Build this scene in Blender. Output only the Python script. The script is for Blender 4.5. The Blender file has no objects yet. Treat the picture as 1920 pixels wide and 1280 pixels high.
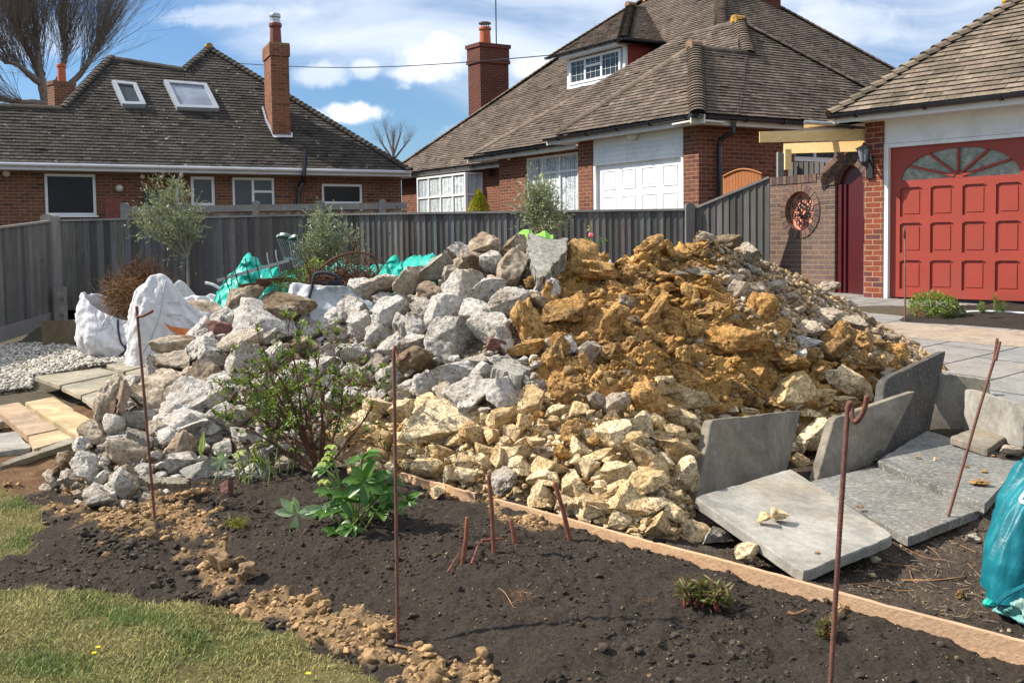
import bpy, math, random
import numpy as np
from mathutils import Vector, Matrix
from mathutils.bvhtree import BVHTree
from mathutils.geometry import intersect_line_plane

# ------------------------------------------------------------ camera, sky, sun
SC = bpy.context.scene
COL = SC.collection
F, CY = 1800.0, 549.0
CAM = Vector((0, 0, 1.6))
RM = (Matrix.Rotation(math.radians(87), 3, 'X') @ Matrix.Rotation(-0.013, 3, 'Z'))
cd = bpy.data.cameras.new('camera')
cd.sensor_width = 36
cd.lens = 36 * F / 1920
cd.shift_y = -(640 - CY) / 1920
cd.clip_start = 0.05
cd.clip_end = 3000
co = bpy.data.objects.new('camera', cd)
COL.objects.link(co)
co.matrix_world = Matrix.Translation(CAM) @ RM.to_4x4()
SC.camera = co

SUN_DIR = Vector((-0.97, 0.10, 0)).normalized()
SUN_EL = math.radians(44)
sv = Vector((SUN_DIR.x * math.cos(SUN_EL), SUN_DIR.y * math.cos(SUN_EL), math.sin(SUN_EL)))
sl = bpy.data.lights.new('sun', 'SUN')
sl.energy = 5.0
sl.angle = math.radians(0.5)
sl.color = (1.0, 0.925, 0.81)
so = bpy.data.objects.new('sun', sl)
COL.objects.link(so)
so.rotation_euler = sv.to_track_quat('Z', 'Y').to_euler()
SC.view_settings.view_transform = 'Standard'
SC.view_settings.look = 'None'
SC.view_settings.gamma = 1
SC.view_settings.exposure = 0.74
SC.render.engine = 'CYCLES'
SC.cycles.max_bounces = 5
SC.cycles.diffuse_bounces = 3
SC.cycles.transparent_max_bounces = 6


# ------------------------------------------------------------ node helpers
def nd(nt, typ, ins=None, **attrs):
 n = nt.nodes.new('ShaderNode' + typ)
 for k, v in attrs.items():
  setattr(n, k, v)
 for k, v in (ins or {}).items():
  s = n.inputs[k]
  if isinstance(v, bpy.types.NodeSocket):
   nt.links.new(v, s)
  elif isinstance(v, tuple) and len(v) == 3 and s.type == 'RGBA':
   s.default_value = (*v, 1)
  else:
   s.default_value = v
 return n


def math_(nt, op, a, b=0.0, c=None, clamp=False):
 n = nt.nodes.new('ShaderNodeMath')
 n.operation = op
 n.use_clamp = clamp
 for i, v in enumerate((a, b) if c is None else (a, b, c)):
  if isinstance(v, bpy.types.NodeSocket):
   nt.links.new(v, n.inputs[i])
  else:
   n.inputs[i].default_value = v
 return n.outputs[0]


def mix(nt, f, a, b, blend='MIX'):
 n = nt.nodes.new('ShaderNodeMix')
 n.data_type = 'RGBA'
 n.blend_type = blend
 for i, v in ((0, f), (6, a), (7, b)):
  if isinstance(v, bpy.types.NodeSocket):
   nt.links.new(v, n.inputs[i])
  elif i == 0:
   n.inputs[i].default_value = v
  else:
   n.inputs[i].default_value = (*v, 1) if len(v) == 3 else v
 return n.outputs[2]


def ramp(nt, f, stops, interp='LINEAR'):
 n = nt.nodes.new('ShaderNodeValToRGB')
 n.color_ramp.interpolation = interp
 nt.links.new(f, n.inputs[0])
 el = n.color_ramp.elements
 while len(el) < len(stops):
  el.new(0.5)
 for e, (p, c) in zip(el, stops):
  e.position = p
  e.color = (c, c, c, 1) if isinstance(c, (int, float)) else (*c, 1)
 return n.outputs[0]


def noise(nt, vec, scale, detail=4, rough=0.55, dist=0.0):
 n = nd(nt, 'TexNoise', {'Scale': scale, 'Detail': detail, 'Roughness': rough, 'Distortion': dist})
 if vec is not None:
  nt.links.new(vec, n.inputs['Vector'])
 return n.outputs[0]


def bump(nt, h, dist=0.01, strength=1.0, normal=None):
 n = nd(nt, 'Bump', {'Height': h, 'Distance': dist, 'Strength': strength})
 if normal is not None:
  nt.links.new(normal, n.inputs['Normal'])
 return n.outputs[0]


def newmat(name, rough=0.8, spec=0.3, color=None):
 m = bpy.data.materials.new(name)
 m.use_nodes = True
 nt = m.node_tree
 b = nt.nodes['Principled BSDF']
 b.inputs['Roughness'].default_value = rough
 b.inputs['Specular IOR Level'].default_value = spec
 if color is not None:
  b.inputs['Base Color'].default_value = (*color, 1)
 return m, nt, b


# ------------------------------------------------------------ world
def make_world():
 w = bpy.data.worlds.new('World')
 SC.world = w
 w.use_nodes = True
 nt = w.node_tree
 bg = nt.nodes['Background']
 sky = nd(nt, 'TexSky', sky_type='NISHITA', sun_disc=False)
 sky.sun_elevation = SUN_EL
 sky.sun_rotation = math.atan2(SUN_DIR.x, SUN_DIR.y)
 sky.air_density = 1.0
 sky.dust_density = 0.6
 sky.ozone_density = 2.0
 tc = nd(nt, 'TexCoord')
 sep = nd(nt, 'SeparateXYZ', {0: tc.outputs['Generated']})
 X, Y, Z = sep.outputs
 ay = math_(nt, 'MAXIMUM', math_(nt, 'ABSOLUTE', Y), 0.12)
 U = math_(nt, 'DIVIDE', X, ay)
 V = math_(nt, 'DIVIDE', Z, ay)
 uv = nd(nt, 'CombineXYZ', {0: U, 1: V, 2: 0.0}).outputs[0]
 uvs = nd(nt, 'CombineXYZ', {0: math_(nt, 'MULTIPLY', U, 1.0), 1: math_(nt, 'MULTIPLY', V, 2.6), 2: 0.3}).outputs[0]
 n1 = noise(nt, uv, 17, 8, 0.62, 0.3)
 n2 = noise(nt, uvs, 3.2, 6, 0.55, 0.5)
 n3 = noise(nt, uvs, 1.6, 3, 0.5)
 wob = math_(nt, 'MULTIPLY', math_(nt, 'SUBTRACT', n1, 0.5), 2.3)
 acc = None
 puffs = [(812, 118, 74, 50, 1.0), (830, 95, 44, 34, 1.0), (775, 138, 40, 20, .7), (618, 140, 66, 24, .55), (672, 212, 58, 22, 1.0), (640, 205, 34, 14, .8), (590, 215, 60, 16, .5),
             (1000, 135, 50, 28, .7), (430, 30, 150, 22, .4), (1560, 60, 150, 40, .35), (1720, 420, 200, 60, .5), (900, 250, 70, 24, .25), (690, 130, 30, 20, .5), (60, 60, 130, 50, .3), (-420, 180, 180, 60, .9), (2500, 150, 260, 90, .9), (1500, -400, 400, 120, .8), (-300, -300, 300, 80, .6)]
 for px, py, rx, ry, s in puffs:
  dx = math_(nt, 'MULTIPLY', math_(nt, 'SUBTRACT', U, (px - 960) / F), F / rx)
  dy = math_(nt, 'MULTIPLY', math_(nt, 'SUBTRACT', V, (455 - py) / F), F / ry)
  r = math_(nt, 'SQRT', math_(nt, 'ADD', math_(nt, 'MULTIPLY', dx, dx), math_(nt, 'MULTIPLY', dy, dy)))
  r = math_(nt, 'ADD', r, wob)
  mr = nd(nt, 'MapRange', {0: r, 1: 1.15, 2: 0.45, 3: 0.0, 4: s}, interpolation_type='SMOOTHSTEP').outputs[0]
  acc = mr if acc is None else math_(nt, 'MAXIMUM', acc, mr)
 # thin veil, denser to the right and above
 veil = math_(nt, 'ADD', math_(nt, 'MULTIPLY', U, 0.55), math_(nt, 'MULTIPLY', V, 1.35))
 veil = math_(nt, 'ADD', veil, math_(nt, 'MULTIPLY', math_(nt, 'SUBTRACT', n2, 0.5), 1.5))
 veil = math_(nt, 'ADD', veil, math_(nt, 'MULTIPLY', math_(nt, 'SUBTRACT', n3, 0.5), 0.9))
 veil = nd(nt, 'MapRange', {0: veil, 1: 0.16, 2: 0.74, 3: 0.0, 4: 0.85}, interpolation_type='SMOOTHSTEP').outputs[0]
 skyc = mix(nt, 1.0, sky.outputs[0], (0.74, 0.96, 1.18), 'MULTIPLY')
 sk = mix(nt, veil, skyc, (8.8, 9.5, 10.7))
 sh = noise(nt, uv, 9, 5, 0.5)
 cl = mix(nt, math_(nt, 'MULTIPLY', sh, 1.0), (13.0, 13.1, 13.3), (8.6, 9.2, 10.2))
 out = mix(nt, acc, sk, cl)
 nt.links.new(out, bg.inputs[0])
 bg.inputs[1].default_value = 0.068


make_world()


# ------------------------------------------------------------ pixel <-> world
def ray(px, py):
 return RM @ Vector(((px - 960) / F, (CY - py) / F, -1))


def P(px, py, d):
 w = ray(px, py)
 return CAM + w * (d / w.y)


def G(px, py, z):
 w = ray(px, py)
 return CAM + w * ((z - CAM.z) / w.z)


def onp(px, py, o, n):
 w = ray(px, py)
 return CAM + w * ((Vector(o) - CAM).dot(n) / w.dot(n))


RMI = np.array(RM.inverted())


def proj(a):
 a = np.asarray(a, dtype=float) - np.array(CAM)
 c = a @ RMI.T
 z = np.maximum(-c[..., 2], 0.05)
 return 960 + F * c[..., 0] / z, CY - F * c[..., 1] / z


def proj1(p):
 x, y = proj(np.array([p]))
 return float(x[0]), float(y[0])


# ------------------------------------------------------------ numpy noise
def vnoise(x, y, seed=0):
 xi = np.floor(x).astype(np.int64)
 yi = np.floor(y).astype(np.int64)
 xf = x - xi
 yf = y - yi
 u = xf * xf * xf * (xf * (xf * 6 - 15) + 10)
 v = yf * yf * yf * (yf * (yf * 6 - 15) + 10)

 def h(a, b):
  n = (a * 374761393 + b * 668265263 + seed * 1442695040) & 0x7fffffff
  n = ((n ^ (n >> 13)) * 1274126177) & 0x7fffffff
  n = (n ^ (n >> 16)) & 0xffff
  return n / 32767.5 - 1
 return (h(xi, yi) * (1 - u) + h(xi + 1, yi) * u) * (1 - v) + (h(xi, yi + 1) * (1 - u) + h(xi + 1, yi + 1) * u) * v


def fbm(x, y, oct=5, seed=0, gain=0.5, ridged=False):
 s = np.zeros_like(x, dtype=float)
 a = 1.0
 t = 0
 for i in range(oct):
  n = vnoise(x, y, seed + i * 17)
  if ridged:
   n = 1 - 2 * np.abs(n)
  s += a * n
  t += a
  a *= gain
  x = x * 2.03 + 13.1
  y = y * 2.03 + 7.7
 return s / t


# ------------------------------------------------------------ objects
def tag(o, label=None, cat=None, group=None, kind=None):
 if label: o['label'] = label
 if cat: o['category'] = cat
 if group: o['group'] = group
 if kind: o['kind'] = kind
 elif cat: o['kind'] = 'thing'
 return o


def thing(name, label, cat, loc=(0, 0, 0), group=None):
 o = bpy.data.objects.new(name, None)
 o.empty_display_size = 0.1
 COL.objects.link(o)
 o.location = loc
 return tag(o, label, cat, group)


def root_loc(p):
 v = Vector((0, 0, 0))
 while p is not None:
  v += p.location
  p = p.parent
 return v


def link_mesh(name, me, mats, parent=None, origin=None):
 """me holds world coordinates; moved so the object sits at origin (or under its parent)"""
 loc = root_loc(parent)
 o = bpy.data.objects.new(name, me)
 COL.objects.link(o)
 og = Vector(origin) if origin is not None else loc
 me.transform(Matrix.Translation(-og))
 if parent is not None:
  o.parent = parent
  o.location = og - loc
 else:
  o.location = og
 for m in (mats if isinstance(mats, (list, tuple)) else [mats]):
  me.materials.append(m)
 return o


def np_mesh(name, verts, faces, smooth=False, col=None, uv=None):
 """faces: int array (n,3) or (n,4)"""
 me = bpy.data.meshes.new(name)
 verts = np.ascontiguousarray(verts, dtype=np.float32)
 faces = np.ascontiguousarray(faces, dtype=np.int32)
 k = faces.shape[1]
 me.vertices.add(len(verts))
 me.vertices.foreach_set('co', verts.ravel())
 me.loops.add(faces.size)
 me.loops.foreach_set('vertex_index', faces.ravel())
 me.polygons.add(len(faces))
 me.polygons.foreach_set('loop_start', np.arange(0, faces.size, k, dtype=np.int32))
 me.polygons.foreach_set('loop_total', np.full(len(faces), k, dtype=np.int32))
 if smooth:
  me.polygons.foreach_set('use_smooth', np.ones(len(faces), dtype=bool))
 me.update(calc_edges=True)
 if col is not None:
  a = me.color_attributes.new('col', 'FLOAT_COLOR', 'POINT')
  c = np.ones((len(verts), 4), dtype=np.float32)
  c[:, :col.shape[1]] = col
  a.data.foreach_set('color', c.ravel())
 return me


class MB:
 def __init__(s):
  s.v = []
  s.f = []
  s.c = []
  s.mi = []

 def poly(s, pts, c=None, mi=0):
  b = len(s.v)
  s.v.extend([tuple(p) for p in pts])
  s.f.append(tuple(range(b, b + len(pts))))
  s.c.append(c)
  s.mi.append(mi)

 def hexa(s, a, c=None, mi=0):
  """8 corners: 0-3 bottom ring, 4-7 top ring"""
  for q in ((3, 2, 1, 0), (4, 5, 6, 7), (0, 1, 5, 4), (1, 2, 6, 5), (2, 3, 7, 6), (3, 0, 4, 7)):
   s.poly([a[i] for i in q], c, mi)

 def obox(s, o, ux, uy, uz, c=None, mi=0):
  """box from corner o with edge vectors"""
  o, ux, uy, uz = map(Vector, (o, ux, uy, uz))
  if ux.cross(uy).dot(uz) < 0:
   ux, uy = uy, ux
  s.hexa([o, o + ux, o + ux + uy, o + uy, o + uz, o + ux + uz, o + ux + uy + uz, o + uy + uz], c, mi)

 def box(s, x0, x1, y0, y1, z0, z1, c=None, mi=0):
  s.obox((x0, y0, z0), (x1 - x0, 0, 0), (0, y1 - y0, 0), (0, 0, z1 - z0), c, mi)

 def bar(s, a, b, w, h, up=(0, 0, 1), c=None, mi=0):
  """square bar a->b, w across, h along up, centred"""
  a, b = Vector(a), Vector(b)
  d = (b - a).normalized()
  side = d.cross(Vector(up)).normalized()
  u = side.cross(d).normalized()
  s.obox(a - side * w / 2 - u * h / 2, side * w, b - a, u * h, c, mi)

 def tube(s, pts, radii, n=6, cap=True, c=None, mi=0):
  pts = [Vector(p) for p in pts]
  if not isinstance(radii, (list, tuple)):
   radii = [radii] * len(pts)
  rings = []
  ref = None
  for i, p in enumerate(pts):
   if i == 0: d = pts[1] - p
   elif i == len(pts) - 1: d = p - pts[i - 1]
   else: d = pts[i + 1] - pts[i - 1]
   d = d.normalized() if d.length > 1e-9 else Vector((0, 0, 1))
   if ref is None:
    ref = Vector((0, 0, 1)) if abs(d.z) < 0.9 else Vector((1, 0, 0))
   x = d.cross(ref)
   if x.length < 1e-4:
    x = d.orthogonal()
   x.normalize()
   y = x.cross(d).normalized()
   ref = y
   b = len(s.v)
   for k in range(n):
    t = 2 * math.pi * k / n
    s.v.append(tuple(p + (x * math.cos(t) + y * math.sin(t)) * radii[i]))
   rings.append(b)
  for i in range(len(rings) - 1):
   a, b = rings[i], rings[i + 1]
   for k in range(n):
    s.f.append((a + k, a + (k + 1) % n, b + (k + 1) % n, b + k))
    s.c.append(c)
    s.mi.append(mi)
  if cap:
   s.f.append(tuple(range(rings[0] + n - 1, rings[0] - 1, -1)))
   s.f.append(tuple(range(rings[-1], rings[-1] + n)))
   s.c += [c, c]
   s.mi += [mi, mi]

 def mesh(s, name, smooth=False):
  me = bpy.data.meshes.new(name)
  me.from_pydata(s.v, [], s.f)
  if any(c is not None for c in s.c):
   a = me.color_attributes.new('col', 'FLOAT_COLOR', 'CORNER')
   arr = []
   for f, c in zip(s.f, s.c):
    c = c or (1, 1, 1)
    arr.extend((*c[:3], 1) * len(f))
   a.data.foreach_set('color', arr)
  if any(s.mi):
   me.polygons.foreach_set('material_index', s.mi)
  # uv in metres, along the horizontal and up the slope of each face
  uvl = me.uv_layers.new(name='UVMap')
  nl = len(me.loops)
  co_ = np.empty(len(me.vertices) * 3, dtype=np.float32)
  me.vertices.foreach_get('co', co_)
  co_ = co_.reshape(-1, 3)
  li = np.empty(nl, dtype=np.int32)
  me.loops.foreach_get('vertex_index', li)
  nr = np.empty(len(me.polygons) * 3, dtype=np.float32)
  me.polygons.foreach_get('normal', nr)
  nr = nr.reshape(-1, 3)
  lt = np.empty(len(me.polygons), dtype=np.int32)
  me.polygons.foreach_get('loop_total', lt)
  N = np.repeat(nr, lt, axis=0)
  p = co_[li]
  t = np.stack([-N[:, 1], N[:, 0], np.zeros(nl)], 1)
  L = np.linalg.norm(t, axis=1)
  flat = L < 0.25
  t = t / np.maximum(L, 1e-6)[:, None]
  b = np.cross(N, t)
  u = (p * t).sum(1)
  v = (p * b).sum(1)
  u[flat] = p[flat, 0]
  v[flat] = p[flat, 1]
  uvl.data.foreach_set('uv', np.stack([u, v], 1).astype(np.float32).ravel())
  if smooth:
   me.polygons.foreach_set('use_smooth', [True] * len(s.f))
  me.update()
  return me

 def build(s, name, mat, parent=None, smooth=False, origin=None):
  if origin is None and parent is None:
   a = np.array(s.v)
   origin = (float(a[:, 0].mean()), float(a[:, 1].mean()), float(a[:, 2].min()))
  return link_mesh(name, s.mesh(name, smooth), mat, parent, origin)


def copy_tree(o, parent=None):
 c = o.copy()
 COL.objects.link(c)
 c.parent = parent
 for ch in list(o.children):
  copy_tree(ch, c)
 return c


RND = random.Random(7)
# ------------------------------------------------------------ materials
def objco(nt):
 return nd(nt, 'TexCoord').outputs['Object']


def uvco(nt):
 return nd(nt, 'UVMap').outputs[0]


def pos(nt):
 return nd(nt, 'NewGeometry').outputs['Position']


def mat_brick(name, c1, c2, c3, mortar, rough=0.85):
 m, nt, b = newmat(name, rough, 0.25)
 uv = uvco(nt)
 br = nd(nt, 'TexBrick', {'Vector': uv, 'Color1': c1, 'Color2': c2, 'Mortar': mortar, 'Scale': 1.0, 'Mortar Size': 0.006,
                             'Mortar Smooth': 0.1, 'Bias': 0.0, 'Brick Width': 0.225, 'Row Height': 0.075})
 br2 = nd(nt, 'TexBrick', {'Vector': uv, 'Color1': (0, 0, 0), 'Color2': (1, 1, 1), 'Mortar': (0, 0, 0), 'Scale': 1.0, 'Mortar Size': 0.0,
                              'Brick Width': 0.225, 'Row Height': 0.075, 'Bias': -0.35})
 br2.squash_frequency = 2
 cell = ramp(nt, br2.outputs[0], [(0.45, 0.0), (0.75, 1.0)])
 c = mix(nt, math_(nt, 'MULTIPLY', cell, math_(nt, 'SUBTRACT', 1.0, br.outputs['Fac'])), br.outputs[0], c3)
 n = noise(nt, pos(nt), 28, 6, 0.65)
 n2 = noise(nt, pos(nt), 1.7, 4, 0.6)
 c = mix(nt, 0.55, c, ramp(nt, n, [(0.3, 0.45), (0.72, 1.25)]), 'MULTIPLY')
 c = mix(nt, 0.45, c, ramp(nt, n2, [(0.3, 0.6), (0.7, 1.2)]), 'MULTIPLY')
 nt.links.new(c, b.inputs['Base Color'])
 h = math_(nt, 'ADD', math_(nt, 'MULTIPLY', br.outputs['Fac'], -1.0), math_(nt, 'MULTIPLY', n, 0.35))
 nt.links.new(bump(nt, h, 0.006), b.inputs['Normal'])
 return m


BRICK1 = mat_brick('brick_dark_red', (0.21, 0.08, 0.048), (0.125, 0.055, 0.038), (0.065, 0.038, 0.033), (0.30, 0.24, 0.15))
BRICK2 = mat_brick('brick_red', (0.22, 0.078, 0.05), (0.145, 0.052, 0.036), (0.09, 0.04, 0.035), (0.36, 0.235, 0.14))
BRICK3 = mat_brick('brick_brown_purple', (0.17, 0.115, 0.095), (0.13, 0.085, 0.075), (0.075, 0.06, 0.065), (0.30, 0.21, 0.13))
BRICK4 = mat_brick('brick_pier', (0.30, 0.075, 0.04), (0.20, 0.055, 0.04), (0.09, 0.05, 0.07), (0.50, 0.32, 0.18))
BRICKC = mat_brick('brick_chimney', (0.25, 0.088, 0.05), (0.16, 0.065, 0.04), (0.12, 0.05, 0.04), (0.30, 0.2, 0.13))
BRICKM = mat_brick('brick_maroon', (0.13, 0.035, 0.025), (0.10, 0.03, 0.022), (0.07, 0.025, 0.022), (0.22, 0.13, 0.09))


def mat_tile(name, base, lichen, lich_amt, rough=0.85):
 m, nt, b = newmat(name, rough, 0.2)
 a = nd(nt, 'VertexColor', layer_name='col').outputs[0]
 p = pos(nt)
 n = noise(nt, p, 2.1, 5, 0.6)
 n2 = noise(nt, p, 22, 5, 0.65)
 c = mix(nt, 1.0, a, (*base,), 'MULTIPLY')
 c = mix(nt, 0.75, c, ramp(nt, n, [(0.3, 0.55), (0.7, 1.3)]), 'MULTIPLY')
 c = mix(nt, 0.6, c, ramp(nt, n2, [(0.3, 0.5), (0.7, 1.4)]), 'MULTIPLY')
 # lichen spots
 sp = noise(nt, p, 6.5, 5, 0.75, 0.6)
 sp = ramp(nt, sp, [(0.665 - lich_amt, 0.0), (0.70 - lich_amt, 1.0)])
 c = mix(nt, math_(nt, 'MULTIPLY', sp, 0.85), c, lichen)
 ms = ramp(nt, noise(nt, p, 0.9, 5, 0.7, .8), [(0.5, 0.0), (0.66, 1.0)])
 c = mix(nt, math_(nt, 'MULTIPLY', ms, 0.6), c, (0.042, 0.038, 0.025))
 nt.links.new(c, b.inputs['Base Color'])
 nt.links.new(bump(nt, n2, 0.01, 0.6), b.inputs['Normal'])
 return m


TILE1 = mat_tile('tile_dark', (0.062, 0.054, 0.048), (0.46, 0.45, 0.39), 0.03)
TILE2 = mat_tile('tile_brown', (0.135, 0.103, 0.083), (0.44, 0.37, 0.27), 0.01)
TILE3 = mat_tile('tile_tan', (0.18, 0.142, 0.108), (0.40, 0.32, 0.23), 0.0)
LICHEN, _nt, _b = newmat('orange_lichen', 0.95, 0.1)
_n = noise(_nt, pos(_nt), 9, 5, 0.7)
_nt.links.new(mix(_nt, ramp(_nt, _n, [(0.42, 0.0), (0.55, 1.0)]), (0.2, 0.14, 0.09), (0.55, 0.30, 0.04)), _b.inputs['Base Color'])


def mat_plain(name, col, rough=0.5, spec=0.4, var=0.15, scale=6.0, bmp=0.0, metal=0.0, dirt=None):
 m, nt, b = newmat(name, rough, spec)
 b.inputs['Metallic'].default_value = metal
 p = pos(nt)
 n = noise(nt, p, scale, 6, 0.6)
 c = mix(nt, 1.0, col, ramp(nt, n, [(0.25, 1 - var), (0.75, 1 + var)]), 'MULTIPLY')
 if dirt:
  d = ramp(nt, noise(nt, p, scale * 0.6, 7, 0.7, 0.5), [(0.5, 0.0), (0.75, 0.8)])
  c = mix(nt, d, c, dirt)
 nt.links.new(c, b.inputs['Base Color'])
 if bmp:
  nt.links.new(bump(nt, noise(nt, p, scale * 4, 5, 0.6), bmp), b.inputs['Normal'])
 return m


WHITE = mat_plain('white_paint', (0.80, 0.80, 0.80), 0.45, 0.4, 0.05, 3.0, dirt=(0.55, 0.55, 0.53))
UPVC = mat_plain('white_window_frame', (0.72, 0.73, 0.74), 0.35, 0.5, 0.04)
FASCIA = mat_plain('grey_white_fascia', (0.62, 0.63, 0.66), 0.4, 0.4, 0.06, 2.0, dirt=(0.4, 0.4, 0.38))
SOFFIT = mat_plain('soffit', (0.60, 0.58, 0.53), 0.6, 0.3, 0.1)
GUTTER = mat_plain('black_gutter', (0.018, 0.020, 0.026), 0.22, 0.6, 0.2)
BLACKIRON = mat_plain('black_iron', (0.015, 0.015, 0.016), 0.45, 0.5, 0.2, 20)
LEAD = mat_plain('lead_flashing', (0.42, 0.45, 0.50), 0.5, 0.5, 0.3, 12)
TERRA = mat_plain('terracotta', (0.42, 0.11, 0.05), 0.7, 0.3, 0.3, 10, dirt=(0.25, 0.12, 0.08))
TERRAD = mat_plain('dark_terracotta', (0.16, 0.05, 0.04), 0.7, 0.3, 0.3, 10)
REDPAINT = mat_plain('red_paint', (0.30, 0.044, 0.027), 0.5, 0.4, 0.10, 2.5, dirt=(0.24, 0.055, 0.042))
MAROON = mat_plain('maroon_paint', (0.070, 0.010, 0.012), 0.30, 0.5, 0.12, 5)
REDTILE = mat_plain('red_hung_tiles', (0.22, 0.035, 0.02), 0.7, 0.3, 0.3, 20)
SKYLF = mat_plain('skylight_frame', (0.33, 0.36, 0.40), 0.35, 0.5, 0.15)
PINK = mat_plain('pink_panel', (0.62, 0.24, 0.17), 0.8, 0.2, 0.12, 4, dirt=(0.55, 0.30, 0.14))
ALU = mat_plain('grey_metal', (0.35, 0.37, 0.38), 0.35, 0.5, 0.2, 20, metal=0.7)


def mat_glass(name, col, rough=0.08, spec=0.6, tex=None):
 m, nt, b = newmat(name, rough, spec)
 p = pos(nt)
 n = noise(nt, p, 1.5, 4, 0.6)
 c = mix(nt, ramp(nt, n, [(0.35, 0.0), (0.65, 1.0)]), col, tuple(min(1, x * 1.8) for x in col))
 nt.links.new(c, b.inputs['Base Color'])
 return m


GLASSD = mat_glass('dark_window_glass', (0.008, 0.009, 0.011), 0.2, 0.25)
GLASSM = mat_glass('window_glass', (0.022, 0.03, 0.034), 0.1, 0.4)
GLASSB = mat_glass('skylight_glass', (0.16, 0.19, 0.24), 0.15)
OBSCURE, _nt, _b = newmat('obscured_glass', 0.3, 0.5)
_n = noise(_nt, pos(_nt), 14, 6, 0.75)
_nt.links.new(ramp(_nt, _n, [(0.3, (0.10, 0.12, 0.10)), (0.5, (0.24, 0.26, 0.20)), (0.7, (0.42, 0.42, 0.34))]), _b.inputs['Base Color'])

LACE, _nt, _b = newmat('lace_curtain', 0.8, 0.2)
_p = uvco(_nt)
_w = nd(_nt, 'TexWave', {'Vector': _p, 'Scale': 1.6, 'Distortion': 3.0, 'Detail': 3.0, 'Detail Scale': 2.0}, bands_direction='X').outputs[0]
_v = nd(_nt, 'TexVoronoi', {'Vector': _p, 'Scale': 16.0}).outputs[0]
_c = mix(_nt, _w, (0.30, 0.35, 0.38), (0.68, 0.72, 0.74))
_c = mix(_nt, ramp(_nt, _v, [(0.25, 0.7), (0.5, 0.0)]), _c, (0.16, 0.2, 0.22))
_nt.links.new(_c, _b.inputs['Base Color'])


def mat_wood(name, c1, c2, c3, knots=True, rough=0.85, ax='Z', scale=1.0, vc=False, sp=0.2):
 m, nt, b = newmat(name, rough, sp)
 p = objco(nt)
 sc = {'Z': (14, 14, 0.9), 'X': (0.9, 14, 14), 'Y': (14, 0.9, 14)}[ax]
 mp = nd(nt, 'Mapping', {'Vector': p, 'Scale': tuple(s * scale for s in sc)}).outputs[0]
 n = noise(nt, mp, 2.0, 7, 0.65, 0.4)
 n2 = noise(nt, mp, 9.0, 4, 0.6)
 big = noise(nt, p, 0.9, 4, 0.6)
 c = mix(nt, ramp(nt, n, [(0.3, 0.0), (0.7, 1.0)]), c1, c2)
 c = mix(nt, ramp(nt, big, [(0.38, 0.0), (0.66, 0.9)]), c, c3)
 c = mix(nt, 0.6, c, ramp(nt, n2, [(0.25, 0.6), (0.7, 1.25)]), 'MULTIPLY')
 if knots:
  k = nd(nt, 'TexVoronoi', {'Vector': p, 'Scale': 3.2, 'Randomness': 1.0}).outputs[0]
  c = mix(nt, ramp(nt, k, [(0.045, 0.85), (0.085, 0.0)]), c, (0.012, 0.01, 0.01))
 if vc:
  a = nd(nt, 'VertexColor', layer_name='col').outputs[0]
  c = mix(nt, 1.0, c, a, 'MULTIPLY')
 nt.links.new(c, b.inputs['Base Color'])
 nt.links.new(bump(nt, math_(nt, 'ADD', n2, n), 0.004, 0.8), b.inputs['Normal'])
 return m


FENCEW = mat_wood('weathered_fence_wood', (0.095, 0.085, 0.082), (0.20, 0.19, 0.185), (0.105, 0.10, 0.095), vc=True)
FENCEP = mat_wood('weathered_post_wood', (0.22, 0.20, 0.18), (0.33, 0.31, 0.28), (0.18, 0.18, 0.18))
FENCEQ = mat_wood('dark_post_wood', (0.13, 0.12, 0.115), (0.2, 0.19, 0.19), (0.11, 0.12, 0.13))
FENCEF = mat_wood('brown_fence_wood', (0.17, 0.125, 0.085), (0.26, 0.20, 0.15), (0.2, 0.17, 0.14), vc=True)
PINE = mat_wood('fresh_pine', (0.72, 0.50, 0.22), (0.80, 0.60, 0.31), (0.70, 0.47, 0.2), knots=False, ax='X', scale=0.6, rough=0.6)
PLANKW = mat_wood('edging_board_wood', (0.50, 0.29, 0.15), (0.62, 0.40, 0.24), (0.42, 0.28, 0.18), knots=False, ax='X', scale=0.6)
GATEW = mat_wood('orange_gate_wood', (0.33, 0.12, 0.045), (0.42, 0.17, 0.07), (0.3, 0.11, 0.04), knots=False)
BARK = mat_plain('bark', (0.16, 0.13, 0.11), 0.9, 0.1, 0.4, 8, 0.01)
BARKT = mat_plain('grey_bark', (0.20, 0.175, 0.14), 0.9, 0.1, 0.3, 14)
TWIG = mat_plain('brown_twig', (0.115, 0.058, 0.038), 0.9, 0.1, 0.5, 14)
DRYTWIG = mat_plain('dry_twig', (0.20, 0.115, 0.06), 0.9, 0.1, 0.7, 9)
RUST, _nt, _b = newmat('rusty_iron', 0.75, 0.3)
_n = noise(_nt, pos(_nt), 60, 6, 0.7)
_n2 = noise(_nt, pos(_nt), 7, 4, 0.6)
_c = mix(_nt, ramp(_nt, _n, [(0.35, 0.0), (0.65, 1.0)]), (0.10, 0.045, 0.035), (0.21, 0.085, 0.055))
_c = mix(_nt, ramp(_nt, _n2, [(0.45, 0.0), (0.7, 0.7)]), _c, (0.075, 0.045, 0.045))
_nt.links.new(_c, _b.inputs['Base Color'])
_nt.links.new(bump(_nt, _n, 0.002), _b.inputs['Normal'])


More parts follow.
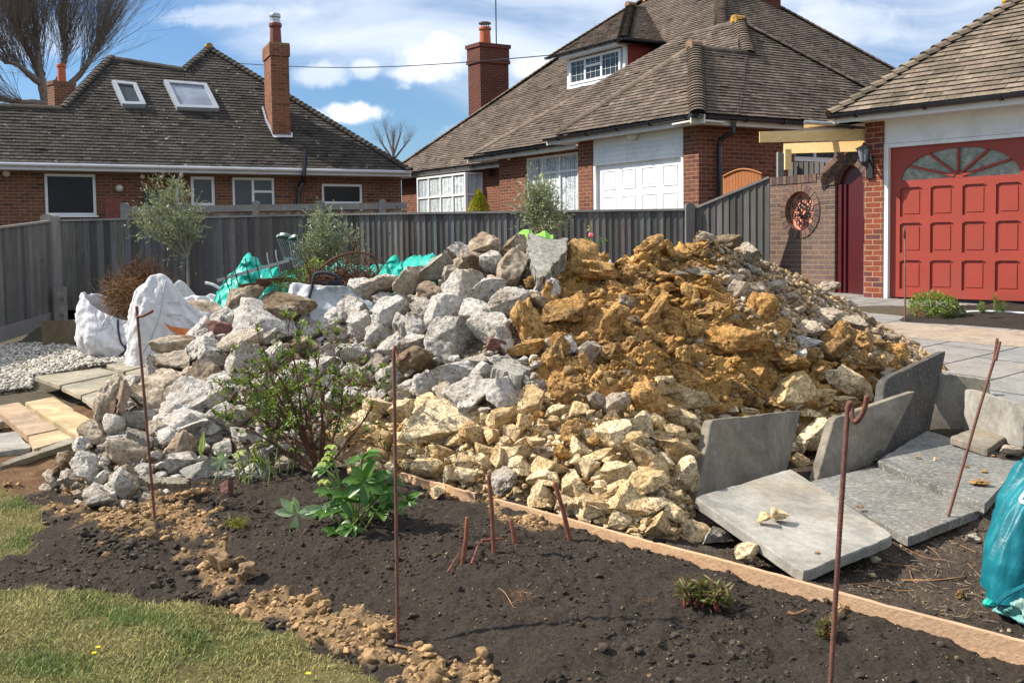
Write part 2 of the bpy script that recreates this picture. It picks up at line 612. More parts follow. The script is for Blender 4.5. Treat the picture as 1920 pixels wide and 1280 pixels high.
def mat_rock(name, a, b_, c_, pit=(0.16, 0.15, 0.14), pits=0.5, dirt=(0.22, 0.16, 0.10), dirt_amt=0.5, rough=0.92, bd=0.012, cracks=0.0):
 m, nt, b = newmat(name, rough, 0.15)
 oi = nd(nt, 'ObjectInfo')
 p = nd(nt, 'VectorMath', {0: pos(nt), 1: nd(nt, 'VectorMath', {0: oi.outputs['Location'], 1: (3.1, 2.7, 1.9)}, operation='MULTIPLY').outputs[0]}, operation='ADD').outputs[0]
 n = noise(nt, p, 5.0, 6, 0.6, 0.3)
 nf = noise(nt, p, 34, 6, 0.7)
 ng = noise(nt, p, 130, 4, 0.7)
 nl = noise(nt, p, 2.6, 5, 0.65, 0.6)
 c = mix(nt, ramp(nt, n, [(0.36, 0.0), (0.62, 1.0)]), a, b_)
 c = mix(nt, math_(nt, 'MULTIPLY', ramp(nt, oi.outputs['Random'], [(0.0, 0.0), (1.0, 1.0)]), 0.55), c, c_)
 sh = math_(nt, 'MULTIPLY', math_(nt, 'SUBTRACT', math_(nt, 'FRACT', math_(nt, 'MULTIPLY', oi.outputs['Random'], 7.13)), 0.5), 0.22)
 d = ramp(nt, math_(nt, 'ADD', nl, sh), [(0.55 - 0.1 * dirt_amt, 0.0), (0.66 - 0.1 * dirt_amt, 1.0)])
 c = mix(nt, math_(nt, 'MULTIPLY', d, min(1, dirt_amt + 0.3)), c, dirt)
 vo = nd(nt, 'TexVoronoi', {'Vector': p, 'Scale': 42.0, 'Randomness': 1.0}).outputs[0]
 pm = math_(nt, 'MULTIPLY', ramp(nt, vo, [(0.16, 1.0), (0.30, 0.0)]), ramp(nt, noise(nt, p, 13, 3), [(0.48, 0.0), (0.58, 1.0)]))
 c = mix(nt, math_(nt, 'MULTIPLY', pm, pits), c, pit)
 c = mix(nt, 0.9, c, ramp(nt, nf, [(0.30, 0.5), (0.62, 1.32)]), 'MULTIPLY')
 c = mix(nt, 0.6, c, ramp(nt, ng, [(0.3, 0.6), (0.7, 1.3)]), 'MULTIPLY')
 h = math_(nt, 'ADD', math_(nt, 'MULTIPLY', nf, 1.0), math_(nt, 'MULTIPLY', ng, 0.3))
 h = math_(nt, 'SUBTRACT', h, math_(nt, 'MULTIPLY', pm, 0.45))
 if cracks:
  vc = nd(nt, 'TexVoronoi', {'Vector': nd(nt, 'VectorMath', {0: p, 1: nd(nt, 'TexNoise', {'Vector': p, 'Scale': 9.0, 'Detail': 4.0}).outputs['Color']}, operation='ADD').outputs[0], 'Scale': 7.0, 'Randomness': 1.0}, feature='DISTANCE_TO_EDGE').outputs[0]
  k = ramp(nt, vc, [(0.0, 1.0), (0.035, 0.0)])
  c = mix(nt, math_(nt, 'MULTIPLY', k, cracks), c, tuple(x * 0.35 for x in dirt))
  h = math_(nt, 'SUBTRACT', h, math_(nt, 'MULTIPLY', k, 1.0))
 nt.links.new(c, b.inputs['Base Color'])
 nt.links.new(bump(nt, h, bd), b.inputs['Normal'])
 return m


CONC = mat_rock('white_concrete_rubble', (0.76, 0.71, 0.645), (0.55, 0.50, 0.44), (0.84, 0.80, 0.745), pits=0.75, dirt=(0.42, 0.32, 0.215), dirt_amt=0.36, bd=0.05)
CONCB = mat_rock('soiled_concrete_rubble', (0.46, 0.38, 0.29), (0.36, 0.29, 0.215), (0.45, 0.40, 0.33), dirt=(0.20, 0.145, 0.09), dirt_amt=0.7, bd=0.02)
CONCG = mat_rock('grey_concrete', (0.33, 0.31, 0.27), (0.25, 0.235, 0.20), (0.36, 0.35, 0.33), pits=0.35, dirt=(0.20, 0.17, 0.12), dirt_amt=0.5, bd=0.008)
LIME = mat_rock('yellow_limestone', (0.82, 0.635, 0.375), (0.71, 0.50, 0.245), (0.85, 0.73, 0.53), pit=(0.3, 0.2, 0.1), pits=0.25, dirt=(0.52, 0.34, 0.155), dirt_amt=0.45, bd=0.022, cracks=0.25)
CLAYM = mat_rock('ochre_clay', (0.57, 0.315, 0.105), (0.40, 0.20, 0.062), (0.62, 0.40, 0.17), pit=(0.15, 0.09, 0.04), pits=0.3, dirt=(0.28, 0.18, 0.09), dirt_amt=0.4, bd=0.022, cracks=0.45)
BRRED = mat_rock('red_brick_fragment', (0.20, 0.10, 0.085), (0.15, 0.08, 0.07), (0.24, 0.12, 0.10), pits=0.2, dirt=(0.28, 0.2, 0.15), dirt_amt=0.7, bd=0.015)
MORT = mat_rock('plaster_rubble', (0.48, 0.395, 0.30), (0.38, 0.30, 0.22), (0.52, 0.45, 0.37), dirt=(0.26, 0.19, 0.13), dirt_amt=0.5, bd=0.02)


def mat_slab(name, base, speck, sp_amt):
 m, nt, b = newmat(name, 0.85, 0.25)
 p = nd(nt, 'VectorMath', {0: pos(nt), 1: nd(nt, 'ObjectInfo').outputs['Location']}, operation='ADD').outputs[0]
 n = noise(nt, p, 3.0, 6, 0.62, 0.6)
 n2 = noise(nt, p, 26, 6, 0.65)
 n3 = noise(nt, p, 180, 3, 0.6)
 c = mix(nt, ramp(nt, n, [(0.32, 0.0), (0.68, 1.0)]), base, tuple(x * 0.48 for x in base))
 c = mix(nt, ramp(nt, noise(nt, p, 1.7, 5, 0.6), [(0.5, 0.0), (0.72, 0.55)]), c, (base[0] * 0.9, base[1] * 0.78, base[2] * 0.6))
 c = mix(nt, 0.7, c, ramp(nt, n2, [(0.3, 0.7), (0.7, 1.25)]), 'MULTIPLY')
 c = mix(nt, 0.5, c, ramp(nt, n3, [(0.3, 0.7), (0.7, 1.25)]), 'MULTIPLY')
 if sp_amt:
  mp = nd(nt, 'Mapping', {'Vector': p, 'Scale': (26, 52, 40), 'Rotation': (0, 0, 0.7)}).outputs[0]
  s = ramp(nt, noise(nt, mp, 1.3, 5, 0.7), [(0.60 - sp_amt, 0.0), (0.66 - sp_amt, 1.0)])
  c = mix(nt, math_(nt, 'MULTIPLY', s, 0.35), c, speck)
 nt.links.new(c, b.inputs['Base Color'])
 h = math_(nt, 'ADD', math_(nt, 'MULTIPLY', n2, 0.6), math_(nt, 'MULTIPLY', n3, 0.4))
 nt.links.new(bump(nt, h, 0.004), b.inputs['Normal'])
 return m


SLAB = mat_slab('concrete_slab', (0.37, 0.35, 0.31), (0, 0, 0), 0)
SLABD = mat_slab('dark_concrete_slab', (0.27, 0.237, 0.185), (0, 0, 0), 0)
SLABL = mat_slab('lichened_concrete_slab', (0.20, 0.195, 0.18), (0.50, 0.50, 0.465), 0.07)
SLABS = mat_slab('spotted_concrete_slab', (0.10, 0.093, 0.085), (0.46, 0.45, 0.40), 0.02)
SAND = mat_slab('sandstone_slab', (0.36, 0.325, 0.25), (0, 0, 0), 0)
SANDY = mat_slab('yellow_sandstone_slab', (0.60, 0.46, 0.28), (0, 0, 0), 0)
SANDP = mat_slab('pink_sandstone_slab', (0.44, 0.32, 0.22), (0, 0, 0), 0)
GBOARD = mat_slab('concrete_gravel_board', (0.25, 0.19, 0.115), (0.3, 0.28, 0.2), 0)


def mat_sheet(name, col, col2, rough=0.35, spec=0.5, trans=0.25, wf=26.0, bd=0.02):
 m, nt, b = newmat(name, rough, spec)
 p = pos(nt)
 n = noise(nt, p, 7, 5, 0.6, 0.8)
 c = mix(nt, ramp(nt, n, [(0.35, 0.0), (0.65, 1.0)]), col, col2)
 nt.links.new(c, b.inputs['Base Color'])
 h = noise(nt, nd(nt, 'Mapping', {'Vector': p, 'Scale': (1, 1, 0.35)}).outputs[0], wf, 5, 0.62, 1.2)
 nt.links.new(bump(nt, h, bd, 0.8), b.inputs['Normal'])
 out = nt.nodes['Material Output']
 tr = nd(nt, 'BsdfTranslucent', {'Color': c})
 mx = nd(nt, 'MixShader', {0: trans, 1: b.outputs[0], 2: tr.outputs[0]})
 nt.links.new(mx.outputs[0], out.inputs[0])
 return m


BAGW = mat_sheet('white_woven_bag', (0.74, 0.74, 0.76), (0.62, 0.62, 0.65), 0.65, 0.25, 0.12, 16.0, .022)
BAGG = mat_sheet('grey_white_woven_bag', (0.60, 0.61, 0.64), (0.45, 0.46, 0.50), 0.6, 0.3, 0.12, 9.0)
TEAL = mat_sheet('teal_plastic', (0.0, 0.42, 0.32), (0.02, 0.62, 0.50), 0.3, 0.5, 0.3, 16.0)
TEALD = mat_sheet('blue_teal_plastic', (0.004, 0.11, 0.145), (0.01, 0.19, 0.23), 0.42, 0.3, 0.12, 9.0, .012)
LIMEG = mat_sheet('lime_green_plastic', (0.22, 0.62, 0.05), (0.35, 0.75, 0.1), 0.35, 0.5, 0.3, 16.0)
STRAP = mat_plain('dark_strap', (0.045, 0.05, 0.075), 0.8, 0.2, 0.2)
ORANGE = mat_plain('orange_print', (0.66, 0.20, 0.07), 0.6, 0.3, 0.05)
PRINTG = mat_plain('faded_grey_print', (0.45, 0.47, 0.52), 0.6, 0.3, 0.1)
NAVY = mat_plain('navy_print', (0.03, 0.06, 0.09), 0.6, 0.3, 0.1)


def mat_leaf(name, c1, c2, rough=0.5, trans=0.3, vary=10.0, spec=0.35):
 m, nt, b = newmat(name, rough, spec)
 n = noise(nt, pos(nt), vary, 3, 0.6)
 c = mix(nt, ramp(nt, n, [(0.35, 0.0), (0.65, 1.0)]), c1, c2)
 nt.links.new(c, b.inputs['Base Color'])
 tr = nd(nt, 'BsdfTranslucent', {'Color': mix(nt, 1.0, c, (1.3, 1.5, 0.7), 'MULTIPLY')})
 mx = nd(nt, 'MixShader', {0: trans, 1: b.outputs[0], 2: tr.outputs[0]})
 nt.links.new(mx.outputs[0], nt.nodes['Material Output'].inputs[0])
 return m


LOLIVE = mat_leaf('olive_leaf', (0.15, 0.18, 0.09), (0.33, 0.36, 0.23), 0.5, 0.2, 40)
LAZA = mat_leaf('young_shrub_leaf', (0.10, 0.15, 0.02), (0.20, 0.26, 0.045), 0.45, 0.3, 30)
LAZAD = mat_leaf('dark_shrub_leaf', (0.035, 0.065, 0.018), (0.08, 0.12, 0.03), 0.45, 0.25, 30)
LHEL = mat_leaf('hellebore_leaf', (0.03, 0.09, 0.012), (0.095, 0.20, 0.03), 0.4, 0.22, 14, 0.4)
LHELP = mat_leaf('pale_hellebore_leaf', (0.20, 0.30, 0.14), (0.36, 0.46, 0.28), 0.25, 0.3, 14, 0.6)
LFLOW = mat_leaf('green_flower', (0.28, 0.36, 0.08), (0.42, 0.48, 0.16), 0.5, 0.35, 20)
LYEL = mat_leaf('yellow_conifer', (0.42, 0.30, 0.01), (0.20, 0.24, 0.02), 0.6, 0.3, 9)
LBED = mat_leaf('bed_plant_leaf', (0.09, 0.18, 0.03), (0.26, 0.26, 0.07), 0.5, 0.3, 12)
LPEO = mat_leaf('peony_leaf', (0.075, 0.13, 0.025), (0.17, 0.085, 0.045), 0.5, 0.25, 45)
LDEAD = mat_leaf('dead_leaf', (0.20, 0.10, 0.05), (0.30, 0.19, 0.11), 0.8, 0.15, 20)
PEOSTEM = mat_plain('red_shoot', (0.22, 0.055, 0.04), 0.45, 0.4, 0.35, 20)
CANE = mat_plain('red_brown_cane', (0.17, 0.062, 0.038), 0.6, 0.3, 0.4, 30)
STEMG = mat_plain('green_stem', (0.16, 0.22, 0.06), 0.6, 0.3, 0.3, 20)
FLOWERP = mat_plain('pink_petal', (0.65, 0.16, 0.22), 0.6, 0.3, 0.2, 30)
FLOWERY = mat_plain('yellow_petal', (0.85, 0.62, 0.02), 0.6, 0.3, 0.1, 30)

# grass blades: colour comes from the blade's own vertex colour
GRASS, _nt, _b = newmat('grass_blades', 0.6, 0.25)
_a = nd(_nt, 'VertexColor', layer_name='col').outputs[0]
_nt.links.new(_a, _b.inputs['Base Color'])
_tr = nd(_nt, 'BsdfTranslucent', {'Color': _a})
_mx = nd(_nt, 'MixShader', {0: 0.25, 1: _b.outputs[0], 2: _tr.outputs[0]})
_nt.links.new(_mx.outputs[0], _nt.nodes['Material Output'].inputs[0])


def mat_vc(name, rough=0.95, fine=60.0, bd=0.006, spec=0.15, lo=0.55, hi=1.35):
 """soil-like material coloured by the mesh's own 'col' attribute"""
 m, nt, b = newmat(name, rough, spec)
 a = nd(nt, 'VertexColor', layer_name='col').outputs[0]
 p = pos(nt)
 n = noise(nt, p, fine, 7, 0.7)
 n2 = noise(nt, p, fine * 4, 3, 0.7)
 n3 = noise(nt, p, fine * 0.12, 5, 0.6)
 c = mix(nt, 0.9, a, ramp(nt, n, [(0.28, lo), (0.72, hi)]), 'MULTIPLY')
 c = mix(nt, 0.5, c, ramp(nt, n2, [(0.3, 0.5), (0.7, 1.4)]), 'MULTIPLY')
 c = mix(nt, 0.6, c, ramp(nt, n3, [(0.3, 0.75), (0.7, 1.25)]), 'MULTIPLY')
 nt.links.new(c, b.inputs['Base Color'])
 h = math_(nt, 'ADD', n, math_(nt, 'MULTIPLY', n2, 0.35))
 nt.links.new(bump(nt, h, bd), b.inputs['Normal'])
 return m


SOIL = mat_vc('soil', 0.95, 70, 0.018, lo=.35, hi=1.6)
HEAPM = mat_vc('heap_earth', 0.95, 30, 0.02)
CLODM = mat_vc('clods', 0.95, 50, 0.008, lo=.5, hi=1.4)
PEBM = mat_vc('pebbles', 0.8, 25, 0.003, 0.3, 0.8, 1.15)

PAVE, _nt, _b = newmat('drive_paving', 0.85, 0.3)
_p = pos(_nt)
_mp = nd(_nt, 'Mapping', {'Vector': _p, 'Rotation': (0, 0, math.radians(-38))}).outputs[0]
_br = nd(_nt, 'TexBrick', {'Vector': _mp, 'Color1': (0.20, 0.20, 0.195), 'Color2': (0.235, 0.215, 0.195), 'Mortar': (0.045, 0.04, 0.036), 'Scale': 1.0,
                           'Mortar Size': 0.012, 'Brick Width': 0.9, 'Row Height': 0.6})
_n = noise(_nt, _p, 5, 7, 0.65)
_n2 = noise(_nt, _p, 45, 5, 0.7)
_c = mix(_nt, 0.6, _br.outputs[0], ramp(_nt, _n, [(0.3, 0.7), (0.7, 1.35)]), 'MULTIPLY')
_c = mix(_nt, 0.6, _c, ramp(_nt, _n2, [(0.3, 0.7), (0.7, 1.3)]), 'MULTIPLY')
_s = ramp(_nt, noise(_nt, nd(_nt, 'Mapping', {'Vector': _p, 'Scale': (7, 16, 7)}).outputs[0], 1.5, 4, 0.6), [(0.62, 0.0), (0.68, 1.0)])
_c = mix(_nt, math_(_nt, 'MULTIPLY', _s, 0.6), _c, (0.5, 0.49, 0.46))
_nt.links.new(_c, _b.inputs['Base Color'])
_h = math_(_nt, 'ADD', math_(_nt, 'MULTIPLY', _br.outputs['Fac'], -1.5), math_(_nt, 'ADD', _n2, _n))
_nt.links.new(bump(_nt, _h, 0.006), _b.inputs['Normal'])
# ------------------------------------------------------------ terrain
_ctl = []
for px, py, z in [(-600, 1280, 0), (0, 1280, 0), (500, 1280, 0.0), (900, 1280, .05), (1200, 1280, .08), (1500, 1280, .10), (1700, 1280, .09), (1920, 1280, .07), (2300, 1280, .05),
                  (0, 1100, 0), (300, 1130, 0), (500, 1180, .01), (650, 1240, .02), (0, 1000, .0), (0, 925, .0), (80, 960, .02), (160, 950, .03), (280, 980, .07), (350, 1080, .04),
                  (450, 1060, .10), (480, 960, .15), (560, 1010, .17), (650, 1000, .22), (720, 960, .24), (700, 1100, .12), (850, 1000, .24), (800, 1200, .05),
                  (900, 1100, .19), (1000, 1060, .22), (1050, 1200, .13), (1150, 1100, .20), (1250, 1080, .19), (1300, 1200, .14), (1450, 1150, .15), (1600, 1200, .13),
                  (752, 905, .235), (900, 945, .215), (1080, 995, .195), (1300, 1055, .17), (1500, 1115, .15), (1700, 1170, .13), (1920, 1225, .10),
                  (1500, 1070, .07), (1700, 1100, .06), (1900, 1170, .06), (1650, 1030, .08), (1800, 980, .10), (1920, 900, .14), (1500, 950, .12), (1700, 900, .15), (1850, 850, .2), (1742, 815, .2), (1806, 808, .21), (1900, 845, .22),
                  (1300, 1000, .12), (600, 880, .24), (450, 880, .18),
                  (0, 880, .03), (0, 840, .02), (100, 850, .03), (0, 780, .0), (150, 800, .02), (60, 745, .03), (0, 720, .12), (130, 730, .12), (230, 740, .14), (200, 680, .2), (130, 715, .2), (180, 742, .2), (215, 760, .19), (240, 750, .2), (20, 800, .0), (80, 785, .0), (110, 812, .01), (60, 765, .0), (130, 835, .02), (50, 830, .01), (150, 815, .01), (20, 770, .0), (90, 755, .01), (0, 810, 0), (0, 690, .14), (60, 652, .16), (300, 690, .2)]:
 g = G(px, py, z)
 _ctl.append((g.x, g.y, z))
for px, d, z in [(-30, 14.2, .16), (100, 16, .42), (350, 16.8, .4), (600, 17.4, .38), (900, 17, .38), (1290, 15.6, .45), (1443, 15.0, .7), (400, 12.5, .32), (700, 12, .35), (1000, 11, .4), (1200, 11, .5),
                 (1760, 7.0, .2), (1850, 6.7, .2), (1920, 6.0, .2), (1700, 6.6, .18), (1450, 10, .58), (1600, 10, .58), (1750, 9, .5), (1900, 8, .44), (1700, 13, .7), (1900, 12, .68), (2400, 10, .55), (600, 9.5, .25), (1000, 9, .35), (1300, 9, .5), (1620, 13.5, .74),
                 (1400, 19, .9), (900, 22, .8), (300, 23, .7), (-100, 22, .7), (1800, 22, .8), (200, 60, .9), (1700, 60, .9), (-2500, 20, .3), (4000, 14, .6)]:
 g = P(px, 600, d)
 _ctl.append((g.x, g.y, z))
for x, y, z in [(-3, 0, 0), (0, 0, 0), (3, 0, 0), (0, -10, 0), (-12, 0, 0), (12, 0, .1), (7, 3, .05), (-8, 5, 0), (-6, 8, .05), (8, 7, .42), (3.2, 6.0, .3)]:
 _ctl.append((x, y, z))
_ctl = np.array(_ctl)


def H0(x, y):
 x = np.asarray(x, dtype=float)
 y = np.asarray(y, dtype=float)
 num = np.zeros_like(x)
 den = np.zeros_like(x)
 for cx, cy, cz in _ctl:
  s2 = (0.05 * max(abs(cy), 3)) ** 2
  d2 = (x - cx) ** 2 + (y - cy) ** 2 + s2
  w = (s2 / d2) ** 2 / s2
  num += w * cz
  den += w
 return num / den


def inpoly(px, py, poly):
 r = np.zeros(px.shape, dtype=bool)
 n = len(poly)
 for i in range(n):
  x1, y1 = poly[i]
  x2, y2 = poly[(i + 1) % n]
  c = ((y1 > py) != (y2 > py)) & (px < (x2 - x1) * (py - y1) / (y2 - y1 + 1e-9) + x1)
  r ^= c
 return r


def band(px, py, pts, w):
 """soft distance band around a polyline given in photo coordinates"""
 best = np.full(px.shape, 1e9)
 for (x1, y1), (x2, y2) in zip(pts[:-1], pts[1:]):
  dx, dy = x2 - x1, y2 - y1
  t = np.clip(((px - x1) * dx + (py - y1) * dy) / (dx * dx + dy * dy), 0, 1)
  d = np.hypot(px - x1 - t * dx, (py - y1 - t * dy) * 1.6)
  best = np.minimum(best, d)
 return np.exp(-(best / w) ** 2)


LAWN = [(-2500, 860), (-900, 885), (0, 918), (40, 925), (85, 948), (78, 1000), (45, 1040), (-250, 1062), (-250, 1082), (60, 1096), (120, 1110), (220, 1118), (330, 1122), (400, 1140), (470, 1165), (560, 1200),
  (640, 1240), (730, 1290), (1000, 1600), (1400, 4000), (-2500, 4000)]


def masks(x, y, z):
 px, py = proj(np.stack([x, y, z], -1))
 near = y > 1.2
 wx = fbm(x * 5, y * 5, 4, 5, .6) * 34
 wy = fbm(x * 5, y * 5, 4, 9, .6) * 20
 lawn = inpoly(px + wx, py + wy, LAWN) | (~near)
 nz = fbm(x * 9, y * 9, 5, 21)
 nz2 = fbm(x * 2.5, y * 2.5, 4, 33)
 px0, py0 = px, py
 px, py = px + fbm(x * 3.2, y * 3.2, 3, 71) * 60, py + fbm(x * 3.2, y * 3.2, 3, 73) * 34
 tan = np.maximum.reduce([
  band(px, py, [(215, 985), (300, 962), (370, 965)], 48) * 1.1, band(px, py, [(395, 1040), (430, 1110), (520, 1130)], 44),
  band(px, py, [(480, 1130), (600, 1160), (690, 1200)], 52), band(px, py, [(640, 1190), (760, 1262), (900, 1275)], 50),
  band(px, py, [(0, 888), (120, 880), (150, 925)], 30) * .7, band(px, py, [(900, 950), (1010, 985), (1110, 995)], 17),
  band(px, py, [(1340, 1062), (1420, 1080)], 10), band(px, py, [(1570, 1125), (1640, 1140)], 14) * .8, band(px, py, [(800, 905), (880, 930)], 16),
  band(px, py, [(-40, 760), (110, 735), (190, 795)], 22) * .9, band(px, py, [(150, 930), (260, 945), (60, 970)], 26) * .75])
 px, py = px0, py0
 tan = (tan > .05) * np.clip((tan + nz * 1.15 + nz2 * .3 - 0.5) * 4, 0, 1) * (~lawn)
 return px, py, lawn, tan


def grid_axis(segs):
 out = [segs[0][0]]
 for a, b, st in segs:
  n = max(1, int(round((b - a) / st)))
  out.extend(list(np.linspace(a, b, n + 1)[1:]))
 return np.array(out)


def soil_h(x, y, lawn, tan, amp=1.0):
 h = fbm(x * 1.7, y * 1.7, 3, 1) * 0.03 + fbm(x * 7, y * 7, 4, 2) * 0.020 + fbm(x * 26, y * 26, 4, 3, 0.6) * 0.012
 h += np.maximum(0, fbm(x * 16, y * 16, 3, 4, ridged=True) - 0.2) * 0.014 + fbm(x * 62, y * 62, 3, 31, .7) * .0045
 h += tan * (0.012 + fbm(x * 20, y * 20, 3, 14) * 0.014)
 hl = fbm(x * 2, y * 2, 3, 6) * 0.012 + fbm(x * 30, y * 30, 3, 7) * 0.003
 return np.where(lawn, hl, h * amp)


def make_ground():
 gx = grid_axis([(-400, -60, 40), (-60, -14, 3), (-14, -4, .2), (-4, -2.4, .05), (-2.4, 2.6, .011), (2.6, 4.5, .04), (4.5, 14, .25), (14, 60, 3), (60, 400, 40)])
 gy = grid_axis([(-200, -20, 30), (-20, 1.5, 1.5), (1.5, 2.7, .05), (2.7, 5.9, .011), (5.9, 8, .04), (8, 26, .25), (26, 60, 3), (60, 900, 60)])
 nx, ny = len(gx), len(gy)
 X, Y = np.meshgrid(gx, gy)
 Z = H0(X, Y)
 far = np.clip((Y - 30) / 30, 0, 1)
 px, py, lawn, tan = masks(X, Y, Z)
 soft = np.clip((9 - Y) / 3, 0.25, 1) * np.clip((9 - np.abs(X)) / 4, .1, 1)
 Z2 = Z + soil_h(X, Y, lawn, tan) * soft * (1 - far)
 # keep the ground under the drive, the white pebbles and the paving
 dark = np.array([.062, .049, .039])
 yard = np.array([.105, .080, .062])
 tanc = np.array([.36, .235, .125])
 clay = np.array([.22, .13, .07])
 col = np.zeros(X.shape + (3,)) + dark
 m = inpoly(px, py, [(1240, 1020), (1925, 1215), (2600, 1400), (2600, 700), (1500, 700)])
 ym = m * np.clip(0.8 + fbm(X * 3, Y * 3, 4, 41), 0, 1)
 col = col * (1 - ym[..., None]) + yard * ym[..., None]
 n = fbm(X * 12, Y * 12, 4, 50)[..., None]
 tc = tanc * (0.9 + 0.45 * n)
 col = col * (1 - tan[..., None]) + tc * tan[..., None]
 lft = inpoly(px, py, [(-500, 640), (230, 640), (230, 760), (160, 900), (60, 930), (-500, 925)])
 col = np.where(lft[..., None] & ~lawn[..., None], clay * (0.85 + .6 * n), col)
 ln = fbm(X * 3, Y * 3, 4, 61)[..., None]
 lc = np.array([.17, .145, .06]) * (1 + .4 * n) * (1 - np.clip(ln * 2, 0, 1)) + np.array([.075, .10, .025]) * np.clip(ln * 2, 0, 1)
 col = np.where(lawn[..., None], lc, col)
 back = (Y > 9)[..., None]
 col = np.where(back, np.array([.12, .10, .07]), col)
 v = np.stack([X, Y, Z2], -1).reshape(-1, 3)
 i = np.arange(nx * ny).reshape(ny, nx)
 f = np.stack([i[:-1, :-1], i[:-1, 1:], i[1:, 1:], i[1:, :-1]], -1).reshape(-1, 4)
 me = np_mesh('ground', v, f, True, col.reshape(-1, 3))
 o = link_mesh('ground', me, SOIL, origin=(0, 0, 0))
 tag(o, 'dark garden soil, trampled earth and the ground around the houses', 'ground', kind='structure')
 return o


def Hs(x, y):
 """height incl. small relief for a single point"""
 xa, ya = np.array([x]), np.array([y])
 z = H0(xa, ya)
 _, _, lawn, tan = masks(xa, ya, z)
 soft = np.clip((9 - ya) / 3, 0.25, 1) * np.clip((9 - np.abs(xa)) / 4, .1, 1)
 return float((z + soil_h(xa, ya, lawn, tan) * soft)[0])


def on_ground(px, py):
 z = 0.1
 for _ in range(6):
  g = G(px, py, z)
  z = Hs(g.x, g.y)
 return Vector((g.x, g.y, z))


# ------------------------------------------------------------ icosphere templates
def ico(sub):
 t = (1 + 5 ** .5) / 2
 v = [(-1, t, 0), (1, t, 0), (-1, -t, 0), (1, -t, 0), (0, -1, t), (0, 1, t), (0, -1, -t), (0, 1, -t), (t, 0, -1), (t, 0, 1), (-t, 0, -1), (-t, 0, 1)]
 f = [(0, 11, 5), (0, 5, 1), (0, 1, 7), (0, 7, 10), (0, 10, 11), (1, 5, 9), (5, 11, 4), (11, 10, 2), (10, 7, 6), (7, 1, 8), (3, 9, 4), (3, 4, 2), (3, 2, 6), (3, 6, 8), (3, 8, 9), (4, 9, 5), (2, 4, 11), (6, 2, 10), (8, 6, 7), (9, 8, 1)]
 v = [np.array(a) / np.linalg.norm(a) for a in v]
 for _ in range(sub):
  cache = {}
  nf = []

  def mid(a, b):
   k = (min(a, b), max(a, b))
   if k not in cache:
    m = v[a] + v[b]
    v.append(m / np.linalg.norm(m))
    cache[k] = len(v) - 1
   return cache[k]
  for a, b, c in f:
   ab, bc, ca = mid(a, b), mid(b, c), mid(c, a)
   nf += [(a, ab, ca), (b, bc, ab), (c, ca, bc), (ab, bc, ca)]
  f = nf
 return np.array(v), np.array(f)


ICO = {k: ico(k) for k in (0, 1, 2, 3, 4, 5)}


def n3(p, scale, seed, oct=3, gain=0.5):
 q = p * scale
 return (fbm(q[:, 0] + 3.1 * seed, q[:, 1] + q[:, 2] * .7, oct, seed, gain) + fbm(q[:, 1] - 1.7 * seed, q[:, 2] + q[:, 0] * .6, oct, seed + 5, gain)
   + fbm(q[:, 2] + .9 * seed, q[:, 0] - q[:, 1] * .5, oct, seed + 9, gain)) / 1.7


def rock_shape(sub, seed, cuts=9, depth=0.25, nz=0.10, fine=0.03, flat=1.0, pock=0.0):
 rs = np.random.RandomState(seed)
 v, f = ICO[sub]
 v = v.copy()
 for _ in range(cuts):
  n = rs.normal(size=3)
  n /= np.linalg.norm(n)
  d = 1 - depth * (0.5 + rs.rand() * 1.1)
  k = v @ n - d
  v = v - np.where(k > 0, k, 0)[:, None] * n
 r = v / np.linalg.norm(v, axis=1)[:, None]
 v = v + r * (n3(v, 1.3, seed, 3) * nz)[:, None] + r * (n3(v, 2.9, seed + 2, 3) * nz * .55)[:, None] + r * (n3(v, 6.5, seed + 3, 4, .65) * fine)[:, None]
 if pock:
  v = v - r * (np.maximum(0, n3(v, 4.0, seed + 7, 2) - .15) * pock)[:, None]
 v[:, 2] *= flat
 lo, hi = v.min(0), v.max(0)
 return (v - (lo + hi) / 2) / (hi - lo), f


def scatter(name, templates, pts, sizes, mat, rs, cols=None, squash=(0.6, 1.0), norms=None, label=None, cat=None, smooth=False, sink=0.25, flat=0.75):
 V, Fc, C = [], [], []
 b = 0
 n = len(pts)
 ti = rs.randint(0, len(templates), n)
 for t, (tv, tf) in enumerate(templates):
  idx = np.nonzero(ti == t)[0]
  if len(idx) == 0:
   continue
  m = len(idx)
  a = rs.rand(m) * 6.283
  tl = rs.normal(size=m) * .5
  ca, sa = np.cos(a), np.sin(a)
  ct, st = np.cos(tl), np.sin(tl)
  q = tv[None] * np.stack([np.ones(m), squash[0] + rs.rand(m) * (squash[1] - squash[0]), flat * (squash[0] + rs.rand(m) * (squash[1] - squash[0]))], 1)[:, None, :]
  x = q[..., 0]
  y = q[..., 1] * ct[:, None] - q[..., 2] * st[:, None]
  z = q[..., 1] * st[:, None] + q[..., 2] * ct[:, None]
  x, y = x * ca[:, None] - y * sa[:, None], x * sa[:, None] + y * ca[:, None]
  q = np.stack([x, y, z], -1) * sizes[idx][:, None, None]
  o = pts[idx].copy()
  if norms is None:
   o[:, 2] += sizes[idx] * (.35 - sink)
  else:
   o += norms[idx] * (sizes[idx] * (.4 - sink))[:, None]
  q = q + o[:, None, :]
  V.append(q.reshape(-1, 3))
  k = len(tv)
  Fc.append((tf[None] + (b + np.arange(m) * k)[:, None, None]).reshape(-1, 3))
  if cols is not None:
   C.append(np.repeat(cols[idx], k, axis=0))
  b += m * k
 me = np_mesh(name, np.concatenate(V), np.concatenate(Fc), smooth, np.concatenate(C) if cols is not None else None)
 org = pts.mean(0)
 o = link_mesh(name, me, mat, origin=tuple(org))
 return tag(o, label, cat, kind='stuff')


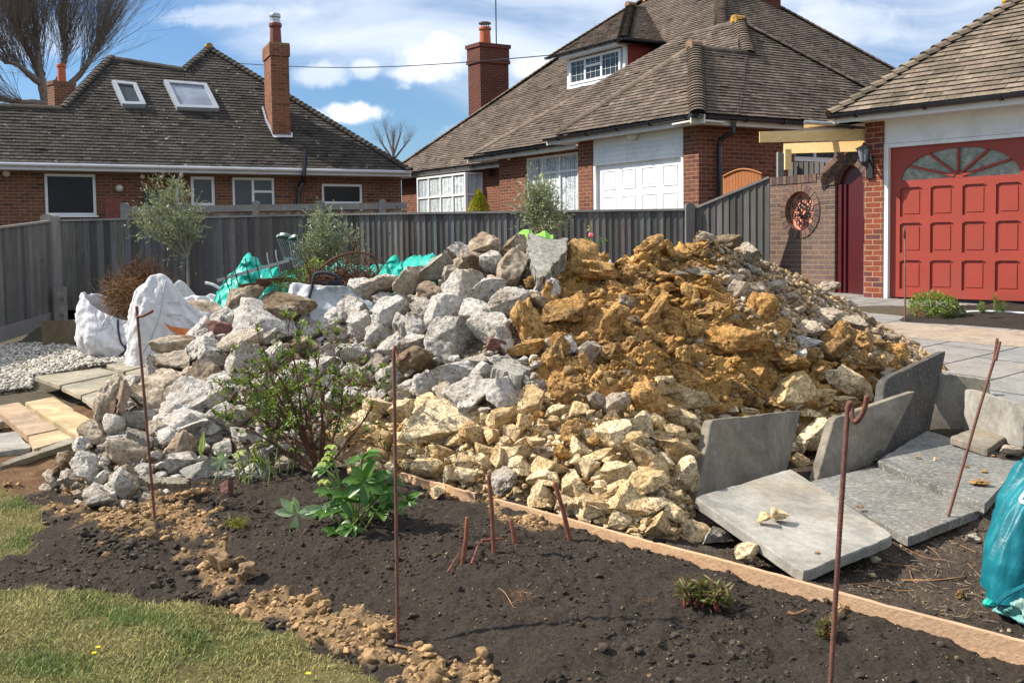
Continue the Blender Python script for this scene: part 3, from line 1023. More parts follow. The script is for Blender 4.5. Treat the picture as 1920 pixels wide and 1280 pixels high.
T1 = [rock_shape(1, 100 + i, 5, .35, .30, .15) for i in range(10)]
T2 = [rock_shape(2, 120 + i, 8, .35, .30, .20) for i in range(10)]


def soil_scatter():
 rs = np.random.RandomState(3)
 n = 90000
 y = 2.9 + rs.rand(n) ** 0.9 * 3.6
 x = (rs.rand(n) * 2 - 1) * .60 * y
 z = H0(x, y)
 px, py, lawn, tan = masks(x, y, z)
 soft = np.clip((9 - y) / 3, 0.25, 1)
 zz = z + soil_h(x, y, lawn, tan) * soft
 infr = (px > -30) & (px < 1950) & (py < 1300) & (py > 840)
 bed = inpoly(px, py, [(0, 870), (200, 870), (420, 880), (752, 900), (1925, 1215), (1925, 1400), (0, 1400)])
 u = rs.rand(n)
 P3 = np.stack([x, y, zz], -1)
 okt = infr & ~lawn & bed & (u < tan * .45 * (5.0 / y) ** .3)
 i = np.nonzero(okt)[0][:5200]
 s = np.clip(rs.lognormal(-4.15, .62, len(i)), .006, .085)
 c = np.array([.38, .245, .125]) * (0.72 + .6 * rs.rand(len(i), 1))
 big = s > .025
 scatter('clay_clods', T1, P3[i[~big]], s[~big], CLODM, rs, c[~big], label='crumbled tan clay spilled over the dark bed and its lawn edge', cat='clay crumbs')
 scatter('large_clay_clods', T2, P3[i[big]], s[big], CLODM, rs, c[big], label='fist sized tan clay clods lying along the lawn edge of the bed', cat='clay crumbs')
 cl = np.clip(fbm(x * 1.8, y * 1.8, 3, 77) * 2.2 + .35, .05, 1.2)
 okd = infr & ~lawn & bed & (u > .55) & (u < .55 + .36 * (1 - tan) * cl)
 i = np.nonzero(okd)[0][:15000]
 s = np.clip(rs.lognormal(-4.95, .62, len(i)), .004, .045)
 c = np.array([.064, .050, .040]) * (0.6 + .9 * rs.rand(len(i), 1))
 k = rs.rand(len(i)) < .06
 c[k] = np.array([.2, .14, .08])
 chunk = np.maximum(band(px[i], py[i], [(200, 1010), (330, 1080), (560, 1180), (900, 1250), (1000, 1275)], 60), band(px[i], py[i], [(380, 930), (430, 1000)], 40))
 s = np.where((chunk > .45) & (rs.rand(len(i)) < .35), np.clip(s * 3.2, .01, .06), s)
 s = np.where(rs.rand(len(i)) < .05, np.clip(s * 2.6, .012, .05), s)
 big = s > .018
 scatter('soil_crumbs', T1, P3[i[~big]], s[~big], CLODM, rs, c[~big], label='fine dark compost crumbs covering the flower bed', cat='soil crumbs')
 scatter('soil_lumps', T2, P3[i[big]], s[big], CLODM, rs, c[big], label='larger dark compost lumps scattered on the flower bed', cat='soil crumbs')
 oks = infr & ~lawn & (u > .965)
 i = np.nonzero(oks)[0][:1500]
 s = rs.rand(len(i)) * .0035 + .002
 c = np.array([.75, .70, .6]) * (0.6 + .5 * rs.rand(len(i), 1))
 scatter('grit', T1[:2], P3[i], s, CLODM, rs, c, label='pale grit specks in the dark soil', cat='grit', sink=.0)
 # bare yard right of the edging board
 yd = inpoly(px, py, [(1300, 1035), (1925, 1205), (1925, 930), (1500, 1050)])
 i = np.nonzero(infr & yd & (u < .5))[0][:1500]
 s = np.clip(rs.lognormal(-4.9, .5, len(i)), .003, .03)
 c = np.array([.11, .085, .065]) * (0.6 + .9 * rs.rand(len(i), 1))
 k = rs.rand(len(i)) < .12
 c[k] = np.array([.42, .33, .22])
 scatter('yard_crumbs', T1, P3[i], s, CLODM, rs, c, label='crumbs and chips on the trodden soil by the lying slabs', cat='soil crumbs')


def grass():
 rs = np.random.RandomState(11)
 n = 520000
 y = 2.75 + rs.rand(n) * 4.2
 x = -1.0 * y + rs.rand(n) * .98 * y
 z = H0(x, y)
 px, py, lawn, tan = masks(x, y, z)
 zz = z + soil_h(x, y, lawn, tan) * np.clip((9 - y) / 3, 0.25, 1)
 g = fbm(x * 2.6, y * 3.4, 4, 61)
 green = np.exp(-(((px - 260) / 130) ** 2 + ((py - 1160) / 30) ** 2)) + np.exp(-(((px - 90) / 130) ** 2 + ((py - 1250) / 35) ** 2)) \
  + np.exp(-(((px - 50) / 30) ** 2 + ((py - 1010) / 28) ** 2)) * .8 + .7 * np.exp(-(((px - 370) / 60) ** 2 + ((py - 1200) / 22) ** 2)) + .6 * np.exp(-(((px - 30) / 70) ** 2 + ((py - 945) / 14) ** 2))
 edge = rs.rand(n) < .012
 bare = fbm(x * 5, y * 5, 3, 91) > .30
 keep = (lawn | (edge & inpoly(px, py, [(0, 900), (200, 950), (300, 1000), (330, 1110), (760, 1290), (0, 1290)]))) & ((px > -60) | (rs.rand(n) < .45)) & (py < 1310) & (rs.rand(n) < .55 + green * .5) & ~(bare & (rs.rand(n) < .8))
 i = np.nonzero(keep)[0][:175000]
 x, y, zz, g, green = x[i], y[i], zz[i], g[i], green[i]
 m = len(i)
 gr = np.clip(green * .85 + g * .5, 0, 1)
 L = (.014 + .026 * rs.rand(m) ** 1.5) * (1 + .3 * gr)
 w = .0012 + .0014 * rs.rand(m)
 a = rs.rand(m) * 6.283
 ln = .35 + rs.rand(m) * 1.0 - .25 * gr
 base = np.stack([x, y, zz - .004], -1)
 d = np.stack([np.cos(a) * np.sin(ln), np.sin(a) * np.sin(ln), np.cos(ln)], -1)
 sd = np.stack([-np.sin(a), np.cos(a), np.zeros(m)], -1)
 mid = base + d * (L * .55)[:, None]
 d2 = d.copy()
 d2[:, 2] -= .35
 tip = mid + d2 * (L * .5)[:, None]
 V = np.stack([base - sd * w[:, None], base + sd * w[:, None], mid + sd * (w * .8)[:, None], mid - sd * (w * .8)[:, None], tip], 1).reshape(-1, 3)
 k = np.arange(m)[:, None] * 5
 Fc = np.concatenate([k + np.array([[0, 1, 2]]), k + np.array([[0, 2, 3]]), k + np.array([[3, 2, 4]])])
 straw = np.array([.42, .34, .15])
 olive = np.array([.26, .25, .08])
 grn = np.array([.085, .17, .035])
 r = rs.rand(m, 1)
 mixv = np.clip(gr[:, None] * 1.1 + (rs.rand(m, 1) - .5) * .7, 0, 1)
 c = (straw * (1 - r) + olive * r) * (1 - mixv) + grn * mixv
 c = c * (.5 + .95 * rs.rand(m, 1) ** 1.3)
 me = np_mesh('lawn_grass', V, Fc, False, np.repeat(c, 5, axis=0))
 o = link_mesh('lawn_grass', me, GRASS, origin=(-1.5, 4.0, 0))
 tag(o, 'short yellowish lawn grass with greener tufts at the edge of the bed', 'grass', kind='stuff')


ground = make_ground()
soil_scatter()
grass()

# ------------------------------------------------------------ drive
DN = Vector((0, -0.0467, 1)).normalized()
DO = Vector((0, 13.5, 0.75))


def on_drive(px, py):
 return onp(px, py, DO, DN)


def dz(y):
 return .75 + (y - 13.5) * .0467


def sheet(name, pts, thick, mat, label, lift=0.0, kind='structure'):
 mb = MB()
 up = [Vector(p) + Vector((0, 0, lift)) for p in pts]
 dn = [p - Vector((0, 0, thick)) for p in up]
 n = len(pts)
 if sum((up[i].x * up[(i + 1) % n].y - up[(i + 1) % n].x * up[i].y) for i in range(n)) < 0:
  up.reverse()
  dn.reverse()
 mb.poly(up)
 for i in range(n):
  j = (i + 1) % n
  mb.poly([dn[i], dn[j], up[j], up[i]])
 o = mb.build(name, mat)
 return tag(o, label, name.replace('_', ' '), kind=kind)


_dp = [on_drive(1480, 640), on_drive(1640, 640), on_drive(1700, 655), on_drive(1755, 690), on_drive(1790, 712), on_drive(1870, 742), on_drive(1930, 790), on_drive(2300, 900)]
_dp += [Vector((12, 6.5, dz(6.5))), Vector((14, 18, dz(18))), Vector((5.2, 18, dz(18))), Vector((4.2, 14.6, dz(14.6))), Vector((3.4, 12.5, dz(12.5)))]
sheet('driveway', _dp, .3, PAVE, 'grey slab paved drive rising to the red garage door')
_bp = [on_drive(*q) for q in [(1560, 604), (1700, 606), (1925, 622), (2100, 634), (2100, 668), (1925, 652), (1700, 634), (1610, 630)]]
PAVEP = mat_slab('pinkish_paving', (0.42, 0.335, 0.26), (0.5, 0.45, 0.38), 0.0)
sheet('paving_band', _bp, .004, PAVEP, 'pinkish band of older paving crossing the drive before the bed', lift=.005)


def bed_patch():
 poly = [(1683, 602), (1700, 592), (1760, 580), (1830, 574), (1925, 566), (2060, 560), (2060, 640), (1925, 619), (1800, 609), (1700, 604)]
 rs = np.random.RandomState(5)
 pts = [on_drive(*q) for q in poly]
 xs, ys = [p.x for p in pts], [p.y for p in pts]
 gx = np.arange(min(xs), max(xs), .04)
 gy = np.arange(min(ys), max(ys), .04)
 X, Y = np.meshgrid(gx, gy)
 inside = inpoly(X, Y, [(p.x, p.y) for p in pts])
 # soft edges
 soft = inside.astype(float)
 for _ in range(4):
  soft[1:-1, 1:-1] = (soft[1:-1, 1:-1] * 2 + soft[:-2, 1:-1] + soft[2:, 1:-1] + soft[1:-1, :-2] + soft[1:-1, 2:]) / 6
 Z = dz(Y) + -.03 + soft * .07 + fbm(X * 6, Y * 6, 5, 8, .6) * .03 * soft
 i = np.arange(X.size).reshape(X.shape)
 f = np.stack([i[:-1, :-1], i[:-1, 1:], i[1:, 1:], i[1:, :-1]], -1).reshape(-1, 4)
 col = np.zeros((X.size, 3)) + np.array([.052, .042, .036])
 me = np_mesh('flower_bed_soil', np.stack([X, Y, Z], -1).reshape(-1, 3), f, True, col)
 o = link_mesh('flower_bed_soil', me, SOIL, origin=(float(X.mean()), float(Y.mean()), dz(float(Y.mean()))))
 tag(o, 'dark soil of the small planted bed in front of the red garage', 'soil', kind='structure')


bed_patch()

# white pebbles by the fence
def gravel():
 rs = np.random.RandomState(17)
 n = 16000
 px = rs.rand(n) * 330 - 40
 py = 640 + rs.rand(n) * 95
 pts = []
 poly = [(-40, 655), (75, 648), (180, 640), (265, 664), (262, 690), (205, 690), (65, 703), (60, 716), (-40, 726)]
 ok = inpoly(px, py, poly)
 px, py = px[ok], py[ok]
 d = []
 for a, b in zip(px, py):
  d.append(tuple(G(a, b, .17)))
 p = np.array(d)
 p[:, 2] = H0(p[:, 0], p[:, 1]) + .02 + rs.rand(len(p)) * .03
 p = p[:7500]
 s = .022 + rs.rand(len(p)) * .032
 c = np.where(rs.rand(len(p), 1) < .7, np.array([[.56, .53, .47]]), np.array([[.34, .29, .23]])) * (.6 + .6 * rs.rand(len(p), 1))
 T = [rock_shape(1, 300 + i, 0, .1, .06, .0) for i in range(5)]
 scatter('white_gravel', T, p, s, PEBM, rs, c, label='bed of rounded white and grey pebbles in front of the fence', cat='gravel', sink=.0)


gravel()


# ------------------------------------------------------------ slabs
def slab_mesh(corners, thick, name, mat, jag=0.0, seed=0, down=None):
 """corners: four top corners (3D, going round); thickness goes away from the top face"""
 a, b, c, d = [Vector(q) for q in corners]
 n = (c - a).cross(d - b).normalized()
 if down is None:
  down = Vector((0, 0, -1))
 if n.dot(down) > 0:
  n = -n
 off = -n * thick
 rs = random.Random(seed)
 mb = MB()
 N = 14
 # edges subdivided and slightly chipped
 ring = []
 for p, q in ((a, b), (b, c), (c, d), (d, a)):
  for i in range(N):
   t = i / N
   e = p.lerp(q, t)
   inw = ((a + b + c + d) / 4 - e).normalized()
   j = abs(rs.gauss(0, 1)) * (.0015 + jag * .012)
   if i == 0:
    j += .004 + jag * .02
   ring.append((e, inw, j))
 cen = (a + b + c + d) / 4
 ch = .005
 top = [e + w * (j + ch) for e, w, j in ring]
 m1 = [e + w * j + off * .12 for e, w, j in ring]
 m2 = [e + w * j * .8 + off * .9 for e, w, j in ring]
 bot = [e + w * (j + ch) + off for e, w, j in ring]
 K = len(ring)
 for A, B in ((top, m1), (m1, m2), (m2, bot)):
  for i in range(K):
   mb.poly([A[i], B[i], B[(i + 1) % K], A[(i + 1) % K]])
 mb.poly(top)
 mb.poly(bot[::-1])
 me = mb.mesh(name)
 import bmesh
 bm = bmesh.new()
 bm.from_mesh(me)
 bmesh.ops.remove_doubles(bm, verts=bm.verts, dist=1e-5)
 bmesh.ops.recalc_face_normals(bm, faces=bm.faces)
 bm.to_mesh(me)
 bm.free()
 return me


def lay_slab(pxs, z, thick, mat, label, name='paving_slab', group=None, jag=.3, seed=0, tilt=None):
 zs = z if isinstance(z, (list, tuple)) else [z] * 4
 c = [G(x, y, zz) for (x, y), zz in zip(pxs, zs)]
 me = slab_mesh(c, thick, name, mat, jag, seed)
 o = link_mesh(name, me, mat, origin=tuple(sum(c, Vector()) / 4 - Vector((0, 0, thick))))
 return tag(o, label, 'paving slab', group)


def z2(l):
 return [(x / 4, 640 + y / 4) for x, y in l]


PS = 'sandstone slabs of the terrace by the pebbles'
lay_slab(z2([(250, 262), (745, 198), (900, 232), (442, 328)]), .25, .045, SAND, 'grey sandstone slab bordering the white pebbles, end of the raised terrace', group=PS, seed=1)
lay_slab(z2([(446, 335), (905, 240), (1010, 280), (600, 404)]), .25, .045, SAND, 'narrow sandstone slab, second row of the raised terrace', group=PS, seed=2)
lay_slab(z2([(606, 409), (1012, 287), (1200, 350), (745, 515)]), .25, .045, SAND, 'sandstone slab of the raised terrace behind the upright brick chunk', group=PS, seed=3)
lay_slab(z2([(795, 172), (985, 148), (1100, 180), (925, 226)]), .25, .045, SAND, 'small sandstone slab at the foot of the white bags', group=PS, seed=4)
lay_slab(z2([(932, 232), (1105, 186), (1300, 240), (1016, 275)]), .25, .045, SAND, 'sandstone slab running under the rubble beside the white bags', group=PS, seed=5)
lay_slab(z2([(758, 520), (1210, 355), (1420, 430), (900, 610)]), .25, .045, SAND, 'sandstone slab half buried by the rubble at the terrace end', group=PS, seed=6)
PL = 'sandstone slabs of the sunken path'
lay_slab(z2([(185, 455), (400, 413), (705, 598), (590, 722)]), .09, .06, SANDY, 'long yellow sandstone slab of the sunken path', group=PL, seed=7)
lay_slab(z2([(-60, 488), (140, 454), (432, 655), (205, 704)]), .085, .06, SANDP, 'pinkish sandstone slab beside the long yellow slab', group=PL, seed=8)
lay_slab(z2([(207, 711), (440, 663), (550, 722), (250, 805)]), .085, .06, SANDY, 'small orange sandstone slab between the pinkish slab and the tilted edging slab', group=PL, seed=9)
lay_slab(z2([(-120, 700), (125, 672), (237, 795), (-100, 838)]), .075, .06, SLAB, 'grey stone slab at the picture side of the sunken path', group=PL, seed=10)
lay_slab(z2([(-60, 580), (10, 572), (32, 596), (-60, 618)]), .10, .07, SAND, 'small square grey stone beside the pinkish sandstone slab', group=PL, seed=11)
lay_slab(z2([(0, 910), (548, 712), (580, 748), (0, 940)]), [.09, .15, .13, .07], .05, SAND, 'narrow sandstone slab set on edge along the sunken path', seed=12, jag=1)
lay_slab(z2([(240, 880), (560, 765), (566, 790), (265, 905)]), [.05, .10, .08, .04], .04, SANDP, 'broken sandstone sliver under the slab set on edge', seed=13, jag=1)
# ------------------------------------------------------------ building helpers
def hor(px):
 return 455 + (960 - px) * 0.013


class Wall:
 """vertical plane through o with horizontal direction d; outward normal n (towards the viewer)"""
 def __init__(s, o, d):
  s.o = Vector(o)
  s.d = Vector((d[0], d[1], 0)).normalized()
  s.n = Vector((s.d.y, -s.d.x, 0))
  if s.n.dot(s.o - CAM) > 0:
   s.n = -s.n

 def uz(s, px, py):
  p = onp(px, py, s.o, s.n)
  return (p - s.o).dot(s.d), p.z

 def pt(s, u, z, out=0.0):
  q = s.o + s.d * u + s.n * out
  return Vector((q.x, q.y, z))

 def box(s, mb, u0, u1, z0, z1, a, b, c=None, mi=0):
  """box between offsets a (inner) and b (outer)"""
  if u1 < u0: u0, u1 = u1, u0
  mb.obox(s.pt(u0, z0, a), s.d * (u1 - u0), s.n * (b - a), Vector((0, 0, z1 - z0)), c, mi)

 def face(s, mb, u0, u1, z0, z1, out=0.0):
  pts = [s.pt(u0, z0, out), s.pt(u1, z0, out), s.pt(u1, z1, out), s.pt(u0, z1, out)]
  nn = (pts[1] - pts[0]).cross(pts[2] - pts[0])
  if nn.dot(s.n) < 0:
   pts.reverse()
  mb.poly(pts)

 def wall(s, mb, u0, u1, z0, z1, holes=(), depth=0.1):
  us = sorted({u0, u1, *[h[0] for h in holes], *[h[1] for h in holes]})
  zs = sorted({z0, z1, *[h[2] for h in holes], *[h[3] for h in holes]})
  us = [u for u in us if u0 <= u <= u1]
  zs = [z for z in zs if z0 <= z <= z1]
  for i in range(len(us) - 1):
   for j in range(len(zs) - 1):
    cu, cz = (us[i] + us[i + 1]) / 2, (zs[j] + zs[j + 1]) / 2
    if any(h[0] < cu < h[1] and h[2] < cz < h[3] for h in holes):
     continue
    s.face(mb, us[i], us[i + 1], zs[j], zs[j + 1])
  for a, b, c, d in holes:
   for p, q in (((a, c), (a, d)), ((a, d), (b, d)), ((b, d), (b, c)), ((b, c), (a, c))):
    P0, P1 = s.pt(*p), s.pt(*q)
    mb.poly([P0, P1, P1 - s.n * depth, P0 - s.n * depth])


def px_hole(w, x0, y0, x1, y1):
 """opening from the pixel positions of its left/right edges and its top/bottom at mid width"""
 xm = (x0 + x1) / 2
 ua, ub = w.uz(x0, (y0 + y1) / 2)[0], w.uz(x1, (y0 + y1) / 2)[0]
 z1, z0 = w.uz(xm, y0)[1], w.uz(xm, y1)[1]
 return (min(ua, ub), max(ua, ub), z0, z1)


def window(w, hole, root, vbars=(), hbars=(), glass=None, fw=0.055, sill=True, set_in=0.05, cells=None, lead=False, curtain=None, frame=None, label=None):
 """vbars: fractions 0..1 of vertical bars; hbars: list of (frac z, fu0, fu1); the frame is a part, pane / sill are its sub-parts"""
 a, b, c, d = hole
 W, Hh = b - a, d - c
 fr = MB()
 o0, o1 = -set_in - .06, -set_in + .012
 w.box(fr, a, a + fw, c, d, o0, o1)
 w.box(fr, b - fw, b, c, d, o0, o1)
 w.box(fr, a + fw, b - fw, d - fw, d, o0, o1)
 w.box(fr, a + fw, b - fw, c, c + fw, o0, o1)
 for v in vbars:
  w.box(fr, a + v * W - fw * .5, a + v * W + fw * .5, c + fw, d - fw, o0, o1 - .004)
 for hz, f0, f1 in hbars:
  w.box(fr, a + f0 * W + fw * .5, a + f1 * W - fw * .5, c + hz * Hh - fw * .45, c + hz * Hh + fw * .45, o0, o1 - .007)
 f = fr.build('window', frame or UPVC, root)
 if label: f['label'] = label
 g = MB()
 w.face(g, a + fw * .5, b - fw * .5, c + fw * .5, d - fw * .5, -set_in - .03)
 g.build('pane', glass or GLASSM, f)
 if curtain:
  q = MB()
  N = 60
  for i in range(N):
   t0, t1 = i / N, (i + 1) / N
   k0, k1 = math.sin(t0 * 75) * .012, math.sin(t1 * 75) * .012
   q.poly([w.pt(a + .05 + t0 * (W - .1), c + .05, -set_in - .026 + k0 * .2), w.pt(a + .05 + t1 * (W - .1), c + .05, -set_in - .026 + k1 * .2),
     w.pt(a + .05 + t1 * (W - .1), d - .05, -set_in - .026 + k1 * .2), w.pt(a + .05 + t0 * (W - .1), d - .05, -set_in - .026 + k0 * .2)])
  q.build('curtain', LACE, f)
 if lead:
  l = MB()
  for v in np.arange(.2, W, .2):
   w.box(l, a + v - .004, a + v + .004, c + fw, d - fw, -set_in - .02, -set_in - .012)
  for v in np.arange(.25, Hh, .25):
   w.box(l, a + fw, b - fw, c + v - .004, c + v + .004, -set_in - .021, -set_in - .013)
  l.build('leading', UPVC, f)
 if sill:
  s = MB()
  w.box(s, a - .04, b + .04, c - .04, c, -.08, .05)
  s.build('sill', frame or UPVC, f)
 return f


def clip_poly(poly, clip):
 """Sutherland-Hodgman in 2D, clip convex counter-clockwise"""
 out = poly
 n = len(clip)
 for i in range(n):
  ax, ay = clip[i]
  bx, by = clip[(i + 1) % n]
  inp = out
  out = []
  if not inp:
   return []
  def side(p):
   return (bx - ax) * (p[1] - ay) - (by - ay) * (p[0] - ax)
  for k in range(len(inp)):
   p, q = inp[k], inp[(k + 1) % len(inp)]
   sp, sq = side(p), side(q)
   if sp >= 0:
    out.append(p)
   if (sp >= 0) != (sq >= 0):
    t = sp / (sp - sq)
    out.append((p[0] + (q[0] - p[0]) * t, p[1] + (q[1] - p[1]) * t))
 return out


def roof_face(mb, poly, gauge=.1, tw=.165, tint=.22, seed=1, lift=.019, jit=.006, under=True):
 """tiles a convex planar polygon with overlapping plain tiles"""
 rs = random.Random(seed)
 pts = [Vector(p) for p in poly]
 n = Vector((0, 0, 0))
 for i in range(1, len(pts) - 1):
  n += (pts[i] - pts[0]).cross(pts[i + 1] - pts[0])
 n.normalize()
 if n.z < 0:
  n = -n
 u = Vector((0, 0, 1)).cross(n).normalized()
 v = n.cross(u).normalized()
 o = pts[0]
 q = [((p - o).dot(u), (p - o).dot(v)) for p in pts]
 area = sum(q[i][0] * q[(i + 1) % len(q)][1] - q[(i + 1) % len(q)][0] * q[i][1] for i in range(len(q)))
 if area < 0:
  q.reverse()
 v0, v1 = min(p[1] for p in q), max(p[1] for p in q)
 u0, u1 = min(p[0] for p in q), max(p[0] for p in q)
 if under:
  base = [o + u * a + v * b - n * .02 for a, b in q]
  mb.poly(base, (.35, .35, .35))
  mb.poly([p - n * .1 for p in reversed(base)], (.35, .35, .35))
 nr = int((v1 - v0) / gauge) + 1
 for r in range(nr):
  va = v0 + r * gauge
  vb = va + gauge
  offs = (tw / 2 if r % 2 else 0) + rs.random() * .015
  row = 0.93 + rs.random() * .14
  strip = clip_poly([(u0 - 1, va), (u1 + 1, va), (u1 + 1, vb), (u0 - 1, vb)], q)
  if not strip:
   continue
  su0, su1 = min(p[0] for p in strip), max(p[0] for p in strip)
  k0, k1 = int((su0 - u0 - offs) / tw) - 1, int((su1 - u0 - offs) / tw) + 1
  for k in range(k0, k1 + 1):
   ua = u0 + offs + k * tw + .0025
   ub = ua + tw - .005
   c = clip_poly([(ua, va), (ub, va), (ub, vb + .012), (ua, vb + .012)], q)
   if len(c) < 3:
    continue
   j = rs.random() * jit
   if rs.random() < .02: j += .012
   tilt = (rs.random() - .5) * .006
   sag = (rs.random() - .5) * .008
   t = row * (1 + (rs.random() - .5) * 2 * tint)
   if rs.random() < .03: t *= 1.45
   if rs.random() < .05: t *= .6
   col = (t, t * (1 + (rs.random() - .5) * .06), t * (1 + (rs.random() - .5) * .1))

   def up(p):
    f = (p[1] - va) / gauge
    h = (lift + j) * (1 - f) + .004 * f + tilt * (p[0] - ua) / tw
    return o + u * p[0] + v * (p[1] - sag * (1 - f)) + n * h
   T = [up(p) for p in c]
   mb.poly(T, col)
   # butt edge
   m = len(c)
   for a in range(m):
    p, s = c[a], c[(a + 1) % m]
    if abs(p[1] - va) < 1e-6 and abs(s[1] - va) < 1e-6:
     A, B = T[a], T[(a + 1) % m]
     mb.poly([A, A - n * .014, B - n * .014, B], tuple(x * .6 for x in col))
 return n


def hip(mb, a, b, n1, n2, gauge=.1, r=.12, seed=1, flare=.03, col=1.0, L=None, arc=5):
 """row of bonnet / ridge tiles from a (low) to b (high)"""
 rs = random.Random(seed)
 a, b = Vector(a), Vector(b)
 d = (b - a).normalized()
 up = (Vector(n1) + Vector(n2)).normalized()
 up = (up - d * up.dot(d)).normalized()
 s = d.cross(up).normalized()
 # half angle: follow both faces
 n = max(1, int((b - a).length / gauge))
 L = L or gauge * 1.5
 for i in range(n):
  p = a + d * (i * (b - a).length / n)
  t = col * (.8 + rs.random() * .45)
  c = (t, t * (1 + (rs.random() - .5) * .06), t * .97)
  lo, hi = [], []
  for k in range(arc + 1):
   th = math.pi * (k / arc - .5) * .98
   w = s * math.sin(th) * r
   h = up * (math.cos(th) * r * .62 - r * .28)
   lo.append(p + w + h + up * flare)
   hi.append(p + d * L + w * .9 + h)
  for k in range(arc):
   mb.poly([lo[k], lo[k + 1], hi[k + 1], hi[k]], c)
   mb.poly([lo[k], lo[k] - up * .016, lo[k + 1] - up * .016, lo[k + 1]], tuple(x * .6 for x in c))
 return


def gutter(mb, pts, r=.055, out=None, brackets=1.0):
 """half-round gutter along a polyline, with clips"""
 for a, b in zip(pts[:-1], pts[1:]):
  a, b = Vector(a), Vector(b)
  d = (b - a).normalized()
  s = Vector((d.y, -d.x, 0)).normalized()
  prof = []
  for k in range(9):
   th = math.pi + math.pi * k / 8
   prof.append((math.cos(th) * r, math.sin(th) * r))
  inner = [(x * .86, z * .86) for x, z in prof][::-1]
  ring = prof + inner
  A = [a + s * x + Vector((0, 0, z)) for x, z in ring]
  B = [b + s * x + Vector((0, 0, z)) for x, z in ring]
  m = len(ring)
  for k in range(m):
   mb.poly([A[k], B[k], B[(k + 1) % m], A[(k + 1) % m]])
  mb.poly([a + s * x + Vector((0, 0, z)) for x, z in prof])
  mb.poly([b + s * x + Vector((0, 0, z)) for x, z in prof][::-1])
  if brackets:
   n = int((b - a).length / brackets)
   for i in range(n + 1):
    c = a + d * min((b - a).length, (i + .4) * brackets)
    for k in range(8):
     x0, z0 = prof[k]
     x1, z1 = prof[k + 1]
     f = 1.14
     mb.obox(c + s * x0 * f + Vector((0, 0, z0 * f)), d * .035, s * (x1 - x0) * f + Vector((0, 0, (z1 - z0) * f)), s * x0 * .12 + Vector((0, 0, z0 * .12)))


def chimney(base_px, d, top_py, width_px, dirx, mat, root, name='chimney', cap=True, depth=.6, zlow=None, corb=(.05,)):
 """square stack; base_px=(left px at top, ...)"""
 pass


def stack(mb, o, ux, uy, z0, z1):
 mb.obox(Vector((o.x, o.y, z0)), ux, uy, Vector((0, 0, z1 - z0)))


def pot(mb, c, z0, z1, r):
 prof = [(r * 1.08, z0), (r * 1.02, z0 + .04), (r * .96, (z0 + z1) / 2), (r * .9, z1 - .1), (r * 1.1, z1 - .09), (r * 1.1, z1 - .03), (r, z1)]
 N = 14
 for (ra, za), (rb, zb) in zip(prof[:-1], prof[1:]):
  for k in range(N):
   t0, t1 = 2 * math.pi * k / N, 2 * math.pi * (k + 1) / N
   mb.poly([(c.x + ra * math.cos(t0), c.y + ra * math.sin(t0), za), (c.x + ra * math.cos(t1), c.y + ra * math.sin(t1), za),
                     (c.x + rb * math.cos(t1), c.y + rb * math.sin(t1), zb), (c.x + rb * math.cos(t0), c.y + rb * math.sin(t0), zb)])
 mb.poly([(c.x + r * math.cos(2 * math.pi * k / N), c.y + r * math.sin(2 * math.pi * k / N), z1) for k in range(N)])


def bevel_mod(o, w=.006):
 m = o.modifiers.new('bevel', 'BEVEL')
 m.width = w
 m.segments = 2
 m.limit_method = 'ANGLE'


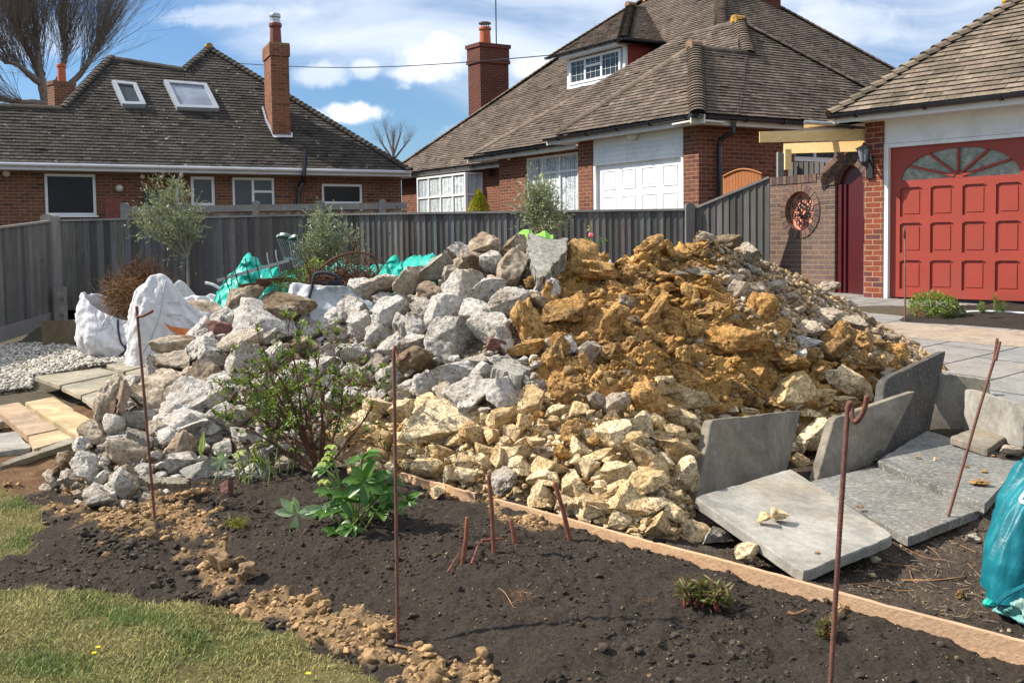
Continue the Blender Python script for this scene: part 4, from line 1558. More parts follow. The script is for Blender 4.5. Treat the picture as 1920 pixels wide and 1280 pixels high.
# ============================================================ HOUSE 1 (dark roof, far left)
def house_one():
 a = P(-20, 320, 21.3)
 b = P(752, 335, 25.3)
 h = thing('bungalow', 'low brick bungalow with a wide dark lichen-spotted roof and tall brick chimney', 'house', (a.x, a.y, 0.7))
 w = Wall((a.x, a.y, 0), (b.x - a.x, b.y - a.y))
 z_e = w.uz(300, 323)[1]
 ub = w.uz(752, 335)[0]
 z0 = .55
 w0 = w
 holes = [px_hole(w, 84, 326, 180, 404), px_hole(w, 358, 331, 403, 386), px_hole(w, 436, 333, 515, 392), px_hole(w, 604, 345, 680, 405)]
 dark = px_hole(w, 268, 358, 312, 400)
 mb = MB()
 w.wall(mb, -6, ub, z0, z_e, holes, .12)
 # right side and back of the house
 sd = -w.n
 e = w.pt(ub, 0)
 W2 = MB()
 e2 = e + sd * 9
 mb.poly([Vector((e.x, e.y, z0)), Vector((e2.x, e2.y, z0)), Vector((e2.x, e2.y, z_e)), Vector((e.x, e.y, z_e))])
 mb.build('wall', BRICK1, h)
 window(w, holes[0], h, glass=GLASSD, fw=.06)
 window(w, holes[1], h, glass=GLASSM, fw=.07)
 window(w, holes[2], h, vbars=(.49,), hbars=((.56, .49, 1.0),), glass=GLASSM, fw=.06, curtain=None)
 window(w, holes[3], h, hbars=((.42, 0, 1),), glass=GLASSD, fw=.06)
 # dark door hatch
 m = MB()
 w.box(m, *dark, .0, .03)
 m.build('vent_cover', BLACKIRON, h)
 # soffit, fascia, gutter
 m = MB()
 eo = .42
 w.box(m, -6, ub + .1, z_e - .03, z_e, -.05, eo)
 m.build('soffit', SOFFIT, h)
 m = MB()
 w.box(m, -6.1, ub + .12, z_e - .03, z_e + .13, eo, eo + .03)
 m.build('fascia', FASCIA, h)
 m = MB()
 gutter(m, [w.pt(-6, z_e + .10, eo + .085), w.pt(ub + .1, z_e + .085, eo + .085)], brackets=1.6)
 m.build('gutter', FASCIA, h)
 # roof plane through the eave line
 el, er = w.pt(-6, z_e + .13, eo + .02), w.pt(ub + .12, z_e + .13, eo + .02)
 pitch = math.radians(44)
 n = (w.n * math.sin(pitch) + Vector((0, 0, 1)) * math.cos(pitch)).normalized()
 R = lambda x, y: onp(x, y, el, n)
 L1 = R(-40, 196)
 L2 = R(116, 203)
 A = R(206, 108)
 B = R(345, 130)
 T = R(392, 90)
 E = R(745, 308)
 mb = MB()
 Lb = Vector(el)
 k = .115
 # decompose in convex pieces sharing exact edges
 eA, eT = R(206, 330), R(392, 330)
 def foot(x):
  p = R(x, 250)
  t = (p - el).dot(w.d)
  return el + w.d * t
 f2, fA, fB, fT = foot(116), foot(206), foot(345), foot(392)
 roof_face(mb, [el, f2, L2, L1], k, seed=1)
 roof_face(mb, [f2, fA, A, L2], k, seed=2)
 roof_face(mb, [fA, fB, B, A], k, seed=3)
 roof_face(mb, [fB, fT, T, B], k, seed=4)
 roof_face(mb, [fT, er, T], k, seed=5)
 s = -w.n
 d = w.d
 nl = (-d * math.sin(pitch) + Vector((0, 0, math.cos(pitch)))).normalized()
 nr = (d * math.sin(pitch) + Vector((0, 0, math.cos(pitch)))).normalized()
 # hip ends turning away
 roof_face(mb, [er, er + s * 10, T + s * 3 + Vector((0, 0, .0)), T], k, seed=6)
 # left sun-lit hip face of the raised roof, and the gablet left of the peak
 A2 = A + s * 5 + Vector((0, 0, 0))
 roof_face(mb, [L2, A, A2, L2 + s * 3 - d * 2.2], k, seed=7)
 B2 = B + s * .2
 mb2 = T + s * 5
 roof_face(mb, [A, B, B + s * 3.5, A + s * 3.5], k, seed=8, under=True)
 roof_face(mb, [B, T, T + s * 5, B + s * 5 - d * 1.4 - Vector((0, 0, .5))], k, seed=9)
 hip(mb, L2, A, n, nl, .14, .14, 11)
 hip(mb, B, T, n, nl, .14, .13, 12)
 hip(mb, er, T, n, nr, .14, .14, 13)
 hip(mb, L1, L2, n, Vector((0, 0, 1)), .3, .13, 14, .01)
 hip(mb, A, B + (B - A) * .0, n, Vector((0, 0, 1)), .3, .13, 15, .01)
 rf = mb.build('roof', TILE1, h)
 m = MB()
 c_ = T + Vector((0, 0, .02))
 m.tube([c_ - w.n * .12, c_ + w.n * .1], [.12, .10], 10)
 m.build('ridge_end', LICHEN, rf)
 # back wall / rear slope
 # skylights
 def sky(cs, name):
  pts = [R(*c) + n * .05 for c in cs]
  cen = sum(pts, Vector()) / 4
  fr = MB()
  for i in range(4):
   a_, b_ = pts[i], pts[(i + 1) % 4]
   fr.bar(a_ + (b_ - a_).normalized() * -.03, b_ + (b_ - a_).normalized() * .03, .09, .1, n)
  f = fr.build('skylight', SKYLF, rf)
  g = MB()
  g.poly([p + n * .01 for p in pts])
  g.build('pane', GLASSB if len(name) else GLASSM, f)
 # skylight is a part of the house; its pane a sub-part
 for cs, g_ in ((((214, 160), (252, 164), (269, 201), (232, 200)), GLASSM), (((311, 159), (384, 165), (406, 208), (334, 206)), GLASSB)):
  pts = [R(*c) + n * .06 for c in cs]
  fr = MB()
  for i in range(4):
   a_, b_ = pts[i], pts[(i + 1) % 4]
   e_ = (b_ - a_).normalized() * .04
   fr.bar(a_ - e_, b_ + e_, .10, .12 + .004 * i, n)
  f = fr.build('skylight', SKYLF, h)
  g = MB()
  g.poly([p + n * .015 for p in pts])
  g.build('pane', g_, f)
 # chimney
 cb = R(513, 255)
 cd_ = w.d
 lp, rp = R(494, 245), R(546, 252)
 dist = cb.y - .1
 o = onp(509, 170, cb + w.n * .08, w.n)
 o2 = onp(543, 170, cb + w.n * .08, w.n)
 W_ = (o2 - o).length
 zt = P(513, 84, cb.y).z
 ch = MB()
 dep = .9
 zc = cb.z - .3
 ux, uy = w.d * W_, s * dep
 o.z = 0
 stack(ch, o, ux, uy, zc, zt - .28)
 stack(ch, o - (w.d + s) * .03, w.d * (W_ + .06), s * (dep + .06), zt - .28, zt)
 c1 = ch.build('chimney', BRICKC, h)
 m = MB()
 stack(m, o - (w.d + s) * .03 + (w.d + s) * .004, w.d * (W_ + .05), s * (dep + .05), zt, zt + .05)
 m.build('chimney_cap', mat_plain('lichened_mortar', (.22, .16, .08), .9, .1, .4, 12), c1)
 m = MB()
 cc = o + w.d * W_ * .5 + s * dep * .5
 pot(m, cc, zt + .04, zt + .62, .15)
 m.build('chimney_pot', TERRAD, c1)
 m = MB()
 pot(m, cc, zt + .62, zt + .86, .13)
 m.build('pot_cowl', ALU, c1)
 m = MB()
 q = [R(490, 205), R(497, 232), R(512, 262), R(548, 262), R(548, 253), R(512, 250), R(500, 228), R(493, 204)]
 q = [p + n * .075 for p in q]
 m.poly([q[0], q[1], q[6], q[7]])
 m.poly([q[1], q[2], q[5], q[6]])
 m.poly([q[2], q[3], q[4], q[5]])
 m.build('flashing', LEAD, c1)
 # second chimney, far left
 c2 = P(124, 150, 30)
 m = MB()
 l_, r_ = P(101, 148, 29), P(141, 148, 29.5)
 uu = (r_ - l_)
 uu.z = 0
 vv = Vector((-uu.y, uu.x, 0)).normalized() * .45
 l_.z = 0
 zt = P(122, 150, 29).z
 stack(m, l_, uu, vv, zt - 3, zt - .12)
 stack(m, l_ - uu * .04, uu * 1.08, vv, zt - .12, zt)
 c2o = m.build('chimney', BRICK1, h)
 m = MB()
 pot(m, l_ + uu * .5 + vv * .4, zt, P(120, 116, 29).z, .125)
 m.build('chimney_pot', TERRA, c2o)
 # vent pipe through the eave
 m = MB()
 p0 = R(573, 300)
 pp = Vector((p0.x, p0.y, 0)) + w.n * .35
 tp = onp(573, 279, pp, w.n)
 el2 = onp(569, 340, w.pt(0, 0, .12), w.n)
 lo = onp(559, 384, w.pt(0, 0, .08), w.n)
 m.tube([tp, onp(570, 328, pp, w.n), el2, onp(561, 352, w.pt(0, 0, .1), w.n), lo, lo - Vector((0, 0, 1.5))], .055, 10)
 m.build('vent_pipe', GUTTER, h)
 # grey downpipe with swan neck
 m = MB()
 m.tube([onp(340, 322, w.pt(0, 0, .5), w.n), onp(339, 330, w.pt(0, 0, .45), w.n), onp(332, 341, w.pt(0, 0, .1), w.n), onp(332, 420, w.pt(0, 0, .08), w.n)], .04, 8)
 m.build('downpipe', FASCIA, h)
 # small lights under the eave
 for x, y, r in ((224, 353, .085), (267, 331, .06), (300, 331, .07), (12, 325, .08)):
  m = MB()
  c = onp(x, y, w.pt(0, 0, .08), w.n)
  m.tube([c - w.n * .1, c, c + w.n * .06], [r * .8, r, r * .5], 10)
  m.build('wall_light', SOFFIT, h)
 # brown shed door seen over the fence
 m = MB()
 hh = px_hole(w, 196, 374, 228, 412)
 w.box(m, hh[0], hh[1], z0, hh[3], .4, .5)
 m.build('bin_store', TERRAD, h)


house_one()


# ============================================================ HOUSE 2 (centre)
def house_two():
 C2 = P(1310, 236, 17.5)
 Ld = Vector((-.592, .806, 0)).normalized()
 Sd = Vector((.88, .474, 0)).normalized()
 h = thing('brick_house', 'brick house with stepped brown tiled hipped roofs, dormer window and white garage door', 'house', (C2.x, C2.y, .8))
 z0 = .6
 wA = Wall((C2.x, C2.y, 0), Ld)
 z_e = wA.uz(1215, 248)[1]           # soffit height
 def off(w, px, py_other, py_self):
  pass
 # garage section
 uP0 = wA.uz(1283, 300)[0]
 uD0 = wA.uz(1281, 300)[0]
 uD1 = wA.uz(1111, 300)[0]
 uPL = wA.uz(1084, 300)[0]
 # section planes further back
 dB = 1.0
 wB = Wall(wA.pt(0, 0, -.95), Ld)
 wC = Wall(wA.pt(0, 0, -2.45), Ld)
 holeG = (uD0, uD1, z0, z_e)
 mb = MB()
 wA.wall(mb, 0, uPL, z0, z_e, [holeG], .12)
 # left cheek of the garage section, right side wall
 mb.poly([wA.pt(uPL, z0), wA.pt(uPL, z0, -.95), wA.pt(uPL, z_e, -.95), wA.pt(uPL, z_e)])
 wS = Wall((C2.x, C2.y, 0), Sd)
 hs = px_hole(wS, 1490, 258, 1572, 300)
 wS.wall(mb, 0, 11, z0, z_e, [hs], .12)
 # section B
 u1 = wB.uz(1084, 300)[0]
 uw1 = wB.uz(985, 300)[0]
 ub1 = wB.uz(936, 330)[0]
 hB = px_hole(wB, 986, 279, 1084, 398)
 hB = (hB[0], hB[1], hB[2] - .1, z_e - .06)
 wB.wall(mb, hB[0] - .3, ub1, z0, z_e, [hB], .12)
 mb.poly([wB.pt(ub1, z0), wB.pt(ub1, z0, -1.5), wB.pt(ub1, z_e, -1.5), wB.pt(ub1, z_e)])
 # section C with bay
 uc0 = wC.uz(936, 330)[0]
 uc1 = wC.uz(753, 350)[0]
 wC.wall(mb, uc0 - .6, uc1, z0, z_e, [], .12)
 mb.poly([wC.pt(uc1, z0), wC.pt(uc1, z0, -8), wC.pt(uc1, z_e, -8), wC.pt(uc1, z_e)])
 mb.build('wall', BRICK2, h)
 wS_w = window(wS, hs, h, vbars=(.5,), glass=GLASSM)
 # garage: white boarding and panelled door
 dt = wA.uz(1196, 302)[1]
 m = MB()
 nb = 5
 for i in range(nb):
  za = dt + .06 + (z_e - dt - .06) * i / nb
  zb = dt + .06 + (z_e - dt - .06) * (i + 1) / nb
  wA.box(m, uD0, uD1, za + .006, zb, -.06, -.02)
  wA.box(m, uD0, uD1, za - .001, za + .006, -.06, -.028)
 m.build('weatherboard', WHITE, h)
 m = MB()
 wA.box(m, uD0, uD0 + .07, z0, dt + .06, -.1, -.012)
 wA.box(m, uD1 - .07, uD1, z0, dt + .06, -.1, -.012)
 wA.box(m, uD0 + .07, uD1 - .07, dt, dt + .06, -.1, -.014)
 gf = m.build('garage_door', WHITE, h)
 m = MB()
 a, b = uD0 + .075, uD1 - .075
 wA.box(m, a, b, z0, dt, -.13, -.085)
 cols, rows = 5, 4
 pw = (b - a) / (cols - 0.0)
 cw = (b - a - .12) / 4
 ph = .52
 for r in range(4):
  for c in range(4):
   ua = a + .06 + c * cw + .09
   ub_ = ua + cw - .18
   zb = dt - .12 - r * ph
   za = zb - ph + .13
   wA.box(m, ua, ub_, zb - .02, zb, -.085, -.074)
   wA.box(m, ua, ub_, za, za + .02, -.085, -.074)
   wA.box(m, ua, ua + .02, za + .02, zb - .02, -.085, -.0745)
   wA.box(m, ub_ - .02, ub_, za + .02, zb - .02, -.085, -.0745)
   wA.box(m, ua + .06, ub_ - .06, za + .06, zb - .06, -.085, -.078)
 m.build('door_panel', WHITE, gf)
 # window B: three lights, small top lights over the two right ones
 window(wB, hB, h, vbars=(.36, .69), hbars=((.72, 0, .36), (.72, .36, .69)), glass=GLASSM, curtain=True, sill=True, set_in=.04)
 # bay window in C: two faces
 pa = wC.uz(780, 350)[0]
 pb = wC.uz(884, 350)[0]
 bo = .45
 wb = Wall(wC.pt(0, 0, bo), Ld)
 x0, x1 = wb.uz(782, 350)[0], wb.uz(873, 350)[0]
 zt_ = z_e - .08
 hb = (min(x0, x1), max(x0, x1), 1.2, zt_)
 window(wb, hb, h, vbars=(.25, .5, .75), hbars=((.74, 0, .25), (.74, .25, .5), (.74, .5, .75), (.74, .75, 1)), glass=GLASSM, curtain=True, set_in=-.0)
 e0 = wb.pt(hb[0], 0)
 e1 = wC.pt(wC.uz(905, 350)[0], 0)
 ws_ = Wall((e0.x, e0.y, 0), (e1.x - e0.x, e1.y - e0.y))
 le = (Vector((e1.x - e0.x, e1.y - e0.y, 0))).length
 window(ws_, (0, le, 1.2, zt_), h, hbars=((.74, 0, 1),), glass=GLASSM, curtain=True, set_in=-.0, sill=False)
 m = MB()
 wb.box(m, hb[0], hb[1], .7, 1.16, -.4, -.01)
 m.build('bay_base', BRICK2, h)
 # soffit / fascia / gutters for each step
 eo = .32
 segs = [(wA, -.15 - .3, wA.uz(1048, 250)[0], 0), (wB, wB.uz(1100, 250)[0], wB.uz(897, 280)[0], 1), (wC, wC.uz(960, 280)[0], wC.uz(727, 318)[0], 2)]
 for w, ua, ub_, i in segs:
  m = MB()
  w.box(m, ua, ub_, z_e - .004 * i, z_e + .03 - .004 * i, -.2, eo)
  w.box(m, ua, ub_, z_e - .03, z_e + .12, eo, eo + .025)
  f = m.build('fascia', SOFFIT, h)
  m = MB()
  gutter(m, [w.pt(ua, z_e + .12, eo + .085), w.pt(ub_, z_e + .10, eo + .085)], r=.062, brackets=.9)
  m.build('gutter', GUTTER, h)
 m = MB()
 wS.box(m, -.45, 11, z_e + .001, z_e + .03, -.2, eo)
 wS.box(m, -.45, 11, z_e - .03, z_e + .12, eo, eo + .025)
 m.build('fascia', SOFFIT, h)
 m = MB()
 gutter(m, [wS.pt(-.52, z_e + .12, eo + .085), wS.pt(10.5, z_e + .08, eo + .085)], r=.062, brackets=.9)
 m.build('gutter', GUTTER, h)
 # downpipe on the side wall
 m = MB()
 gp = onp(1376, 228, wS.pt(0, 0, eo + .08), wS.n)
 m.tube([gp, gp - Vector((0, 0, .18)), onp(1350, 262, wS.pt(0, 0, .1), wS.n), onp(1349, 275, wS.pt(0, 0, .07), wS.n), onp(1349, 420, wS.pt(0, 0, .07), wS.n)], .045, 8)
 m.build('downpipe', GUTTER, h)
 # ---- roofs
 ze = z_e + .15
 pit = math.radians(43)
 def ups(v, k=1.0):
  return (v * math.sin(pit) + Vector((0, 0, math.cos(pit)))).normalized()
 nA = ups(wA.n)
 nS = ups(wS.n)
 A1 = None
 # near eave corner
 fa = Vector(wA.pt(0, ze, eo + .05))
 fs = Vector(wS.pt(0, ze, eo + .05))
 # intersection of the two eave lines
 d1, d2 = wA.d, wS.d
 den = d1.x * d2.y - d1.y * d2.x
 t = ((fs.x - fa.x) * d2.y - (fs.y - fa.y) * d2.x) / den
 A1 = fa + d1 * t
 def onA(px, py): return onp(px, py, A1, nA)
 def onS(px, py): return onp(px, py, A1, nS)
 RA = onS(1303, 88)
 def eave(w, px):
  q = onp(px, 250, w.pt(0, 0, eo + .05), w.n)
  return Vector((q.x, q.y, ze))
 A0 = eave(wA, 1043)
 # front triangle of A: apex shared; plane fitted through the eave and the apex
 mb = MB()
 n1 = None
 n1 = roof_face(mb, [A1, A0, RA], .1, seed=21)
 RA2 = onS(1402, 100)
 RA2.z = RA.z
 # B block
 nB = ups(wB.n)
 Bo = Vector(wB.pt(0, ze, eo + .05))
 RB1 = onS(1385, 40)
 B0 = eave(wB, 888)
 t = (RB1 - Bo)
 # front plane of B through its eave and the apex
 nBf = (RB1 - B0).cross(Ld).normalized()
 if nBf.z < 0: nBf = -nBf
 def onB(px, py): return onp(px, py, B0, nBf)
 RB0 = onB(1288, 60)
 RB0.z = RB1.z
 BN = B0 - Ld * ((B0 - A1).dot(Ld) * 1.0 + .0)
 # near eave corner of B lies on the side eave line
 den = Ld.x * Sd.y - Ld.y * Sd.x
 tt = ((A1.x - B0.x) * Sd.y - (A1.y - B0.y) * Sd.x) / den
 BN = B0 + Ld * tt
 BN.z = ze
 roof_face(mb, [B0, BN, RB1, RB0], .1, seed=22)
 # right plane: side face of A, then hip end of B
 RH = onS(1631, 169)
 SE = RB1 + (RH - RB1) * ((RB1.z - ze) / (RB1.z - RH.z))
 roof_face(mb, [A1, BN, RA2, RA], .1, seed=23, tint=.18)
 roof_face(mb, [BN, SE, RB1], .1, seed=24, tint=.18)
 # main roof C
 C0 = eave(wC, 722)
 nC = ups(wC.n)
 def onC(px, py): return onp(px, py, C0, nC)
 T0 = onC(1213, -6)
 T1_ = onC(1352, -52)
 T1_.z = T0.z
 CN = C0 - Ld * 13.5
 CN.z = ze
 # lower part C face: convex quad
 roof_face(mb, [C0, CN, T1_, T0], .1, seed=25)
 nM = nS
 def onM(px, py): return onp(px, py, T1_, nM)
 M1 = onM(1690, 132)
 M2 = onM(1800, 200)
 M3 = onM(1395, 330)
 roof_face(mb, [T1_, M2 + (M2 - T1_) * .3, M3], .1, seed=26, tint=.2)
 # far-left end and back slopes, so the roof is closed
 roof_face(mb, [C0, T0, T0 + Sd * 4, C0 + Sd * 9], .1, seed=27)
 hipg = .17
 # bonnets and ridges
 hip(mb, A0 + Vector((0, 0, .02)), RA, n1, -Ld, .15, .11, 31, .02, 1.2)
 hip(mb, A1, RA, n1, nS, .1, .17, 32, .035, 1.0, arc=7)
 hip(mb, B0 + Vector((0, 0, .02)), RB0, nBf, nC, .16, .11, 33, .02, 1.2)
 hip(mb, RA2 - (RB1 - RA2) * .05, RB1, nBf, nS, .1, .17, 34, .035, 1.0, arc=7)
 hip(mb, RH, RB1, nS, Sd, .3, .13, 35, .02, 1.0)
 hip(mb, RA, RA2, Vector((0, 0, 1)), nS, .3, .12, 36, .01, .7)
 hip(mb, RB0, RB1, Vector((0, 0, 1)), nBf, .3, .12, 37, .01, .9)
 hip(mb, C0, T0, nC, Ld, .15, .11, 38, .02, 1.1)
 hip(mb, onC(1352, 60), T1_, nC, nS, .1, .17, 39, .035, 1.0, arc=7)
 hip(mb, onM(1740, 166), T1_, nS, Sd, .18, .13, 40, .02, .9)
 hip(mb, T0, T1_, Vector((0, 0, 1)), nC, .3, .12, 41, .01, 1)
 # dormer
 q = onC(1063, 165)
 wD = Wall((q.x, q.y, 0), Ld)
 uL, uR = wD.uz(1063, 130)[0], wD.uz(1172, 110)[0]
 zD = wD.uz(1115, 90)[1]
 zDl = q.z - .1
 DA1 = onp(1168, 72, wD.pt(0, 0, .3), wD.n)
 zde = DA1.z
 DA0 = onp(1030, 97, wD.pt(0, 0, .3), wD.n)
 DA0.z = zde
 # apex half-way, set back
 mid_ = (DA0 + DA1) / 2
 dap = onp(1183, 12, mid_ + Sd * 2.6, wD.n)
 nd1 = roof_face(mb, [DA1, DA0, dap], .1, seed=51)
 dr = dap + Sd * 4
 D2 = DA1 + Sd * 5
 roof_face(mb, [DA1, D2, dr, dap], .1, seed=52, tint=.18)
 nr_ = ups(wS.n)
 hip(mb, DA1, dap, nd1, nS, .1, .16, 53, .03, 1.0, arc=7)
 hip(mb, DA0, dap, nd1, Ld, .15, .1, 54, .02, 1.1)
 hip(mb, dap, dr, Vector((0, 0, 1)), nS, .3, .12, 55, .01, .8)
 rf = mb.build('roof', TILE2, h)
 # lichened ridge ends
 for p, r in ((RB1, .105), (T0, .2), (dap, .11), (RA, .11)):
  m = MB()
  m.tube([p - Sd * .15 + Vector((0, 0, .02)), p + Sd * .12 + Vector((0, 0, .03))], [r, r * .9], 10)
  m.build('ridge_end', LICHEN if r != .11 else TILE_R, rf)
 m = MB()
 m.obox(T0 - Vector((0, 0, .3)) - Ld * 0.1, -Ld * 3.2, nC * .06, (T0 - onC(1213, 10)).normalized() * .55)
 # dormer body
 dm = thing_part('dormer', h, wD.pt((uL + uR) / 2, zDl))
 m = MB()
 wD.box(m, uL, uR, zDl - .2, zde - .02, -.9, -.09)
 body = m.build('dormer', WHITE, h)
 hd = (min(uL, uR) + .06, max(uL, uR) - .06, wD.uz(1115, 155)[1], zde - .16)
 m = MB()
 a_, b_ = min(uL, uR), max(uL, uR)
 wD.box(m, a_, a_ + .1, hd[2] - .4, zde - .05, -.085, .0)
 wD.box(m, b_ - .1, b_, zDl - .2, zde - .05, -.085, .0)
 wD.box(m, a_, b_, zde - .12, zde - .04, -.085, .3)
 wD.box(m, a_ + .1, b_ - .1, hd[2] - .12, hd[2] + .04, -.085, .03)
 m.build('dormer_frame', UPVC, body)
 # glazing
 W_ = hd[1] - hd[0]
 window(wD, (hd[0] + .08, hd[1] - .08, hd[2] + .05, hd[3]), h, vbars=(.36, .68), hbars=((.62, .36, .68),), glass=GLASSM, sill=False, set_in=-.035, lead=True, fw=.07)
 m = MB()
 gutter(m, [DA1 + wD.n * .06 - Ld * .05, DA0 + wD.n * .06 + Ld * .05], r=.06, brackets=.6)
 gutter(m, [DA1 + wS.n * .06, DA1 + Sd * 2.6 + wS.n * .06], r=.06, brackets=.9)
 m.build('dormer_gutter', GUTTER, body)
 m = MB()
 c0 = wD.pt(min(uL, uR), 0, -.095)
 m.obox(Vector((c0.x, c0.y, zDl - .4)) , Sd * 3, -Ld * .03, Vector((0, 0, zde - zDl + .33)))
 m.build('dormer_cheek', REDTILE, body)
 # chimneys
 cb = P(915, 190, 27)
 m = MB()
 l_ = P(877, 90, 26.2)
 r_ = P(953, 90, 25.6)
 lo_ = Vector((l_.x, l_.y, 0))
 uu = Vector((r_.x - l_.x, r_.y - l_.y, 0))
 c_ = lo_ + uu * .3 - Vector((0, .45, 0))
 # two visible faces: narrow left one, wide right one
 k0 = P(900, 90, 31.0)
 k1 = P(953, 90, 31.5)
 kl = P(877, 90, 31.5)
 k0.z = k1.z = kl.z = 0
 ux, uy = (k1 - k0), (kl - k0)
 zt = P(915, 82, 31.2).z
 def stk(m, e, za, zb):
  q0 = k0 - ux.normalized() * e - uy.normalized() * e
  m.obox(Vector((q0.x, q0.y, za)), ux + ux.normalized() * 2 * e, uy + uy.normalized() * 2 * e, Vector((0, 0, zb - za)))
 stk(m, 0, 3.5, zt - .62)
 stk(m, .04, zt - .62, zt - .5)
 stk(m, .02, zt - .5, zt - .12)
 stk(m, .06, zt - .12, zt)
 ck = m.build('chimney', BRICKM, h)
 m = MB()
 cc = k0 + ux * .4 + uy * .5
 pot(m, cc, zt, P(914, 48, 31.2).z, .185)
 m.build('chimney_pot', TERRA, ck)
 m = MB()
 zz = P(914, 48, 31.2).z
 for k in range(4):
  t_ = k * math.pi / 2 + .4
  q = cc + Vector((math.cos(t_), math.sin(t_), 0)) * .13
  m.tube([Vector((q.x, q.y, zz - .02)), Vector((q.x, q.y, zz + .1))], .012, 5)
 m.tube([Vector((cc.x, cc.y, zz + .1)), Vector((cc.x, cc.y, zz + .14)), Vector((cc.x, cc.y, zz + .17))], [.21, .2, .04], 12)
 m.build('pot_cowl', GUTTER, ck)
 m = MB()
 am = k0 + ux * .8 + uy * .5
 m.tube([Vector((am.x, am.y, zt - .2)), Vector((am.x, am.y, zt + 5))], .022, 6)
 m.build('aerial_mast', GUTTER, ck)
 # the second chimney at the top right
 k = onM(1462, 28)
 m = MB()
 q = Vector((k.x, k.y, 0)) - Sd * .1 + Vector((-.1, 0, 0))
 m.obox(Vector((q.x - .45, q.y + .35, k.z - 1.2)), Vector((.75, .0, 0)), Vector((0, .8, 0)), Vector((0, 0, 2.9)))
 ck2 = m.build('chimney', BRICKM, h)
 # eaves floodlight and dome light, carriage lamp
 m = MB()
 c = onp(1186, 254, wA.pt(0, 0, .05), wA.n)
 m.tube([c + Vector((0, 0, .1)), c + Vector((0, 0, .06)), c - Vector((0, 0, .03)), c - Vector((0, 0, .09))], [.12, .13, .12, .05], 12)
 m.build('dome_lamp', SOFFIT, h)
 m = MB()
 c = onp(954, 294, wB.pt(0, 0, .08), wB.n)
 m.tube([c + Vector((0, 0, .07)), c, c - Vector((0, 0, .08))], [.05, .07, .04], 8)
 m.build('sensor_light', SOFFIT, h)
 m = MB()
 c = onp(918, 322, wC.pt(0, 0, .15), wC.n)
 m.tube([c + Vector((0, 0, .12)), c + Vector((0, 0, .08)), c - Vector((0, 0, .1)), c - Vector((0, 0, .13))], [.02, .09, .06, .02], 6)
 m.bar(c - Vector((0, 0, .1)), c - Vector((0, 0, .08)) - wC.n * .16, .03, .03)
 m.build('carriage_lamp', BLACKIRON, h)
 # overhead phone cable, fixed to the dormer
 m = MB()
 e = onp(1030, 104, wD.pt(0, 0, .3), wD.n)
 far = P(430, 118, 40)
 pts = []
 for i in range(25):
  t_ = i / 24
  p = e.lerp(far, t_)
  p.z -= 1.2 * math.sin(t_ * math.pi) * .22
  pts.append(p)
 pts.append(far + (far - pts[-2]) * 3)
 m.tube(pts, .016, 5)
 m.build('phone_cable', GUTTER, h)
 return h


def thing_part(name, parent, loc):
 return None


TILE_R = mat_plain('ridge_tile', (.24, .15, .10), .85, .2, .4, 9)
house_two()


